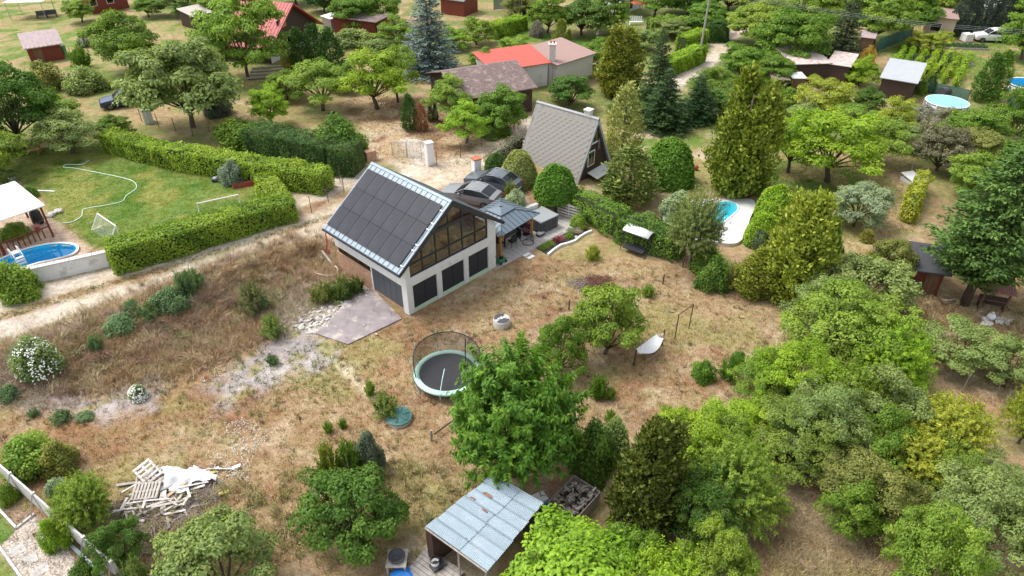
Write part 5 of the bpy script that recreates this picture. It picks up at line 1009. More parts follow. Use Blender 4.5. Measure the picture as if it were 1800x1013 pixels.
# ------------------------------------------------------------------ things on the meadow
def trampoline():
    p = G(788, 668); t = thing('trampoline', 'round trampoline with mint rim and sagging black net', 'trampoline', p); Rr, h_ = 1.85, .6
    part('mat', MB().lathe([(1.58, h_), (.01, h_-.05)], 48, close=False), 'mat_black', t); part('pad', MB().lathe([(1.56, h_+.02), (1.58, h_+.06), (1.82, h_+.05), (1.88, h_-.03), (1.84, h_-.1)], 48, close=False), 'mint', t, True)
    part('frame_ring', MB().lathe([(1.8, h_-.12), (1.85, h_-.08), (1.8, h_-.04), (1.75, h_-.08)], 40, close=False), 'steel_grey', t)
    for i in range(4):
        a = R(25+90*i); c, s = math.cos(a), math.sin(a); b_ = R(14); part('leg', MB().tube([(1.8*math.cos(a-b_), 1.8*math.sin(a-b_), h_-.1), (1.85*math.cos(a-b_), 1.85*math.sin(a-b_), .03), (1.85*math.cos(a+b_), 1.85*math.sin(a+b_), .03), (1.8*math.cos(a+b_), 1.8*math.sin(a+b_), h_-.1)], .03), 'steel_grey', t)
    angs = [R(x) for x in (10, 62, 112, 160, 196, 262, 315)]; top = 1.5
    for i, a in enumerate(angs):
        lean = 0 if i != 5 else -.9; part('pole', MB().tube([(1.9*math.cos(a), 1.9*math.sin(a), .3), (1.9*math.cos(a), 1.9*math.sin(a), h_+(top if i != 5 else .1)), ] + ([(1.2*math.cos(a), 1.2*math.sin(a), h_+.55), (.6*math.cos(a), .6*math.sin(a), h_+.75)] if i == 5 else []), .024), 'mint', t)
    N_ = 40; a0, a1 = R(2), R(204); tp, bt = [], []
    for i in range(N_+1):
        a = a0+(a1-a0)*i/N_; sag = 1.15 + .22*math.sin(math.pi*i/N_) - (.9*max(0, (i-33)/7)**2); tp.append(((1.82)*math.cos(a), 1.82*math.sin(a), h_+sag)); bt.append((1.55*math.cos(a), 1.55*math.sin(a), h_+.06))
    part('net', MB().add(tp+bt, [(i, i+1, N_+2+i, N_+1+i) for i in range(N_)]), 'net_black', t); part('net_hem', MB().tube(tp, .03, 5), 'black_plastic', t)
    part('net_post', MB().cyl((1.2*math.cos(R(40)), 1.5*math.sin(R(40)), h_+.1), (1.3*math.cos(R(42)), 1.6*math.sin(R(42)), h_+1.45), .03), 'black_plastic', t)
trampoline()
t = thing('tank_lid', 'round teal tank cover with raised ribs in dry grass', 'tank cover', G(702, 737)); part('collar', MB().lathe([(.66, -.05), (.66, .16), (.6, .16)], 36), 'offwhite', t); part('lid', MB().lathe([(.68, .16), (.70, .2), (.66, .27), (.58, .24), (.55, .3), (.02, .36)], 36), 'teal_lid', t, True)
for i in range(6): a = i*math.pi/3+.4; part('rib', MB().box((.34*math.cos(a), .34*math.sin(a), .335), (.42, .07, .05), a), 'teal_lid', t)
t = thing('well_ring', 'grey concrete well ring with cross handle lid', 'well cover', G(882, 571)); part('ring', MB().lathe([(.52, -.05), (.52, .42), (.40, .42), (.40, .3)], 32), 'offwhite', t); part('lid', MB().lathe([(.5, .42), (.5, .47), (.02, .5)], 32), 'concrete', t)
for i in range(2): part('handle', MB().box((0, 0, .52+.003*i), (.5 if i == 0 else .24, .07, .05), .3 + i*1.57), 'white_paint', t)
for k, a in enumerate((1.2, 4.0)): part('lid_half', MB().add([(.47*math.cos(a+s), .47*math.sin(a+s), .503) for s in np.linspace(0, 2.2, 12)] + [(0, 0, .507)], [tuple(range(13))]), 'charcoal', t)
# hammock between two posts
a, b_ = G(1114, 643), G(1163, 607); ha, hb = .95, .95
for q, s in ((a, 'dark post at the near end of the hammock'), (b_, 'dark post at the far end of the hammock')):
    tp = thing('hammock_post', s, 'post', q); part('post', MB().cyl((0, 0, -.2), (.04, .02, 1.15), .06, .05), 'post_rust', tp); part('hook', MB().tube([(0, 0, .92), (.06, .08, .95), (.0, .12, .92)], .012, 5), 'steel_grey', tp)
t = thing('hammock', 'white cloth hammock slung between two dark posts', 'hammock', a); d = Vector(b_)-Vector(a); L_ = d.length; e = Vector((d.x, d.y, 0)).normalized(); nr = Vector((-e.y, e.x, 0)); mb = MB(); nu, nv = 14, 8
for i in range(nu+1):
    s = .14 + .74*i/nu
    for j in range(nv+1):
        v = j/nv-.5; w_ = .9*(.55+.45*math.sin(math.pi*i/nu)); p_ = e*(L_*s) + nr*(v*w_); mb.v.append((p_.x, p_.y, .86 - .42*math.sin(math.pi*s)**1.4 + .5*v*v))
mb.f = [(i*(nv+1)+j, (i+1)*(nv+1)+j, (i+1)*(nv+1)+j+1, i*(nv+1)+j+1) for i in range(nu) for j in range(nv)]; part('cloth', mb, 'fabric_white', t, True)
for s0, s1 in ((.01, .14), (.99, .88)):
    for v in (-.2, 0, .2): p0, p1 = e*(L_*s0), e*(L_*s1)+nr*v; part('rope', MB().cyl((p0.x, p0.y, .93), (p1.x, p1.y, .74), .012, n=4), 'fabric_white', t)
for i in range(14): s = .2+.6*i/13; p_ = e*(L_*s)-nr*.42; part('tassel', MB().cyl((p_.x, p_.y, .60-.3*math.sin(math.pi*s)), (p_.x, p_.y, .28-.2*math.sin(math.pi*s)), .012, .004, 4), 'fabric_white', t)
a, b_ = G(1186, 596), G(1211, 577); t = thing('carpet_bar', 'dark metal carpet beating frame standing in dry grass', 'frame', a); d = Vector(b_)-Vector(a)
part('post', MB().cyl((0, 0, -.1), (0, 0, 1.85), .035), 'post_rust', t); part('post', MB().cyl((d.x, d.y, -.1), (d.x, d.y, 1.85), .035), 'post_rust', t); part('bar', MB().cyl((0, 0, 1.82), (d.x, d.y, 1.82), .03), 'post_rust', t)
# swing seat
def swing():
    p = G(1120, 440); rz = heading(G(1098, 425), G(1140, 440)); t = thing('swing_seat', 'garden swing seat with black bench and white arched canopy', 'swing seat', p, rz); w = 1.0
    mb = MB(); n_ = 10; top = []
    for i in range(n_+1): a = -1.15+2.3*i/n_; top.append((-.0, .62*math.sin(a)/math.sin(1.15), 1.62+.28*(math.cos(a)-.4)))
    mb.v = [(-w*1.02, y, z) for x, y, z in top] + [(w*1.02, y, z) for x, y, z in top] + [(-w*1.02, y, z-.04) for x, y, z in top] + [(w*1.02, y, z-.04) for x, y, z in top]; k = n_+1
    mb.f = [(i, i+1, k+i+1, k+i) for i in range(n_)] + [(2*k+i, 3*k+i, 3*k+i+1, 2*k+i+1) for i in range(n_)] + [(i, 2*k+i, 2*k+i+1, i+1) for i in range(n_)] + [(k+i, k+i+1, 3*k+i+1, 3*k+i) for i in range(n_)]
    part('canopy', mb, 'fabric_white', t, True); part('seat', MB().bx(-w*.8, w*.8, -.3, .25, .42, .50), 'fabric_black', t); part('backrest', MB().box((0, .32, .78), (w*1.6, .08, .58), rx=R(-14)), 'fabric_black', t)
    for x in (-w, w): part('leg', MB().tube([(x, -.75, 0), (x, 0, 1.7), (x, .75, 0)], .03), 'black_plastic', t); part('arm_strut', MB().tube([(x, -.4, .8), (x, .4, .8)], .02), 'black_plastic', t)
    for x in (-w*.78, w*.78): part('hanger', MB().cyl((x, -.2, .48), (x, 0, 1.68), .012, n=4), 'black_plastic', t)
    part('top_bar', MB().cyl((-w, 0, 1.68), (w, 0, 1.68), .03), 'black_plastic', t); part('footrest', MB().bx(-w*.8, w*.8, -.85, -.3, .36, .42), 'fabric_black', t)
swing()
# concrete slab before the side shutter and its rubble
sp = [(556, 588), (612, 607), (706, 562), (655, 508), (610, 535)]; P = [flat(*q) for q in sp]; o = P[0]; t = tag(part('concrete_slab', MB().prism([(p_[0]-o[0], p_[1]-o[1], .0) for p_ in P], (0, 0, .09)), 'slab_mauve', None, loc=(o[0], o[1], 0)), 'weathered mauve concrete slab before the grey side shutter', None, kind='structure')
random.seed(3); rocks = []
for v in range(4):
    mb = MB(); bm = bmesh.new(); bmesh.ops.create_icosphere(bm, subdivisions=1, radius=.5)
    for q in bm.verts: q.co *= random.uniform(.6, 1.25); q.co.z *= .5; q.co.x *= 1.35
    me = bpy.data.meshes.new('stone'); bm.to_mesh(me); bm.free(); me.materials.append(MATS['stone']); rocks.append(me)
RUB = thing('rubble', 'heap of pale broken stones beside the mauve slab', 'rubble', (*flat(520, 545), 0)); zone = np.array([(472, 522), (505, 512), (540, 545), (600, 530), (650, 505), (660, 515), (600, 548), (560, 590), (500, 580), (478, 560)]); k = 0
while k < 190:
    x, y = random.uniform(460, 665), random.uniform(505, 595)
    if not inside(np.array(x), np.array(y), zone): continue
    p = G(x, y); s = random.uniform(.12, .36); q = link('stone', random.choice(rocks), RUB, (p[0]-RUB.location.x, p[1]-RUB.location.y, p[2]+.04), random.uniform(0, 6)); q.scale = (s, s, s); q.rotation_euler = (random.uniform(-.4, .4), random.uniform(-.4, .4), random.uniform(0, 6)); k += 1
for i, (x, y, s) in enumerate(((690, 530, .16), (640, 575, .14), (662, 590, .15))): q = link('loose_stone', rocks[i], None, G(x, y, .13), i); q.scale = (s,)*3; tag(q, ('loose pale stone on the slab nearest the shutter', 'loose pale stone on the slab middle', 'loose pale stone near the slab front edge')[i], 'stone')
t = thing('plastic_pipe', 'curled pale plastic drain pipe in the dug-out bank', 'pipe', G(575, 482, .15), .2); part('pipe', MB().tube([(.75*math.cos(a), .55*math.sin(a), .08+.1*math.sin(a*2)) for a in np.linspace(2.3, 7.0, 22)], .06), 'beige_panel', t, True); part('end_collar', MB().cyl((.75*math.cos(2.3)-.03, .55*math.sin(2.3), .05), (.75*math.cos(2.3)+.06, .55*math.sin(2.3)+.06, .05), .08), 'beige_panel', t)
t = thing('red_strap', 'red strap hanging at the far roof corner of the house', 'strap', HP(-.62, HL-.1, 2.0)); part('strap', MB().tube([(0, 0, 1.2), (0, 0, .5), (-.1, .05, .1), (-.2, .1, -.3), (-.05, .1, -.45), (.05, .05, -.1)], .05), 'roof_red', t, True); part('hook', MB().cyl((0, 0, 1.2), (.1, 0, 1.3), .02), 'steel_grey', t)
t = single('timber_beam', MB().box((0, 0, .3), (1.9, .14, .1), ry=.25), 'wood_grey', 'grey timber leaning on the earth bank', 'beam', G(578, 462), -.9)
# fire bowl and small clutter by the shed
t = thing('fire_bowl', 'rusty fire bowl on a small square table', 'fire bowl', G(700, 995)); part('table_top', MB().bx(-.42, .42, -.42, .42, .5, .56), 'pallet', t); part('bowl', MB().lathe([(.1, .56), (.32, .6), (.36, .72), (.3, .72), (.1, .62)], 18), 'charcoal', t)
for x in (-.36, .36):
    for y in (-.36, .36): part('leg', MB().bx(x-.04, x+.04, y-.04, y+.04, 0, .5), 'wood_grey', t)
t = thing('bucket', 'white plastic bucket with black rim standing on pallets', 'bucket', G(766, 1000, .22)); part('body', MB().lathe([(.15, 0), (.2, .45), (.185, .45), (.14, .03)], 18), 'white_paint', t, True); part('band', MB().lathe([(.205, .4), (.212, .45), (.17, .46), (.16, .3)], 18, close=False), 'black_plastic', t)
t = thing('work_platform', 'weathered plank platform under the metal roof edge', 'platform', G(762, 1012), R(-36))
for i in range(8): part('plank', MB().bx(-1., 1., -.8+i*.2, -.62+i*.2, .16, .2), 'wood_grey', t)
for x in (-.8, .8): part('joist', MB().bx(x-.05, x+.05, -.8, .8, .0, .16), 'wood_grey', t)
t = thing('tool_box', 'dark flat case on the plank platform', 'case', G(770, 1000, .21), .7); part('case', MB().bx(-.3, .3, -.2, .2, 0, .14), 'charcoal', t); part('handle', MB().bx(-.1, .1, -.25, -.2, .05, .08), 'black_plastic', t)
def bag(px_, py_, label, s=.5):
    mb = MB(); bm = bmesh.new(); bmesh.ops.create_icosphere(bm, subdivisions=2, radius=.5); random.seed(px_)
    for q in bm.verts: q.co *= random.uniform(.8, 1.15); q.co.z = max(q.co.z, -.25)*.6
    me = bpy.data.meshes.new('bag'); bm.to_mesh(me); bm.free(); me.materials.append(MATS['blue_plastic']); o = link('blue_bag', me, None, G(px_, py_, .12)); o.scale = (s*1.3, s, s); return tag(o, label, 'bag')
bag(708, 1014, 'crumpled blue sheet on the ground by the fire bowl', .8); bag(960, 893, 'blue bag between the metal roof and log crate', .7); bag(972, 902, 'crumpled blue film leaning at the log crate corner', .55)
t = thing('white_box', 'white polystyrene box behind the metal roof', 'box', G(948, 888, .0), .5); part('box', MB().bx(-.3, .3, -.25, .25, 0, .5), 'white_paint', t); part('lid', MB().bx(-.32, .32, -.27, .27, .5, .56), 'white_paint', t)
# metal shed roof of overlapping corrugated sheets
def metal_shed():
    A, Bv, C_, D_ = [Vector((*flat(x, y, z), z)) for x, y, z in ((747, 926, 2.25), (856, 1004, 2.2), (955, 886, 2.45), (864, 835, 2.5))]
    t = thing('open_shed', 'open shed under overlapping pale corrugated sheets with rust spots', 'shed', (A.x, A.y, 0)); o = Vector((A.x, A.y, 0)); F_ = (Bv-A); E_ = (D_-A); nsh = 7; up = F_.cross(E_).normalized(); up = -up if up.z < 0 else up
    random.seed(5)
    for i in range(nsh):
        for j in range(2):
            s0, s1 = i/nsh, (i+1)/nsh+.012; f0, f1 = (-.0, .56) if j == 0 else (.52, 1.0); sh = random.uniform(-.012, .012); f0 += sh + .012*(i % 2); f1 += sh; mb = MB(); n_ = 44
            for k in range(n_+1):
                s = s0 + (s1-s0)*k/n_; z_ = .026*math.cos(2*math.pi*k/n_*6) + (.03 if j == 0 else 0) + .008*(i % 2)
                for f_ in (f0, f1): p_ = A + E_*s + (Bv-A)*f_ + (C_-Bv-E_)*s*f_ + up*z_ - o; mb.v.append(tuple(p_))
            mb.f = [(2*k, 2*k+1, 2*k+3, 2*k+2) for k in range(n_)]; part('roof_sheet', mb, 'galv' if (i+j) % 3 else 'galv_two', t, True)
    for s, f_, w_, l_ in ((.74, .22, .16, .5), (.60, .12, .1, .3), (.56, .36, .1, .32), (.16, .5, .05, .06)):
        c = A + E_*s + F_*f_ + up*.075 - o; e1, e2 = F_.normalized()*l_/2, E_.normalized()*w_/2; part('rust_patch', MB().add([c-e1-e2*.6, c-e1*.4-e2, c+e1*.7-e2*.8, c+e1+e2*.2, c+e1*.3+e2, c-e1*.8+e2*.7], [tuple(range(6))]), 'rust', t)
    cor = [A, Bv, C_, D_]
    for p_ in (A.lerp(Bv, .06)+E_*.04, A.lerp(Bv, .5)+E_*.04, A.lerp(Bv, .94)+E_*.04, C_.lerp(Bv, .05)-F_*.05, D_+F_*.05-E_*.04, A+F_*.05+E_*.5): part('post', MB().cyl((p_.x-o.x, p_.y-o.y, -.1), (p_.x-o.x, p_.y-o.y, p_.z-.06), .05), 'wood_grey', t)
    for a_, b2 in ((A, Bv), (D_, C_)): part('beam', MB().cyl(a_-o-up*.09, b2-o-up*.09, .05, n=6), 'wood_grey', t)
    q1, q2 = D_-o, C_-o; part('back_boards', MB().prism([(q1.x, q1.y, 0), (q2.x, q2.y, 0), (q2.x, q2.y, q2.z-.15), (q1.x, q1.y, q1.z-.15)], (E_.normalized()*-.04)), 'wood_dark', t); q1 = A-o
    part('side_boards', MB().prism([(0, 0, 0), (E_.x, E_.y, 0), (E_.x, E_.y, D_.z-.15), (0, 0, A.z-.15)], F_.normalized()*.04 + F_.normalized()*.3), 'wood_dark', t)
metal_shed()
t = thing('log_crate', 'grey crate heaped with split firewood beside the shed', 'crate', (*flat(1010, 872, .9), 0), heading(flat(975, 880, .9), flat(1012, 905, .9))); cw, cd, ch = .72, .98, .9
for z in (.08, .3, .52, .74):
    for y in (-cd, cd): part('slat', MB().bx(-cw, cw, y-.02, y+.02, z-.09, z+.09), 'wood_grey', t)
    for x in (-cw, cw): part('slat', MB().bx(x-.02, x+.02, -cd+.03, cd-.03, z-.09, z+.085), 'wood_grey', t)
random.seed(8)
for i in range(130): a = random.uniform(0, 3.1); x, y, z = random.uniform(-cw+.1, cw-.1), random.uniform(-cd+.1, cd-.1), random.uniform(.55, .98); d = Vector((math.cos(a), math.sin(a), random.uniform(-.3, .3)))*random.uniform(.08, .15); part('log', MB().cyl(Vector((x, y, z))-d, Vector((x, y, z))+d, random.uniform(.035, .07), n=5), random.choice(('log', 'wood_grey', 'twig')), t)
part('filling', MB().bx(-cw+.03, cw-.03, -cd+.03, cd-.03, .02, .6), 'soil', t)
# ladder leaning into the cherry tree
a = Vector((*flat(962, 890, 0), 0)); b_ = Vector((*flat(946, 818, 2.2), 2.2)); t = thing('ladder', 'weathered ladder leaning into the cherry tree', 'ladder', a); d = b_-a; sd_ = Vector((d.y, -d.x, 0)).normalized(); sd_ = Vector((1, .1, 0)).normalized()*.2
for s in (-1, 1): part('rail', MB().cyl(sd_*s, d+sd_*s*.85, .03, n=6), 'wood_grey', t)
for i in range(9): q = d*(i+.6)/9.4; part('rung', MB().cyl(q-sd_, q+sd_, .02, n=5), 'wood_grey', t)
t = single('prop_pole', MB().cyl((0, 0, 0), (.9, .7, 1.9), .045), 'wood_grey', 'leaning grey pole between shed roof and ladder', 'pole', (*flat(912, 852, .2), .0))
# ------------------------------------------------------------------ heap of pallets and white sheet
def pallet(px_, py_, z, rz, rx, ry, label, gap=.13, mat='pallet', n_=7):
    t = thing('pallet', label, 'pallet', G(px_, py_, z), rz); t.rotation_euler = (rx, ry, rz)
    for i in range(n_): part('slat', MB().bx(-.6+i*(1.2-gap*.7)/(n_-1)-.0, -.6+i*(1.2-gap*.7)/(n_-1)+gap*.72, -.42, .42, .12, .145), mat, t)
    for y in (-.38, 0, .38): part('bearer', MB().bx(-.6, .6, y-.045, y+.045, .02, .12), mat, t)
    for x in (-.55, 0, .55): part('bottom_slat', MB().bx(x-.05, x+.05, -.42, .42, 0, .02), mat, t)
pallet(266, 842, .42, R(-38), R(10), R(8), 'pale wide slatted pallet on top of the heap', .17, 'whitewash', 5); pallet(262, 872, .3, R(4), R(12), R(-4), 'brownish close slatted pallet in the heap middle', .14, 'pallet', 8); pallet(246, 896, .05, R(38), R(4), R(6), 'open slatted pallet lying lowest towards the bush', .10, 'whitewash', 5)
pallet(283, 850, .30, R(-30), R(-8), R(14), 'broken pallet half under the white sheet', .15, 'pallet', 6)
def white_sheet():
    c = G(325, 848); t = thing('white_sheet', 'crumpled white plastic sheet spread over the rubbish heap', 'sheet', c); n_ = 46
    xs2 = np.linspace(-1.9, 2.4, n_); ys2 = np.linspace(-1.15, 1.25, 30); A, Bq = np.meshgrid(xs2, ys2); z = .12 + .42*np.exp(-((A+.1)**2/1.5 + (Bq-.1)**2/.5)) + .5*(fbm(A+50, Bq+50, 8, 1.6)-.4) + .26*(vnoise(A+9, Bq+3, 15, 4.)-.5); z = np.maximum(z, .04)
    ang = np.arctan2(Bq/1.0, A/1.7); rad = np.hypot(A/1.75, Bq/1.0); lim = .72 + .16*np.sin(3*ang+.5) + .12*np.sin(5*ang+2) + .25*(fbm(A+20, Bq+70, 9, 1.3)-.5); keep = rad < lim
    tail = (np.abs(Bq - (.55+.12*A)) < .13+.05*np.sin(A*7)) & (A > 0); tail2 = (np.abs((A+1.1) + .0 - (Bq+.6)*.55) < .17) & (Bq < .1) & (Bq > -1.1); keep |= tail | tail2
    I_ = np.arange(A.size).reshape(A.shape); f = keep[:-1, :-1] & keep[1:, 1:] & keep[1:, :-1] & keep[:-1, 1:]; F_ = np.stack([I_[:-1, :-1], I_[:-1, 1:], I_[1:, 1:], I_[1:, :-1]], -1)[f]
    u, inv = np.unique(F_, return_inverse=True); me = np_mesh('sheet', np.stack([A, Bq, z], -1).reshape(-1, 3)[u], inv.reshape(-1, 4), MATS['tarp'], None, False); link('sheet', me, t)
white_sheet()
def boards(specs):
    for px_, py_, z, L_, w_, rz, ry, mat, lab in specs: single('board', MB().box((0, 0, 0), (L_, w_, .04), ry=ry), mat, lab, 'board', G(px_, py_, z), rz)
boards([(290, 885, .25, 1.5, .22, R(-72), .12, 'whitewash', 'broad white board standing out of the heap front'), (313, 868, .3, 1.2, .16, R(52), -.1, 'pine_floor', 'clean yellowish board below the white sheet'), (242, 914, .06, .8, .12, R(-18), .0, 'whitewash', 'short pale board lying before the open slatted pallet'), (232, 852, .1, 1.3, .14, R(12), .02, 'wood_grey', 'weathered board poking out behind the pallets'), (296, 917, .12, .9, .1, R(-60), .1, 'whitewash', 'narrow white lath at the heap foot'), (335, 893, .06, 1.6, .08, R(14), .0, 'wood_grey', 'thin grey board right of the heap foot')])
SW = thing('scrap_wood', 'messy heap of thin broken boards under the pallets', 'scrap wood', G(275, 880)); random.seed(66)
for i in range(46):
    a_ = random.choice((R(20), R(60), R(-50), R(100))) + random.uniform(-.4, .4); part('plank', MB().box((random.uniform(-1.5, 1.7), random.uniform(-1., .9), random.uniform(.08, .42)), (random.uniform(.45, 1.3), random.uniform(.06, .13), .025), a_, ry=random.uniform(-.25, .25)), random.choice(('whitewash', 'pallet', 'wood_grey', 'whitewash')), SW)
for q, s in (((375, 832), 'yellow foam strip behind the white sheet'), ((394, 868), 'yellow foam lump beside the white sheet tail')): single('foam_strip', MB().box((0, 0, .06), (.45, .16, .1), .5, rx=.2), 'yellow_foam', s, 'foam', G(*q))
def twig_heap(name, label, px_, py_, R_, n_, h_, mat, seed, sx=1.5):
    rng = np.random.default_rng(seed); mb = MB()
    for i in range(n_):
        a = rng.uniform(0, 6.28); r = R_*math.sqrt(rng.random()); b2 = rng.uniform(0, 6.28); L_ = rng.uniform(.3, 1.)*.5; z = h_*(1-r/R_)*rng.random() + .03; c = np.array([r*math.cos(a)*sx, r*math.sin(a), z]); d = np.array([math.cos(b2), math.sin(b2), rng.normal()*.12])*L_; mb.cyl(c-d, c+d, rng.uniform(.008, .022), .005, 4, False)
    o = tag(part(name, mb, mat, None, loc=G(px_, py_)), label, None, kind='stuff'); return o
twig_heap('brushwood', 'dry brushwood heaped under the pallets and sheet', 275, 890, 1.4, 330, .4, 'twig', 1); twig_heap('brushwood', 'pruned twigs spread in front of the rubbish heap', 300, 935, 1.2, 300, .3, 'twig', 2, 1.7); twig_heap('brushwood', 'dark twigs below the right end of the white sheet', 345, 868, .9, 260, .3, 'twig', 3)
twig_heap('brushwood', 'reddish heap of cut branches beyond the orchard tree', 1048, 500, .95, 320, .4, 'mulch', 4, 1.3); twig_heap('brushwood', 'grey prunings beside the reddish branch heap', 1025, 500, .7, 160, .25, 'twig', 5)
# ------------------------------------------------------------------ concrete boundary wall, bottom corner
a, b_ = G(-70, 770), G(215, 1022); rz = heading(a, b_); L_ = (Vector(b_)-Vector(a)).length; t = thing('boundary_wall', 'long concrete panel wall crossing the bottom corner', 'wall', a, rz); npan = 7
for i in range(npan): part('panel', MB().bx(i*L_/npan+.03, (i+1)*L_/npan-.03, -.04, .04, 0, 1.25), 'concrete', t)
for i in range(npan+1): p_ = part('post', MB().bx(i*L_/npan-.06, i*L_/npan+.06, -.075, .075, 0, 1.32), 'concrete', t); part('stay', MB().tube([(i*L_/npan, -.07, 1.2), (i*L_/npan, -.55, .02)], .025, 5), 'steel_grey', p_)
# edging between bed, pebbles and lawn
for q0, q1, s in (((0, 898), (30, 930), 'pale kerb between lawn and planting bed'), ((30, 930), (62, 905), 'pale kerb between planting bed and pebbles'), ((0, 963), (42, 1022), 'pale kerb between pebbles and lower lawn')):
    a, b_ = G(*q0), G(*q1); single('kerb', MB().bx(0, (Vector(b_)-Vector(a)).length, -.05, .05, 0, .12), 'concrete', s, 'kerb', a, heading(a, b_))
for i, q in enumerate(((32, 968), (52, 985), (72, 1003))): single('stepping_stone', MB().bx(-.3, .3, -.26, .26, 0, .05), 'paver', ('square stepping stone nearest the lawn in the pebbles', 'middle square stepping stone in the pebbles', 'square stepping stone nearest the frame bottom in the pebbles')[i], 'slab', G(*q), .7)
PEB = thing('pebbles', 'beige pebbles of the path behind the wall', None, (0, 0, 0)); PEB['kind'] = 'stuff'; rng = np.random.default_rng(12); V_, F_ = [], []
zone = WREG['pebbles']; lo, hi = zone.min(0), zone.max(0); oc = np.array([(1, 0, 0), (0, 1, 0), (-1, 0, 0), (0, -1, 0), (0, 0, .8)]); k = 0
xy = rng.uniform(lo, hi, (9000, 2)); xy = xy[inside(xy[:, 0], xy[:, 1], zone)][:3600]
for p_ in xy: s = rng.uniform(.03, .085); a = rng.uniform(0, 6); c_, s_ = math.cos(a), math.sin(a); q = oc*s*np.array([1.4, 1, .8]); V_.append(np.c_[q[:, 0]*c_-q[:, 1]*s_+p_[0], q[:, 0]*s_+q[:, 1]*c_+p_[1], q[:, 2]+.01]); F_.append(np.array([(0, 1, 4), (1, 2, 4), (2, 3, 4), (3, 0, 4)])+5*k); k += 1
sh = np.repeat(rng.uniform(.5, 1.15, len(xy)), 5)[:, None]*np.array([.55, .47, .40]); link('pebble', np_mesh('pebble', np.vstack(V_), np.vstack(F_), GRASSM, sh), PEB)
pv = thing('drain_channel', 'blue grey steel edging at the foot of the concrete wall', 'edging', G(128, 962), heading(G(128, 962), G(190, 1020))); part('channel', MB().bx(0, 4.0, -.05, .05, 0, .18), 'roof_metal', pv); part('lip', MB().bx(0, 4.0, -.09, -.05, .14, .18), 'roof_metal', pv)

# ------------------------------------------------------------------ left lawn: goals, hose, planter, bench, mower
def goal(a, b_, label, h_=.95):
    a, b_ = Vector(G(*a)), Vector(G(*b_)); t = thing('football_goal', label, 'goal', a, heading(a, b_)); w = (b_-a).length; part('frame', MB().tube([(0, 0, 0), (0, 0, h_), (w, 0, h_), (w, 0, 0)], .045), 'white_paint', t)
    for x in (0, w): part('side_frame', MB().tube([(x, 0, h_), (x, -.75, .03), (x, 0, .03)], .035), 'white_paint', t)
    part('net', MB().add([(0, 0, h_), (w, 0, h_), (w, -.75, .03), (0, -.75, .03)], [(0, 1, 2, 3)]), 'net_pale', t)
goal((424, 362), (352, 378), 'white football goal beside the clipped hedge'); goal((180, 398), (212, 420), 'small white goal frame at the hedge end', 1.05)
hp = [(155, 284), (143, 290), (118, 290), (112, 295), (128, 296), (160, 302), (210, 312), (235, 320), (240, 332), (222, 345), (215, 355), (185, 362), (150, 368), (145, 375), (143, 382), (125, 392), (105, 393)]
P = [G(*q, .03) for q in hp]; o = P[0]; pts = []
for i in range(len(P)-1):
    p0, p1, p2, p3 = [Vector(P[max(0, min(len(P)-1, i+k_))])-Vector(o) for k_ in (-1, 0, 1, 2)]
    for s in (0, .33, .66): pts.append(.5*((2*p1)+(p2-p0)*s+(2*p0-5*p1+4*p2-p3)*s*s+(3*p1-p0-3*p2+p3)*s**3))
t = thing('garden_hose', 'pale green garden hose winding over the lawn', 'hose', o); part('hose', MB().tube(pts, .045, 5), 'hose', t, True); part('sprinkler', MB().lathe([(.15, 0), (.12, .06), (.03, .08), (.03, .2)], 10), 'steel_grey', t)
t = thing('planter', 'red wooden planter box by the sage bush', 'planter', G(428, 325), heading(G(415, 322), G(442, 318)))
for y in (-.45, .45): part('side_board', MB().bx(-.75, .75, y-.03, y+.03, 0, .42), 'shed_red_light', t)
for x in (-.75, .75): part('side_board', MB().bx(x-.03, x+.03, -.42, .42, 0, .41), 'shed_red_light', t)
part('soil', MB().bx(-.7, .7, -.4, .4, .02, .32), 'soil', t)
t = thing('planter', 'red wooden planter box behind the hedge corner', 'planter', G(507, 325), .3)
for y in (-.35, .35): part('side_board', MB().bx(-.35, .35, y-.03, y+.03, 0, .5), 'shed_red_light', t)
for x in (-.35, .35): part('side_board', MB().bx(x-.03, x+.03, -.32, .32, 0, .49), 'shed_red_light', t)
t = thing('robot_mower', 'grey robot mower on the lawn near the planter', 'mower', G(380, 318), .2); part('body', MB().lathe([(.32, .06), (.36, .15), (.28, .28), (.02, .32)], 18), 'charcoal', t, True); part('cover', MB().lathe([(.2, .30), (.15, .34), (.02, .35)], 14), 'steel_grey', t)
for y in (-.3, .3): part('wheel', MB().cyl((-.15, y-.04, .12), (-.15, y+.04, .12), .12, n=12), 'rubber', t)
t = thing('picnic_bench', 'orange varnished picnic bench under the trees', 'bench', G(52, 272), heading(G(30, 275), G(74, 270))); part('table_top', MB().bx(-1., 1., .25, .75, .68, .73), 'wood_orange', t); part('seat', MB().bx(-1., 1., -.35, -.05, .42, .47), 'wood_orange', t)
for x in (-.8, .8): part('leg', MB().bx(x-.04, x+.04, -.3, .6, 0, .42), 'wood_orange', t); part('upright', MB().bx(x-.04, x+.04, .42, .55, .42, .68), 'wood_orange', t)
single('white_plank', MB().box((0, 0, .05), (1.6, .12, .08)), 'white_paint', 'white plank lying on the lawn beside the terrace canopy', 'plank', G(80, 337), -.1)
for i, (q, s) in enumerate((((85, 382), 'grey edging boulder nearest the grill'), ((94, 377), 'grey edging boulder in the middle of the terrace rim'), ((104, 373), 'grey edging boulder farthest onto the lawn'))): o = link('boulder', rocks[i], None, G(*q, .1), i); o.scale = (.6, .6, .8); tag(o, s, 'stone')

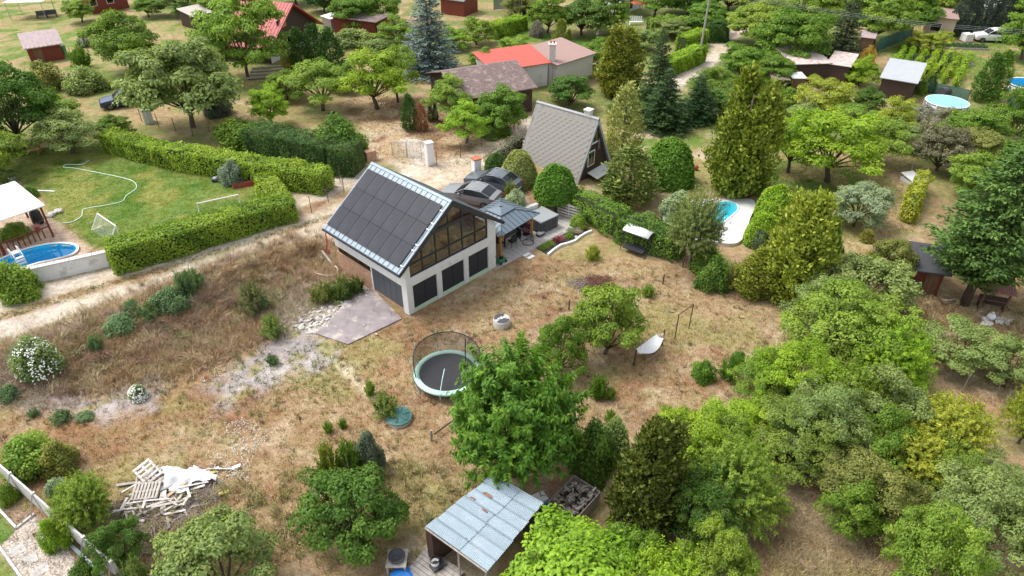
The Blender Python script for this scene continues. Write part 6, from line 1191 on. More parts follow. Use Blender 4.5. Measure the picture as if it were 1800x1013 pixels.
# ------------------------------------------------------------------ gate posts, gates, fences
def gate_post(px_, py_, label, h_=1.75, w_=.6, cap='concrete'):
    t = thing('gate_post', label, 'gate post', G(px_, py_), .5); part('pillar', MB().bx(-w_/2, w_/2, -w_/2, w_/2, -.2, h_), 'plaster_pool', t); part('cap', MB().bx(-w_/2-.06, w_/2+.06, -w_/2-.06, w_/2+.06, h_, h_+.08), cap, t)
gate_post(756, 290, 'white gate post at the mesh gate', 2.0); gate_post(838, 313, 'white gate post with terracotta cap before the cars', 1.7, .6, 'terracotta'); gate_post(263, 216, 'pale meter pillar behind the long hedge', 1.3, .8)
a, b_ = G(690, 276), G(742, 278); t = thing('mesh_gate', 'grey mesh double gate on the dry orchard drive', 'gate', a, heading(a, b_)); w = (Vector(b_)-Vector(a)).length
for k in (0, 1):
    x0, x1 = k*w/2+.03, (k+1)*w/2-.03; lf = part('leaf_frame', MB().tube([(x0, 0, .1), (x0, 0, 1.45), (x1, 0, 1.45), (x1, 0, .1), (x0, 0, .1)], .03, 5), 'steel_grey', t); part('mesh', MB().add([(x0, 0, .1), (x1, 0, .1), (x1, 0, 1.45), (x0, 0, 1.45)], [(0, 1, 2, 3)]), 'net_wire', lf)
def wire_fence(pts, label, h_=1.4, step=2.4, post='post_rust', net='net_wire', name='wire_fence', r=.03, double=True):
    P = [Vector(G(*q)) for q in pts]; o = P[0]; t = thing(name, label, 'fence', o); Q = [o]
    for i in range(len(P)-1):
        n_ = max(1, round((P[i+1]-P[i]).length/step))
        for k in range(n_): a_, b2 = P[i].lerp(P[i+1], k/n_), P[i].lerp(P[i+1], (k+1)/n_); a_.z, b2.z = float(hfun(a_.x, a_.y)), float(hfun(b2.x, b2.y)); a_ -= o; b2 -= o; part('post', MB().cyl(a_-Vector((0, 0, .2)), a_+Vector((0, 0, h_+.08)), r, n=6), post, t); part('mesh', MB().add([a_+Vector((0, 0, .05)), b2+Vector((0, 0, .05)), b2+Vector((0, 0, h_)), a_+Vector((0, 0, h_))], [(0, 1, 2, 3)]), net, t)
    e = P[-1]-o; part('post', MB().cyl(e-Vector((0, 0, .2)), e+Vector((0, 0, h_+.08)), r, n=6), post, t); return t
wire_fence([(548, 374), (605, 338), (598, 320)], 'low wire fence with rusty posts between hedge and solar roof', 1.3, 1.9, net='net_thin'); wire_fence([(440, 262), (340, 240), (250, 215)], 'wire fence under the walnut tree', 1.3, net='net_thin'); wire_fence([(768, 292), (810, 278), (880, 240), (925, 215)], 'wire fence along the sandy drive', 1.3, net='net_thin')
wire_fence([(1000, 545), (1042, 548), (1165, 500), (1200, 470)], 'broken low fence across the dry meadow', .7, 2.6, net='net_thin', r=.05); wire_fence([(1205, 470), (1275, 505), (1335, 530)], 'thin wire fence along the pool garden', 1.1, net='net_thin'); wire_fence([(1600, 660), (1690, 690), (1760, 720)], 'wire fence with grey posts by the gnarled fruit tree', 1.2, net='net_thin', post='steel_grey'); wire_fence([(1395, 265), (1500, 262), (1600, 305)], 'weathered post fence behind the orchard', 1.2, net='net_thin', post='wood_grey')
wire_fence([(1540, 92), (1600, 68)], 'dark green screened fence by the wood edge', 1.7, net='net_green', name='screen_fence'); wire_fence([(1598, 160), (1640, 165), (1700, 178)], 'dark green screen fence below the vines', 1.2, net='net_green', name='screen_fence'); wire_fence([(1625, 200), (1680, 222)], 'dark teal screen below the covered pool', .8, net='net_green', name='screen_fence'); wire_fence([(1770, 185), (1830, 205)], 'dark screen fence below the open round pool', 1., net='net_green', name='screen_fence'); wire_fence([(868, 18), (930, 14)], 'grey green screen fence behind the playhouse', 2., net='net_green', name='screen_fence')
single('stake', MB().cyl((0, 0, -.2), (.03, 0, .75), .07, .06), 'wood_grey', 'grey stake standing left of the cherry tree', 'stake', G(758, 775)); tx = thing('fallen_rail', 'dark fallen rail behind the grey stake', 'rail', G(764, 772), .5); part('rail', MB().cyl((0, 0, .35), (1.4, .5, .3), .04), 'wood_dark', tx); part('foot', MB().cyl((1.3, .46, -.1), (1.35, .48, .45), .05), 'wood_dark', tx)
single('brick_pier', MB().bx(-.45, .45, -.3, .3, -.2, .9), 'brick_raw', 'low brick pier at the end of the ivy hedge', 'pier', G(652, 282), .6)
ty = thing('tyre', 'old car tyre lying under the fruit tree', 'tyre', G(584, 202)); part('tyre', MB().lathe([(.2, .02), (.33, .02), (.36, .1), (.33, .18), (.2, .18), (.19, .1)], 20), 'rubber', ty, True); part('tread', MB().lathe([(.362, .06), (.367, .1), (.362, .14)], 20, close=False), 'rubber', ty)
# brown-slat pergola under the fir
a, b_ = G(1716, 548), G(1762, 556); t = thing('pergola', 'small pergola with red-brown slat roof beside the fir', 'pergola', a, heading(a, b_)); w = (Vector(b_)-Vector(a)).length
for x in (.05, w-.05):
    for y in (.1, 2.3): part('post', MB().bx(x-.05, x+.05, y-.05, y+.05, -.1, 1.7+.15*y), 'wood_brown', t)
for i in range(13): part('slat', MB().prism([(-.2+i*(w+.4)/13, -.3, 1.7), (-.2+(i+.72)*(w+.4)/13, -.3, 1.7), (-.2+(i+.72)*(w+.4)/13, 2.6, 2.12), (-.2+i*(w+.4)/13, 2.6, 2.12)], (0, 0, .05)), 'slat_red', t)
bn = thing('bench', 'dark bench under the red-brown pergola', 'bench', G(1740, 543), heading(a, b_)); part('seat', MB().bx(-.8, .8, -.2, .2, .42, .47), 'wood_dark', bn); part('backrest', MB().bx(-.8, .8, .2, .25, .5, .85), 'wood_dark', bn)
for x in (-.7, .7): part('leg', MB().bx(x-.05, x+.05, -.18, .2, 0, .42), 'wood_dark', bn)
for q, s in (((1740, 562), 'white sack beside the stone heap near the pergola'), ): t = thing('sack', s, 'sack', G(*q)); part('sack', MB().lathe([(.2, 0), (.26, .2), (.2, .4), (.08, .5), (.1, .55)], 12), 'fabric_white', t, True); part('tie', MB().lathe([(.09, .48), (.1, .5), (.09, .52)], 10, close=False), 'rubber', t)
sh_ = thing('stone_heap', 'grey stone heap before the pergola', 'stones', G(1752, 568)); random.seed(31)
for i in range(16): q = link('stone', rocks[i % 4], sh_, (random.uniform(-1, 1), random.uniform(-.35, .35), .08+.1*random.random()), i); s = random.uniform(.25, .5); q.scale = (s, s, s)
boards([(1648, 528, .25, 1.7, .12, R(70), .3, 'wood_brown', 'brown plank leaning outside the black roofed hut'), (1668, 532, .2, 1.5, .1, R(20), .2, 'wood_grey', 'grey plank lying beside the fir trunk')])
tb = thing('rain_barrel', 'dark teal rain barrel at the hut corner', 'barrel', G(1603, 516)); part('body', MB().lathe([(.28, 0), (.34, .4), (.3, .85)], 16), 'teal_lid', tb, True); part('lid', MB().lathe([(.32, .85), (.32, .9), (.02, .92)], 16), 'teal_lid', tb)
single('cold_frame', MB().prism([(-.6, -.9, .3), (.6, -.9, .3), (.6, .9, .6), (-.6, .9, .6)], (0, 0, .06)).bx(-.55, .55, -.85, .85, 0, .3), 'offwhite', 'pale cold frame lid at the end of the vine espalier', 'cold frame', G(1604, 322), .3)
single('pipe_bundle', MB().cyl((0, -.1, .9), (3.1, -.3, .95), .05, n=8).cyl((.2, .12, .9), (3.0, -.05, .95), .05, n=8), 'aluminium', 'two bright metal pipes resting among the bushes', 'pipes', G(1680, 905), 0)
t = thing('drum', 'dark round drum beside the covered pool', 'drum', G(1657, 170), .4); part('drum', MB().cyl((-.5, 0, .55), (.5, 0, .55), .5, n=18), 'charcoal', t); part('lid', MB().cyl((.5, 0, .55), (.54, 0, .55), .38, n=18), 'steel_grey', t); part('stand', MB().bx(-.45, .45, -.4, .4, 0, .12), 'wood_grey', t)
t = thing('water_tank', 'white caged water tank beside the white car', 'tank', G(1697, 73), .2); part('tank', MB().bx(-.55, .55, -.55, .55, .12, 1.05), 'white_paint', t); part('stand', MB().bx(-.5, .5, -.5, .5, 0, .12), 'wood_grey', t)
for x in (-.56, -.2, .2, .56): part('cage_bar', MB().bx(x-.02, x+.02, -.58, -.56, .12, 1.05), 'steel_grey', t)
single('red_ball', MB().lathe([(.02, 0), (.2, .08), (.26, .26), (.2, .44), (.02, .52)], 14), 'roof_red', 'red ball between the round bush and golden conifer', 'ball', G(1222, 299), smooth=True)
t = thing('parasol', 'red parasol by the white house', 'parasol', G(1122, 28)); part('pole', MB().cyl((0, 0, 0), (0, 0, 2.3), .03), 'steel_grey', t); part('canopy', MB().lathe([(1.4, 1.9), (.7, 2.2), (.02, 2.4)], 8, close=False), 'roof_red', t)
t = thing('white_bench', 'white slatted garden bench before the white house', 'bench', G(1118, 44), .1); part('seat', MB().bx(-1., 1., -.25, .25, .42, .47), 'white_paint', t)
for i in range(6): part('slat', MB().bx(-.95+i*.32, -.75+i*.32, .24, .28, .47, 1.15), 'white_paint', t)
for x in (-.9, .9): part('leg', MB().bx(x-.05, x+.05, -.22, .22, 0, .42), 'white_paint', t)
single('garden_statue', MB().lathe([(.22, 0), (.2, .3), (.12, .35), (.16, .8), (.2, 1.0), (.08, 1.15), (.13, 1.3), (.02, 1.45)], 12), 'white_paint', 'small white garden statue on the far lawn', 'statue', G(1050, 62), smooth=True)
t = thing('raised_bed', 'grey edged vegetable bed with cabbages', 'raised bed', G(1650, 108), R(-8))
for y in (-1.6, 1.6): part('edge_board', MB().bx(-3.4, 3.4, y-.04, y+.04, 0, .25), 'wood_grey', t)
for x in (-3.4, 3.4): part('edge_board', MB().bx(x-.04, x+.04, -1.56, 1.56, 0, .24), 'wood_grey', t)
part('soil', MB().bx(-3.35, 3.35, -1.55, 1.55, 0, .14), 'soil', t)
for i in range(9):
    for j in range(4): q = link('cabbage', arch('shrub0')[0], t, (-2.9+i*.72, -1.1+j*.75, .12)); q.scale = (.28, .28, .22); q.color = (.16, .24, .17, 1)
t = thing('raised_bed', 'grey edged vegetable bed behind the cabbages', 'raised bed', G(1690, 84), R(-8))
for y in (-1., 1.): part('edge_board', MB().bx(-3., 3., y-.04, y+.04, 0, .25), 'wood_grey', t)
part('soil', MB().bx(-2.95, 2.95, -.95, .95, 0, .14), 'soil', t)
for i in range(8):
    for j in range(2): q = link('vegetable', arch('tuft0')[0], t, (-2.6+i*.75, -.5+j*.95, .12)); q.scale = (.6, .6, .6); q.color = (.10, .19, .07, 1)
t = thing('wheelie_bin', 'green bin at the corner of the red-brown shed', 'bin', G(113, 95)); part('body', MB().bx(-.25, .25, -.3, .3, 0, .95), 'green_plastic', t); part('lid', MB().bx(-.28, .28, -.34, .34, .95, 1.02), 'green_plastic', t)
t['label'] = 'green bin at the corner of the red-brown shed'
t = thing('terrace_steps', 'grey log retaining steps below the chalet', 'steps', G(470, 138), .25)
for i in range(4): part('log', MB().cyl((-2.2+.2*i, .5*i, .15+.2*i), (2.0-.1*i, .5*i+.1, .15+.2*i), .13, n=7), 'wood_grey', t)
# ------------------------------------------------------------------ utility pole and wires
p1 = G(1228, 108); p2 = flat(1960, 215, .3); P2 = Vector((p2[0], p2[1], .2)); poles = []
for q, s in ((p1, 'weathered wooden utility pole beside the lane hedge'), (P2, 'wooden utility pole beyond the open round pool')):
    t = thing('utility_pole', s, 'pole', q); part('pole', MB().cyl((0, 0, -.3), (.15, 0, 8.6), .15, .1, 10), 'wood_grey', t); part('cross_arm', MB().box((.12, 0, 8.1), (1.8, .1, .1), R(60)), 'wood_grey', t)
    for k in (-.8, 0, .8): part('insulator', MB().cyl((.12+k*math.cos(R(60)), k*math.sin(R(60)), 8.15), (.12+k*math.cos(R(60)), k*math.sin(R(60)), 8.35), .05), 'white_paint', t)
for k, s in ((-.8, 'overhead wire on the arm end nearest the lane'), (0, 'middle overhead wire of the pole line'), (.8, 'overhead wire on the arm end away from the lane')):
    off = Vector((.12+k*math.cos(R(60)), k*math.sin(R(60)), 8.35)); a_, b2 = Vector(p1)+off, P2+off; mb = MB().tube([a_.lerp(b2, i/20)-a_ - Vector((0, 0, 2.0*math.sin(math.pi*i/20)*.55)) for i in range(21)], .016, 4); single('overhead_wire', mb, 'steel_grey', s, 'wire', a_, group='overhead wires')
# ------------------------------------------------------------------ hedges
hedge([(196, 262), (300, 290), (400, 306), (470, 320), (578, 338)], 1.7, 1.75, 'R', 'long bright clipped hedge behind the left lawn', seed=2, h2=1.85, dens=150)
hedge([(203, 474), (300, 447), (400, 414), (516, 381)], 1.9, 1.95, (.20, .31, .03), 'long clipped hedge between lawn and dirt road', seed=3, h2=1.6)
hedge([(500, 378), (478, 352), (470, 334)], 1.5, 1.5, (.22, .33, .03), 'short hedge arm turning in at the lawn corner', seed=4)
hedge([(452, 268), (530, 285), (590, 298), (632, 303)], 2.6, 2.6, 'D', 'dark overgrown ivy hedge behind the long bright hedge', seed=5, rough=.22, dens=110, leaf=.17, wid=.12)
hedge([(1005, 368), (1050, 392), (1090, 412)], 1.7, 1.9, 'G', 'thick green hedge behind the pallet screen', seed=6, rough=.2, dens=130, leaf=.15, wid=.1)
hedge([(1090, 416), (1140, 430), (1195, 450)], 2.0, 2.0, 'E', 'rough hedge beside the swing seat', seed=7, rough=.3, dens=120, leaf=.18, wid=.12)
hedge([(858, 302), (885, 278), (915, 258)], .9, 1.2, (.20, .19, .15), 'grey half bare hedge along the drive', seed=8, rough=.25, dens=60)
hedge([(1168, 134), (1200, 120), (1228, 106)], 1.8, 1.9, 'V', 'bright clipped hedge along the lane', seed=9); hedge([(1196, 92), (1232, 78)], 1.7, 2.0, 'V', 'clipped hedge block above the lane bend', seed=10)
hedge([(1140, 62), (1190, 58), (1235, 62)], 2.2, 2.2, 'L', 'loose hedge below the white house', seed=11, rough=.25); hedge([(1240, 72), (1275, 72)], 2., 2.4, 'D', 'dark hedge closing the lane end', seed=12, rough=.25)
hedge([(862, 68), (920, 50)], 1.8, 1.8, 'V', 'bright clipped hedge beside the far lawn', seed=13)
hedge([(1592, 392), (1603, 362), (1612, 335)], .7, 1.7, 'Y', 'narrow vine espalier beside the dry strip', seed=14, rough=.25, name='espalier', cat='vine')
vr = [((1596, 80), (1569, 124)), ((1611, 83), (1586, 126)), ((1630, 88), (1602, 134)), ((1650, 93), (1622, 140)), ((1669, 100), (1641, 138)), ((1686, 104), (1658, 148)), ((1700, 107), (1677, 155))]
for i, (a, b_) in enumerate(vr): hedge([b_, a], .45, 1.0, 'V', ('%s vine row counted from the wood edge' % ('first', 'second', 'third', 'fourth', 'fifth', 'sixth', 'last')[i]), seed=20+i, rough=.25, name='vine_row', cat='vine row', group='vine rows', dens=70)

# ------------------------------------------------------------------ trees and shrubs: kind, foot pixel, top row, width, colour, label
T = [
 # upper part, left of the spruce
 ('walnut0', 42, 262, 92, 150, 'E', 'big dark leafy tree at the frame edge above the lawn'), ('round1', -8, 318, 214, 120, 'L', 'light green tree overhanging the picnic bench'), ('open0', 128, 270, 186, 112, 'P', 'thin greyish tree above the long hedge end'),
 ('round2', 205, 246, 200, 60, 'G', 'bushy tree behind the hedge near the blue car'), ('walnut1', 340, 224, 42, 190, 'P', 'large walnut with leaning trunk beside the blue car'), ('round0', 232, 128, 18, 112, 'G', 'dense green tree behind the large walnut'),
 ('walnut0', 436, 138, -20, 140, 'L', 'tall light tree in front of the red-roofed chalet'), ('round1', 480, 222, 146, 66, 'V', 'yellow green fruit tree behind the ivy hedge'), ('open1', 568, 195, 100, 112, 'L', 'airy fruit tree beside the old tyre'), ('round3', 505, 175, 118, 70, 'G', 'small fruit tree below the chalet steps'),
 ('open0', 664, 192, 76, 118, 'V', 'yellow green fruit tree with forked trunk on the dry field'), ('open1', 700, 180, 72, 74, 'L', 'slim fruit tree next to the yellow green forked one'), ('open0', 820, 252, 174, 82, 'V', 'yellow topped tree before the bungalow'),
 ('round2', 622, 56, -18, 78, 'G', 'green tree behind the tar roof shed'), ('round3', 672, 48, -24, 66, 'G', 'rounder green tree at the top edge behind the tar roof shed'), ('round0', 570, 22, -30, 70, 'D', 'dark tree at the top edge behind the chalet'), ('round1', 520, 8, -50, 80, 'G', 'tree at the top edge above the red roof'),
 ('round2', 262, 30, -8, 50, 'G', 'small tree at the top edge beside the dark red cabin'), ('round3', 318, 26, -20, 70, 'E', 'leafy tree at the top edge above the grey board roof'), ('round0', 380, 30, -30, 80, 'L', 'light tree at the top edge between cabin and chalet'),
 ('low0', 838, 78, 28, 66, 'L', 'light bushy tree beside the blue spruce'), ('low1', 800, 88, 50, 56, 'V', 'bright shrub tree under the spruce'),
 ('round1', 962, 58, -12, 66, 'G', 'round tree above the far lawn, nearest the playhouse'), ('round2', 1022, 62, -6, 84, 'E', 'wide dark tree in the middle above the far lawn'), ('round0', 1072, 56, -20, 66, 'G', 'tree beside the white house'), ('round3', 915, 30, -20, 60, 'O', 'olive tree at the top edge near the screen fence'), ('open1', 1150, 30, -30, 80, 'G', 'tree at the top edge over the loose hedge'), ('round0', 1210, 25, -30, 90, 'E', 'tree at the top edge beside the utility pole'), ('round2', 1280, 20, -40, 90, 'L', 'light tree at the top edge above the lane end'),
 ('low2', 1180, 68, 30, 60, 'P', 'greyish shrub tree over the lane hedge'), ('low0', 1130, 90, 50, 60, 'P', 'pale shrubby tree beside the golden thuja'),
 # right of the lane: wood
 ('round1', 1300, 132, 74, 82, 'G', 'round leafy tree at the inside of the lane bend'), ('walnut0', 1330, 80, -5, 110, 'L', 'tall light tree right above the lane bend'), ('walnut1', 1385, 122, 2, 130, 'G', 'largest broad tree of the wood before the dark spruce'), ('round2', 1420, 80, -30, 100, 'L', 'light green tree behind the dark spruce'), ('round0', 1355, 150, 95, 80, 'G', 'wood edge tree beside the brown roof hutch'),
 ('walnut0', 1535, 78, -30, 100, 'L', 'light tree behind the little pink roofed hut'), ('walnut1', 1585, 62, -35, 100, 'G', 'broad tree of the wood above the screened fence'), ('round3', 1640, 40, -40, 90, 'L', 'light tree behind the beige cabin'), ('round1', 1270, 205, 150, 70, 'E', 'dark shrub tree left of the golden conifer'), ('round0', 1475, 10, -60, 110, 'G', 'tree at the top edge behind the spruce tip'), ('round2', 1540, 8, -60, 100, 'E', 'darker tree at the top edge above the hut'), ('round3', 1660, 5, -60, 110, 'G', 'tree at the top edge above the beige cabin'),
 ('round1', 1795, 105, 10, 90, 'G', 'tree at the frame edge beyond the white car'), ('round3', 1800, 60, -30, 90, 'L', 'light tree in the far top corner'),
 ('open1', 1440, 206, 132, 92, 'Y', 'yellowish fruit tree before the rusty shed'), ('open0', 1566, 236, 164, 66, 'Y', 'yellow fruit tree below the grey sheet roof'), ('low1', 1508, 150, 100, 56, 'V', 'bright shrub tree beside the pale lean-to'), ('round2', 1518, 200, 150, 56, 'E', 'dark little tree between the two yellow fruit trees'),
 ('open0', 1612, 90, 52, 40, 'Y', 'small yellow tree in front of the beige cabin window'), ('open1', 1645, 92, 52, 46, 'Y', 'small yellow tree at the beige cabin corner'),
 ('low0', 1700, 262, 190, 110, 'G', 'green shrub tree below the thuja pair'), ('low2', 1645, 300, 212, 100, (.20, .20, .11), 'brownish shrub tree above the vine espalier'), ('low1', 1770, 250, 165, 90, 'G', 'green shrub tree beside the open round pool'), ('open1', 1720, 300, 225, 110, 'O', 'olive shrub tree behind the tall fir'), ('low0', 1790, 330, 240, 110, 'E', 'dark shrub tree at the frame edge behind the fir'), ('round0', 1700, 345, 265, 90, 'L', 'light shrub tree joined to the fir crown'), ('low2', 1600, 262, 215, 80, 'P', 'pale shrub tree between orchard and brownish shrub'), ('low1', 1660, 235, 190, 60, (.34, .32, .22), 'straw coloured shrub below the covered pool'),
 # orchard by the pool
 ('open1', 1385, 303, 186, 100, 'V', 'orchard tree on green grass nearest the golden conifer'), ('open0', 1455, 320, 182, 158, 'V', 'widest orchard tree on the green grass'), ('open1', 1530, 290, 200, 110, 'L', 'orchard tree at the edge of the dry strip'), ('round3', 1500, 398, 312, 92, 'S', 'silvery leaved small tree on the shaded lawn'),
 ('feather0', 1212, 474, 318, 104, (.22, .26, .075), 'feathery light tree hiding the turquoise pool'),
 # right hand thicket, far to near
 ('low2', 1505, 545, 428, 150, 'P', 'grey green shrub tree behind the thicket'), ('low0', 1548, 500, 412, 84, 'O', 'olive shrub tree left of the black roofed hut'), ('wild0', 1475, 640, 492, 190, 'L', 'large light bush tree at the head of the thicket'), ('spray1', 1540, 690, 545, 150, 'V', 'smooth rounded bush tree facing the gnarled fruit tree'), ('wild0', 1385, 715, 590, 140, 'V', 'green bush tree at the meadow corner of the thicket'),
 ('spray0', 1470, 745, 610, 150, 'L', 'tangled green tree in the thicket centre'), ('low1', 1550, 770, 650, 130, 'P', 'greyish tree behind the pale yellow spray tree'), ('spray0', 1640, 800, 655, 180, 'Y', 'pale yellow green spray tree towards the frame edge'), ('wild1', 1300, 775, 690, 150, 'V', 'bright bush tree bordering the meadow bottom'), ('wild2', 1392, 812, 690, 160, (.21, .29, .05), 'tangled tree above the bare ground patch'),
 ('wild0', 1220, 845, 720, 150, 'V', 'green tree right behind the dark thuja'), ('spray1', 1275, 905, 740, 180, 'L', 'light green spray tree beside the dark thuja'), ('wild1', 1500, 900, 775, 160, 'O', 'olive bush tree left of the metal pipes'), ('low2', 1485, 935, 830, 105, 'G', 'low green tree at the edge of the bare patch'), ('wild2', 1225, 940, 810, 140, 'E', 'darker tree right beside the dark thuja foot'),
 ('wild0', 1700, 965, 815, 180, 'P', 'dark green bush tree over the metal pipes'), ('wild1', 1600, 1050, 870, 150, 'L', 'light green tree at the frame bottom near the pipes'), ('low0', 1795, 985, 840, 120, 'G', 'green tree in the bottom corner'), ('spray1', 1790, 780, 640, 90, 'Y', 'yellow green shrub tree at the frame edge by the wire fence'), ('low1', 1570, 915, 830, 90, 'O', 'thin olive shrub behind the bottom light tree'), ('wild2', 1650, 870, 770, 120, 'L', 'light bush tree below the spray tree'),
 ('round0', 1012, 1075, 890, 262, 'V', 'lush yellow green tree overhanging the metal roof'), ('spray0', 1170, 1085, 915, 210, 'V', 'bright spray tree at the bottom below the dark thuja'), ('wild1', 1245, 1070, 905, 130, 'L', 'light tree at the bottom beside the bare patch'), ('low2', 1100, 1000, 900, 110, 'G', 'green tree wedged under the dark thuja'),
 ('wild2', 1340, 700, 612, 110, 'L', 'light bush tree pushing out onto the dry meadow'), ('wild0', 1430, 800, 668, 150, 'P', 'grey green tree packed in the thicket middle'), ('spray1', 1590, 840, 720, 150, 'Y', 'green tree under the pale yellow spray tree'), ('wild2', 1180, 800, 715, 100, 'V', 'bright bush tree touching the olive conifer'), ('low1', 1530, 830, 720, 120, 'G', 'dark gap-filling tree in the thicket heart'), ('wild1', 1735, 880, 790, 130, 'P', 'greyish bush tree over the far pipe end'), ('low2', 1250, 800, 705, 110, 'G', 'green bush tree at the thicket tip on the meadow'), ('wild0', 1455, 585, 480, 130, 'P', 'soft green bush tree next to the slim green conifer'), ('wild2', 1590, 610, 556, 50, 'L', 'narrow bush tree by the dry yard edge'),
 ('round0', 884, 232, 150, 84, 'G', 'green tree against the bungalow wall'), ('open0', 792, 212, 128, 80, 'L', 'light fruit tree at the bungalow corner'),
 ('round1', 905, 120, 60, 60, 'L', 'light tree hiding the red sheet roof edge'), ('round3', 1060, 130, 62, 70, 'G', 'green tree beside the dull mauve roof'), ('round2', 855, 140, 84, 70, 'G', 'green tree before the bright red sheet roof'), ('low0', 1000, 185, 130, 80, 'E', 'dark tree behind the slate cottage ridge'), ('round0', 1345, 200, 160, 70, 'L', 'light tree at the orchard top near the hutches'), ('open1', 1490, 225, 175, 90, 'L', 'light fruit tree in the gap above the orchard'), ('low1', 1260, 170, 120, 80, 'G', 'leafy tree at the lane mouth'), ('low2', 1420, 215, 172, 80, 'P', 'greyish shrub tree above the widest orchard tree'), ('round2', 1240, 60, 0, 80, 'G', 'tree rising behind the dark lane hedge'), ('low0', 1100, 215, 165, 70, 'E', 'dark leafy tree filling behind the pale golden conifer'), ('low1', 1750, 320, 262, 110, 'L', 'light shrub tree between the fir and brownish shrub'), ('round3', 110, 230, 165, 70, 'L', 'light tree between the dark edge tree and blue car'), ('low2', 290, 170, 120, 70, 'G', 'green shrub tree beyond the blue car'), ('low0', 610, 160, 110, 70, 'G', 'shrub tree between airy and yellow green fruit trees'), ('round0', 470, 90, 30, 60, 'G', 'green tree at the chalet wall corner'), ('low1', 700, 75, 30, 70, 'L', 'light shrub tree between the tar roof shed and spruce'), ('round1', 145, 40, -5, 50, 'L', 'light small tree beside the blue barrel'),
 ('open1', 1677, 645, 556, 128, 'P', 'gnarled fruit tree with low fork on the dry yard'), ('open0', 1762, 678, 578, 104, 'P', 'fruit tree at the frame edge beside the gnarled one'),
 # on the meadow
 ('cherry0', 905, 836, 588, 226, 'C', 'dense cherry tree between trampoline and metal roof'), ('low0', 1062, 622, 492, 126, 'L', 'small orchard tree beside the broken fence'), ('low1', 985, 650, 552, 92, 'G', 'small orchard tree just behind the cherry'), ('low2', 628, 952, 800, 172, 'E', 'low dense fruit tree left of the metal roof'),
 ('low0', 395, 1052, 885, 200, 'P', 'grey green fruit tree in front of the rubbish heap'), ('spray0', 162, 922, 808, 118, 'L', 'light leafy tree beside the concrete wall'), ('low1', 222, 984, 906, 88, 'E', 'small plum tree between the wall and rubbish heap'), ('open0', 282, 292, 256, 20, 'Y', 'thin yellowish sapling on the left lawn'),
]
for r_ in T: plant(*r_)
CON = [
 ('spruce0', 757, 128, -40, 124, 'B', 'blue spruce behind the dry field', 'spruce_tree'), ('spruce1', 1472, 116, -22, 92, (.075, .105, .045), 'tall dark spruce at the wood edge', 'spruce_tree'), ('fir0', 1694, 536, 250, 205, (.115, .20, .045), 'huge dark fir over the black roofed hut', 'fir_tree'), ('fir1', 1785, 470, 215, 150, (.11, .19, .045), 'second dark fir at the frame edge', 'fir_tree'),
 ('thuja1', 1290, 338, 118, 128, (.20, .27, .03), 'large golden green conifer beside the pool garden', 'conifer_tree'), ('thuja2', 1395, 528, 332, 128, (.31, .37, .045), 'ragged golden conifer at the pool garden corner', 'conifer_tree'), ('thuja0', 1325, 515, 440, 72, (.26, .31, .04), 'lower yellow tipped conifer joined to the ragged golden one', 'conifer_tree'), ('thuja0', 1438, 490, 388, 52, 'G', 'slim green conifer behind the ragged golden one', 'conifer_tree'),
 ('thuja2', 1120, 935, 740, 142, (.115, .15, .025), 'dark olive conifer beside the log crate', 'conifer_tree'), ('thuja1', 1092, 168, 42, 90, 'T', 'golden green thuja behind the slate cottage', 'conifer_tree'), ('spruce0', 1152, 188, 46, 84, 'K', 'dark drooping conifer beside the golden thuja', 'conifer_tree'), ('column0', 1092, 280, 152, 52, (.42, .43, .13), 'narrow pale golden conifer beside the slate cottage', 'conifer_tree'), ('column1', 1104, 350, 262, 78, (.19, .23, .05), 'clipped yellow green conifer below the pale golden one', 'conifer_tree'),
 ('spruce1', 1165, 225, 118, 110, 'K', 'broad dark evergreen above the round bush', 'conifer_tree'), ('spruce0', 1222, 212, 128, 90, 'K', 'dark evergreen between round bush and lane', 'conifer_tree'),
 ('column0', 534, 132, 52, 32, 'D', 'dark thuja column nearest the chalet', 'thuja_tree'), ('column1', 560, 130, 46, 36, 'D', 'dark thuja column in the middle of the chalet group', 'thuja_tree'), ('column0', 586, 134, 52, 38, 'D', 'dark thuja column of the chalet group nearest the tar roof shed', 'thuja_tree'), ('column1', 508, 126, 72, 18, 'A', 'slim golden thuja at the chalet corner', 'thuja_tree'), ('column0', 525, 122, 78, 18, 'T', 'slim green gold thuja beside the slim golden one', 'thuja_tree'),
 ('column0', 984, 100, 36, 26, 'T', 'taller thuja of the pair above the roofs', 'thuja_tree'), ('column1', 999, 100, 54, 14, 'T', 'shorter thuja of the pair above the roofs', 'thuja_tree'), ('column1', 722, 228, 168, 26, 'D', 'dark thuja beside the withered brown one', 'thuja_tree'), ('column0', 741, 229, 182, 20, 'N', 'withered brown thuja on the dry field', 'thuja_tree'), ('column0', 757, 214, 182, 9, 'D', 'tiny thuja of a pair, nearer the brown thuja', 'thuja_tree'), ('column1', 766, 212, 184, 9, 'D', 'tiny thuja of a pair, farther from the brown thuja', 'thuja_tree'),
 ('column0', 1724, 178, 96, 34, 'E', 'left thuja of the pair between vines and pools', 'thuja_tree'), ('column1', 1742, 172, 92, 34, 'G', 'right thuja of the pair between vines and pools', 'thuja_tree'), ('column1', 1632, 162, 134, 18, 'D', 'small dark thuja below the vine rows', 'thuja_tree'), ('column0', 1522, 424, 405, 20, 'A', 'slim golden cone on the path edge by the silvery tree', 'thuja_tree'),
]
for i, x in enumerate((1678, 1696, 1714, 1733, 1750, 1766)): CON.append(('column%d' % (i % 2), x, 62-2*(i % 2), -22, 24, (.085, .115, .09), '%s grey green poplar counted from the beige cabin' % ('first', 'second', 'third', 'fourth', 'fifth', 'last')[i], 'poplar_tree'))
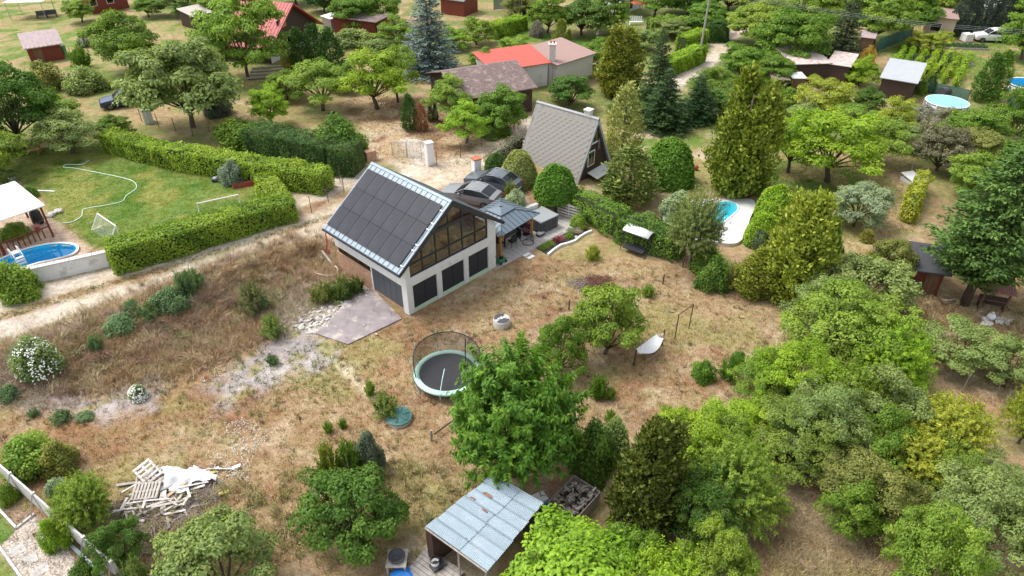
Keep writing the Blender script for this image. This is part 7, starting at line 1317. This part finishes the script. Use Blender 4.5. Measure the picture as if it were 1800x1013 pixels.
for k, bx, by, tp, w_, c, lab, nm in CON: plant(k, bx, by, tp, w_, c, lab, 'tree', nm, 'grey green poplars in a row' if nm == 'poplar_tree' else None)
B = [
 ('bush0', 157, 160, 120, 68, 'P', 'round pale green bush above the blue car'), ('bush1', 85, 158, 112, 66, 'O', 'olive bush below the red-brown shed'), ('shrub0', 146, 120, 80, 40, 'G', 'small dense shrub beside the red-brown shed'), ('bush1', 152, 82, 62, 26, (.22, .30, .10), 'white flowering bush in the upper plot'), ('bush2', 30, 518, 456, 80, 'L', 'green bush at the foot of the white pool wall'), ('bush0', 25, 415, 392, 50, 'L', 'leafy bush in front of the terrace railing'), ('bush1', 5, 320, 298, 46, (.22, .30, .08), 'white flowering hydrangea behind the terrace roof'), ('bush2', 55, 345, 325, 26, 'G', 'small bush beside the terrace canopy'),
 ('bush1', 412, 322, 285, 46, (.20, .26, .19), 'grey green sage bush at the red planter'), ('bush0', 600, 285, 208, 80, 'E', 'round bush at the end of the ivy hedge'), ('shrub0', 637, 268, 232, 30, 'G', 'feathery shrub beside the brick pier'), ('bush2', 420, 250, 205, 90, 'G', 'loose bush starting the ivy hedge'), ('bush0', 385, 200, 165, 50, 'U', 'blue grey bush right of the walnut'),
 ('bush1', 620, 80, 52, 74, 'P', 'grey green bush before the tar roof shed'), ('bush2', 660, 88, 68, 54, 'P', 'greyish bush under the tar roof shed wall'), ('bush0', 945, 64, 38, 28, (.22, .20, .16), 'grey brown shrub by the playhouse'), ('ball1', 912, 322, 262, 66, (.30, .32, .09), 'yellow variegated bush behind the parked cars'), ('ball0', 872, 306, 268, 42, 'D', 'dark bush beside the terracotta capped post'), ('ball0', 975, 346, 286, 76, 'C', 'clipped round bush in front of the slate roof'), ('ball1', 1172, 318, 240, 94, 'C', 'large smooth round bush on the conifer plot'),
 ('ball0', 1358, 382, 322, 68, 'V', 'clipped round bush beside the pool deck'), ('ball1', 1335, 428, 370, 58, 'V', 'clipped bush above the pool wall steps'), ('shrub0', 1338, 440, 402, 46, 'U', 'dry grey shrub in front of the clipped pool bush'), ('bush2', 1185, 385, 335, 60, 'S', 'pale dusty shrub at the far pool deck edge'),
 ('bush0', 1518, 128, 86, 34, (.45, .30, .05), 'orange shrub beside the little pink roofed hut'), ('bush1', 1480, 140, 108, 50, 'G', 'green bush behind the pale lean-to'), ('bush2', 1618, 165, 140, 22, 'G', 'round bush under the grey sheet roof edge'), ('bush2', 1380, 185, 155, 50, 'G', 'bush before the brown roof hutch'), ('bush0', 1620, 212, 186, 40, (.28, .27, .22), 'grey dry bush below the covered pool'),
 ('shrub0', 1050, 698, 658, 38, 'C', 'single bright bush on the dry meadow below the hammock'), ('shrub0', 1072, 700, 680, 24, 'L', 'small weed beside the single bright bush'), ('bush1', 1234, 664, 634, 42, 'C', 'bright bush of the meadow trio nearest the hammock'), ('shrub0', 1280, 666, 626, 40, 'C', 'tallest bright bush of the meadow trio'), ('bush2', 1298, 638, 618, 26, 'C', 'smallest bush of the meadow trio'), ('shrub0', 1072, 742, 720, 24, 'L', 'tiny weed on the meadow near the thicket'),
 ('bush0', 1795, 480, 430, 50, 'V', 'yellow green bush at the frame edge under the fir'), ('bush1', 1035, 830, 745, 80, 'E', 'dark bush between cherry and olive conifer'), ('bush2', 1080, 800, 735, 60, 'P', 'greyish bush behind the olive conifer'),
 ('bush0', 62, 818, 762, 88, 'L', 'green bush at the frame edge along the concrete wall'), ('bush1', 112, 822, 776, 62, (.24, .25, .05), 'yellowish bush beyond the concrete wall'), ('bush2', 108, 872, 838, 44, 'S', 'pale bush close to the concrete wall'), ('bush0', 18, 880, 852, 34, 'G', 'bush in the planting bed behind the wall'), ('bush1', 105, 960, 915, 44, 'V', 'small bright bush on the pebble side of the wall'), ('bush2', 155, 1020, 985, 44, 'E', 'dark bush at the frame bottom before the wall'), ('shrub0', 245, 1022, 980, 44, 'P', 'pale leafy shrub at the frame bottom by the wall'),
 ('shrub0', 585, 855, 775, 44, (.24, .27, .04), 'feathery yellow green asparagus beside the low fruit tree'), ('shrub0', 622, 840, 768, 50, (.13, .24, .03), 'feathery bright green asparagus beside the low fruit tree'), ('bush1', 655, 830, 762, 52, 'U', 'grey green rosemary bush behind the low fruit tree'),
 ('bush0', 75, 655, 595, 74, (.20, .27, .09), 'white flowering elder bush on the dry bank'), ('bush2', 245, 700, 676, 32, (.20, .27, .10), 'white daisy clump at the foot of the bank'), ('shrub0', 680, 730, 688, 50, 'P', 'grassy clump beside the teal tank cover'), ('shrub0', 652, 695, 670, 22, 'L', 'small green weed by the dirt trail'), ('shrub0', 603, 752, 735, 18, 'G', 'small dark weed on the rusty meadow'), ('shrub0', 578, 758, 740, 20, 'L', 'pale weed on the rusty meadow beside a darker one'), ('bush1', 905, 362, 335, 40, 'S', 'lavender bush behind the gazebo roof'), ('shrub0', 897, 352, 318, 28, 'O', 'dry tall herbs beside the dark crossover'),
 ('shrub0', 568, 528, 496, 56, (.20, .22, .05), 'yellow green reeds before the brick wall'), ('shrub0', 602, 524, 488, 50, (.13, .19, .04), 'upright green reeds against the brick wall'), ('shrub0', 626, 514, 486, 36, (.12, .18, .045), 'short green reeds at the slab edge'), ('shrub0', 450, 552, 496, 54, (.20, .21, .10), 'tall grassy clump on the bank above the stones'), ('shrub0', 482, 592, 552, 44, 'P', 'dull green weed left of the stones'),
 ('shrub0', 742, 525, 510, 22, 'G', 'weed at the house plinth between the shutters'), ('shrub0', 1138, 520, 500, 26, 'L', 'weed at the broken fence'), ('shrub0', 1042, 455, 432, 30, 'Y', 'weed clump in front of the flower bed'), ('bush1', 1250, 505, 455, 56, 'E', 'dark shrub at the edge of the pool grass'), ('shrub0', 1290, 505, 462, 40, (.40, .40, .12), 'pale yellow shrub before the lower conifer'),
 ('bush0', 1016, 400, 378, 30, 'L', 'leafy bush at the foot of the pallet screen'), ('bush2', 1240, 470, 430, 60, 'G', 'hedge end bush below the feathery tree'), ('bush1', 1078, 345, 305, 40, 'E', 'dark bush under the cottage porch'), ('bush2', 870, 235, 210, 60, 'G', 'bush along the bungalow wall'),
]
for k, bx, by, tp, w_, c, lab in B:
    o = plant(k, bx, by, tp, w_, c, lab, 'bush', 'bush')
    if 'white' in lab and ('flower' in lab or 'daisy' in lab): flowers(o, 900 if 'elder' in lab else 420, .10 if 'elder' in lab else .08, (.80, .80, .72), bx)
WD = [(210, 578, 552, 50), (172, 618, 592, 26), (262, 560, 532, 34), (285, 545, 515, 40), (310, 542, 505, 46), (333, 520, 476, 40), (345, 505, 470, 30), (235, 548, 530, 26), (150, 735, 722, 26), (110, 738, 722, 34), (60, 730, 716, 20), (20, 700, 680, 30), (465, 545, 520, 22), (480, 640, 625, 20)]
WL = ['broad blue green weed clump lying lowest in the gravelly bank top', 'small dark weed clump alone above the dry bank slope', 'weed clump between the broad low one and the tall row', 'weed clump at the low end of the tall row', 'tallest weed clump of the row beside the road', 'weed clump at the upper end of the tall row', 'weed clump closest to the wheel rut', 'small weed clump tucked behind the broad low one', 'flat weed clump on the gravel edge near the daisies', 'wide weed clump on the lower gravel edge',
 'little weed clump farthest out on the gravel edge', 'weed clump near the frame edge below the elder bush', 'weed clump at the top of the stone heap', 'small weed clump amid the grey gravel patch']
for i, (x, y, tp, w_) in enumerate(WD): plant(('bush0', 'shrub0', 'shrub1', 'bush2')[i % 4], x, y, tp - 3*(i % 2), w_*1.15, (.15, .24, .10), WL[i], 'weed', 'weed_clump', 'weed clumps along the bank')

# ------------------------------------------------------------------ grass and herbs nobody could count
rngG = np.random.default_rng(77)
def field(poly_px, n_, jitter=0): z = W2(poly_px); lo, hi = z.min(0), z.max(0); p = rngG.uniform(lo, hi, (n_*3, 2)); p = p[inside(p[:, 0], p[:, 1], z)][:n_]; return p + rngG.normal(size=p.shape)*jitter
def gcol(mult, tint=None, k=.5):
    def f(x, y, rng):
        c = ground_colour(x, y)*mult
        if tint is not None: m = (rng.random(len(x))*k)[:, None]; c = c*(1-m) + np.array(tint)*m
        return np.clip(c*rng.uniform(.7, 1.35, (len(x), 1)), .01, .9)
    return f
MEAD = [(-40, 620), (300, 520), (520, 470), (720, 565), (880, 480), (1000, 450), (1200, 470), (1380, 560), (1350, 680), (1000, 800), (880, 850), (700, 1000), (400, 1060), (60, 1040), (-40, 820)]
xy = field(MEAD, 30000, .5); hd = inside(xy[:, 0], xy[:, 1], np.array([[*HP(-.1, -.1)[:2]], [*HP(HW+.1, -.1)[:2]], [*HP(HW+.1, HL)[:2]], [*HP(-.1, HL)[:2]]])); sb_ = inside(xy[:, 0], xy[:, 1], np.array([flat(*q) for q in sp])); pt_ = inside(xy[:, 0], xy[:, 1], np.array([flat(*q) for q in [(869, 477), (943, 438), (963, 449), (1040, 408), (1021, 398), (944, 372), (890, 400)]]))
gz = np.zeros(len(xy), bool)
for k in ('gravel', 'gravel_edge', 'trail', 'stone_earth'): gz |= inside(xy[:, 0], xy[:, 1], WREG[k])
xy = xy[~(hd | sb_ | pt_) & ~(gz & (rngG.random(len(xy)) < .8))]
scatter('dry_grass', 'short dry grass over the straw meadow', xy, .11, 5, gcol(1.05, (.45, .36, .2), .5), .012, 1)
d_, s_ = seg_dist(xy[:, 0], xy[:, 1], BANK); bx_ = field([(-60, 640), (120, 575), (330, 490), (520, 420), (600, 440), (590, 500), (470, 590), (300, 660), (120, 690), (-60, 700)], 15000, .7); scatter('bank_grass', 'long rusty dry grass on the road bank', bx_, .42, 9, gcol(1.15, (.58, .44, .27), .8), .013, 2, spread=1.3)
cc_ = field([(20, 650), (120, 590), (330, 500), (520, 425), (590, 440), (560, 480), (470, 560), (300, 645), (120, 685)], 700, .8); pal_ = np.array([(.52, .38, .21), (.46, .31, .16), (.58, .46, .29), (.36, .23, .13), (.30, .19, .14), (.24, .25, .10), (.40, .35, .2)]); clumps('tall_dry_grass', 'tangled tall dry grass clumps on the road bank', cc_, pal_[np.clip((vnoise(cc_[:, 0], cc_[:, 1], 19, .5)*5 + rngG.random(len(cc_))*3).astype(int), 0, 6)], .62, 46, .013, 21, .24)
cc_ = field(MEAD, 520); clumps('meadow_tussocks', 'low straw tussocks dotted over the meadow', cc_, pal_[rngG.integers(0, 7, len(cc_))]*np.array([.9, .92, .9]), .22, 26, .012, 22, .16)
cc_ = np.vstack([field([(1380, 470), (1560, 560), (1600, 700), (1300, 720)], 60), field([(690, 780), (900, 860), (700, 1000), (520, 1000), (420, 860)], 150), field(REG['right_yard'], 160), field([(200, 900), (420, 840), (560, 950), (300, 1040)], 140)]); clumps('rough_grass', 'rough half green grass round the trees', cc_, np.array([(.26, .26, .10), (.36, .31, .14), (.45, .36, .19)])[rngG.integers(0, 3, len(cc_))], .38, 40, .012, 23, .25)
scatter('green_herbs', 'green weeds scattered through the meadow', np.vstack([field([(380, 620), (600, 600), (640, 680), (420, 740)], 260), field(MEAD, 900), field([(20, 640), (330, 500), (470, 560), (120, 680)], 260)]), .14, 9, lambda x, y, r: np.array([.15, .20, .06])*r.uniform(.6, 1.5, (len(x), 1)), .016, 3, spread=1.5)
scatter('lawn_grass', 'short green lawn blades', field(REG['lawn'], 14000), .06, 4, gcol(1.1), .012, 4); scatter('yard_grass', 'long pale hay on the dry yard', np.vstack([field(REG['right_yard'], 5000, .8), field([(1380, 900), (1500, 930), (1560, 1050), (1380, 1060)], 2500, 1.3)]), .22, 7, gcol(1.05, (.5, .4, .22), .6), .013, 5, spread=1.4)
wf = np.vstack([field([(395, 745), (440, 735), (470, 770), (450, 800), (410, 800)], 120), field([(330, 660), (400, 620), (430, 650), (360, 690)], 60), field([(360, 800), (450, 780), (440, 850), (380, 850)], 120)]); wz = np.c_[wf, hfun(wf[:, 0], wf[:, 1]) + rngG.uniform(.05, .16, len(wf))]; wz = np.repeat(wz, 3, 0) + rngG.normal(size=(3*len(wf), 3))*np.array([.05, .05, .01])
V_, F_ = leaf_quads(wz, rngG.normal(size=wz.shape)*np.array([1, 1, .1]), .055, .045, rngG, N0=np.array([0, 0, 1.]) + rngG.normal(size=wz.shape)*.25); tag(link('wildflowers', np_mesh('wildflowers', V_, F_, GRASSM, np.repeat(np.array([.62, .62, .56])*rngG.uniform(.7, 1.1, (len(wz), 1)), 4, 0))), 'white clover heads in the rusty meadow', None, kind='stuff')
scatter('road_grass', 'green grass strip between the ruts and along the road', np.vstack([field([(0, 565), (250, 488), (430, 432), (590, 382), (590, 376), (430, 424), (250, 478), (0, 552)], 3000), field([(180, 580), (330, 500), (450, 450), (440, 436), (300, 490), (160, 560)], 1800)]), .12, 6, lambda x, y, r: np.array([.17, .19, .07])*r.uniform(.6, 1.5, (len(x), 1)), .013, 7, spread=1.2)
scatter('orchard_grass', 'grass of the orchard and far lawns', np.vstack([field(REG['orchard_dry'], 5000), field(REG['dry_field'], 5000), field(REG['vineyard'], 5000)]), .12, 4, gcol(1.0), .014, 8)
build_ground()
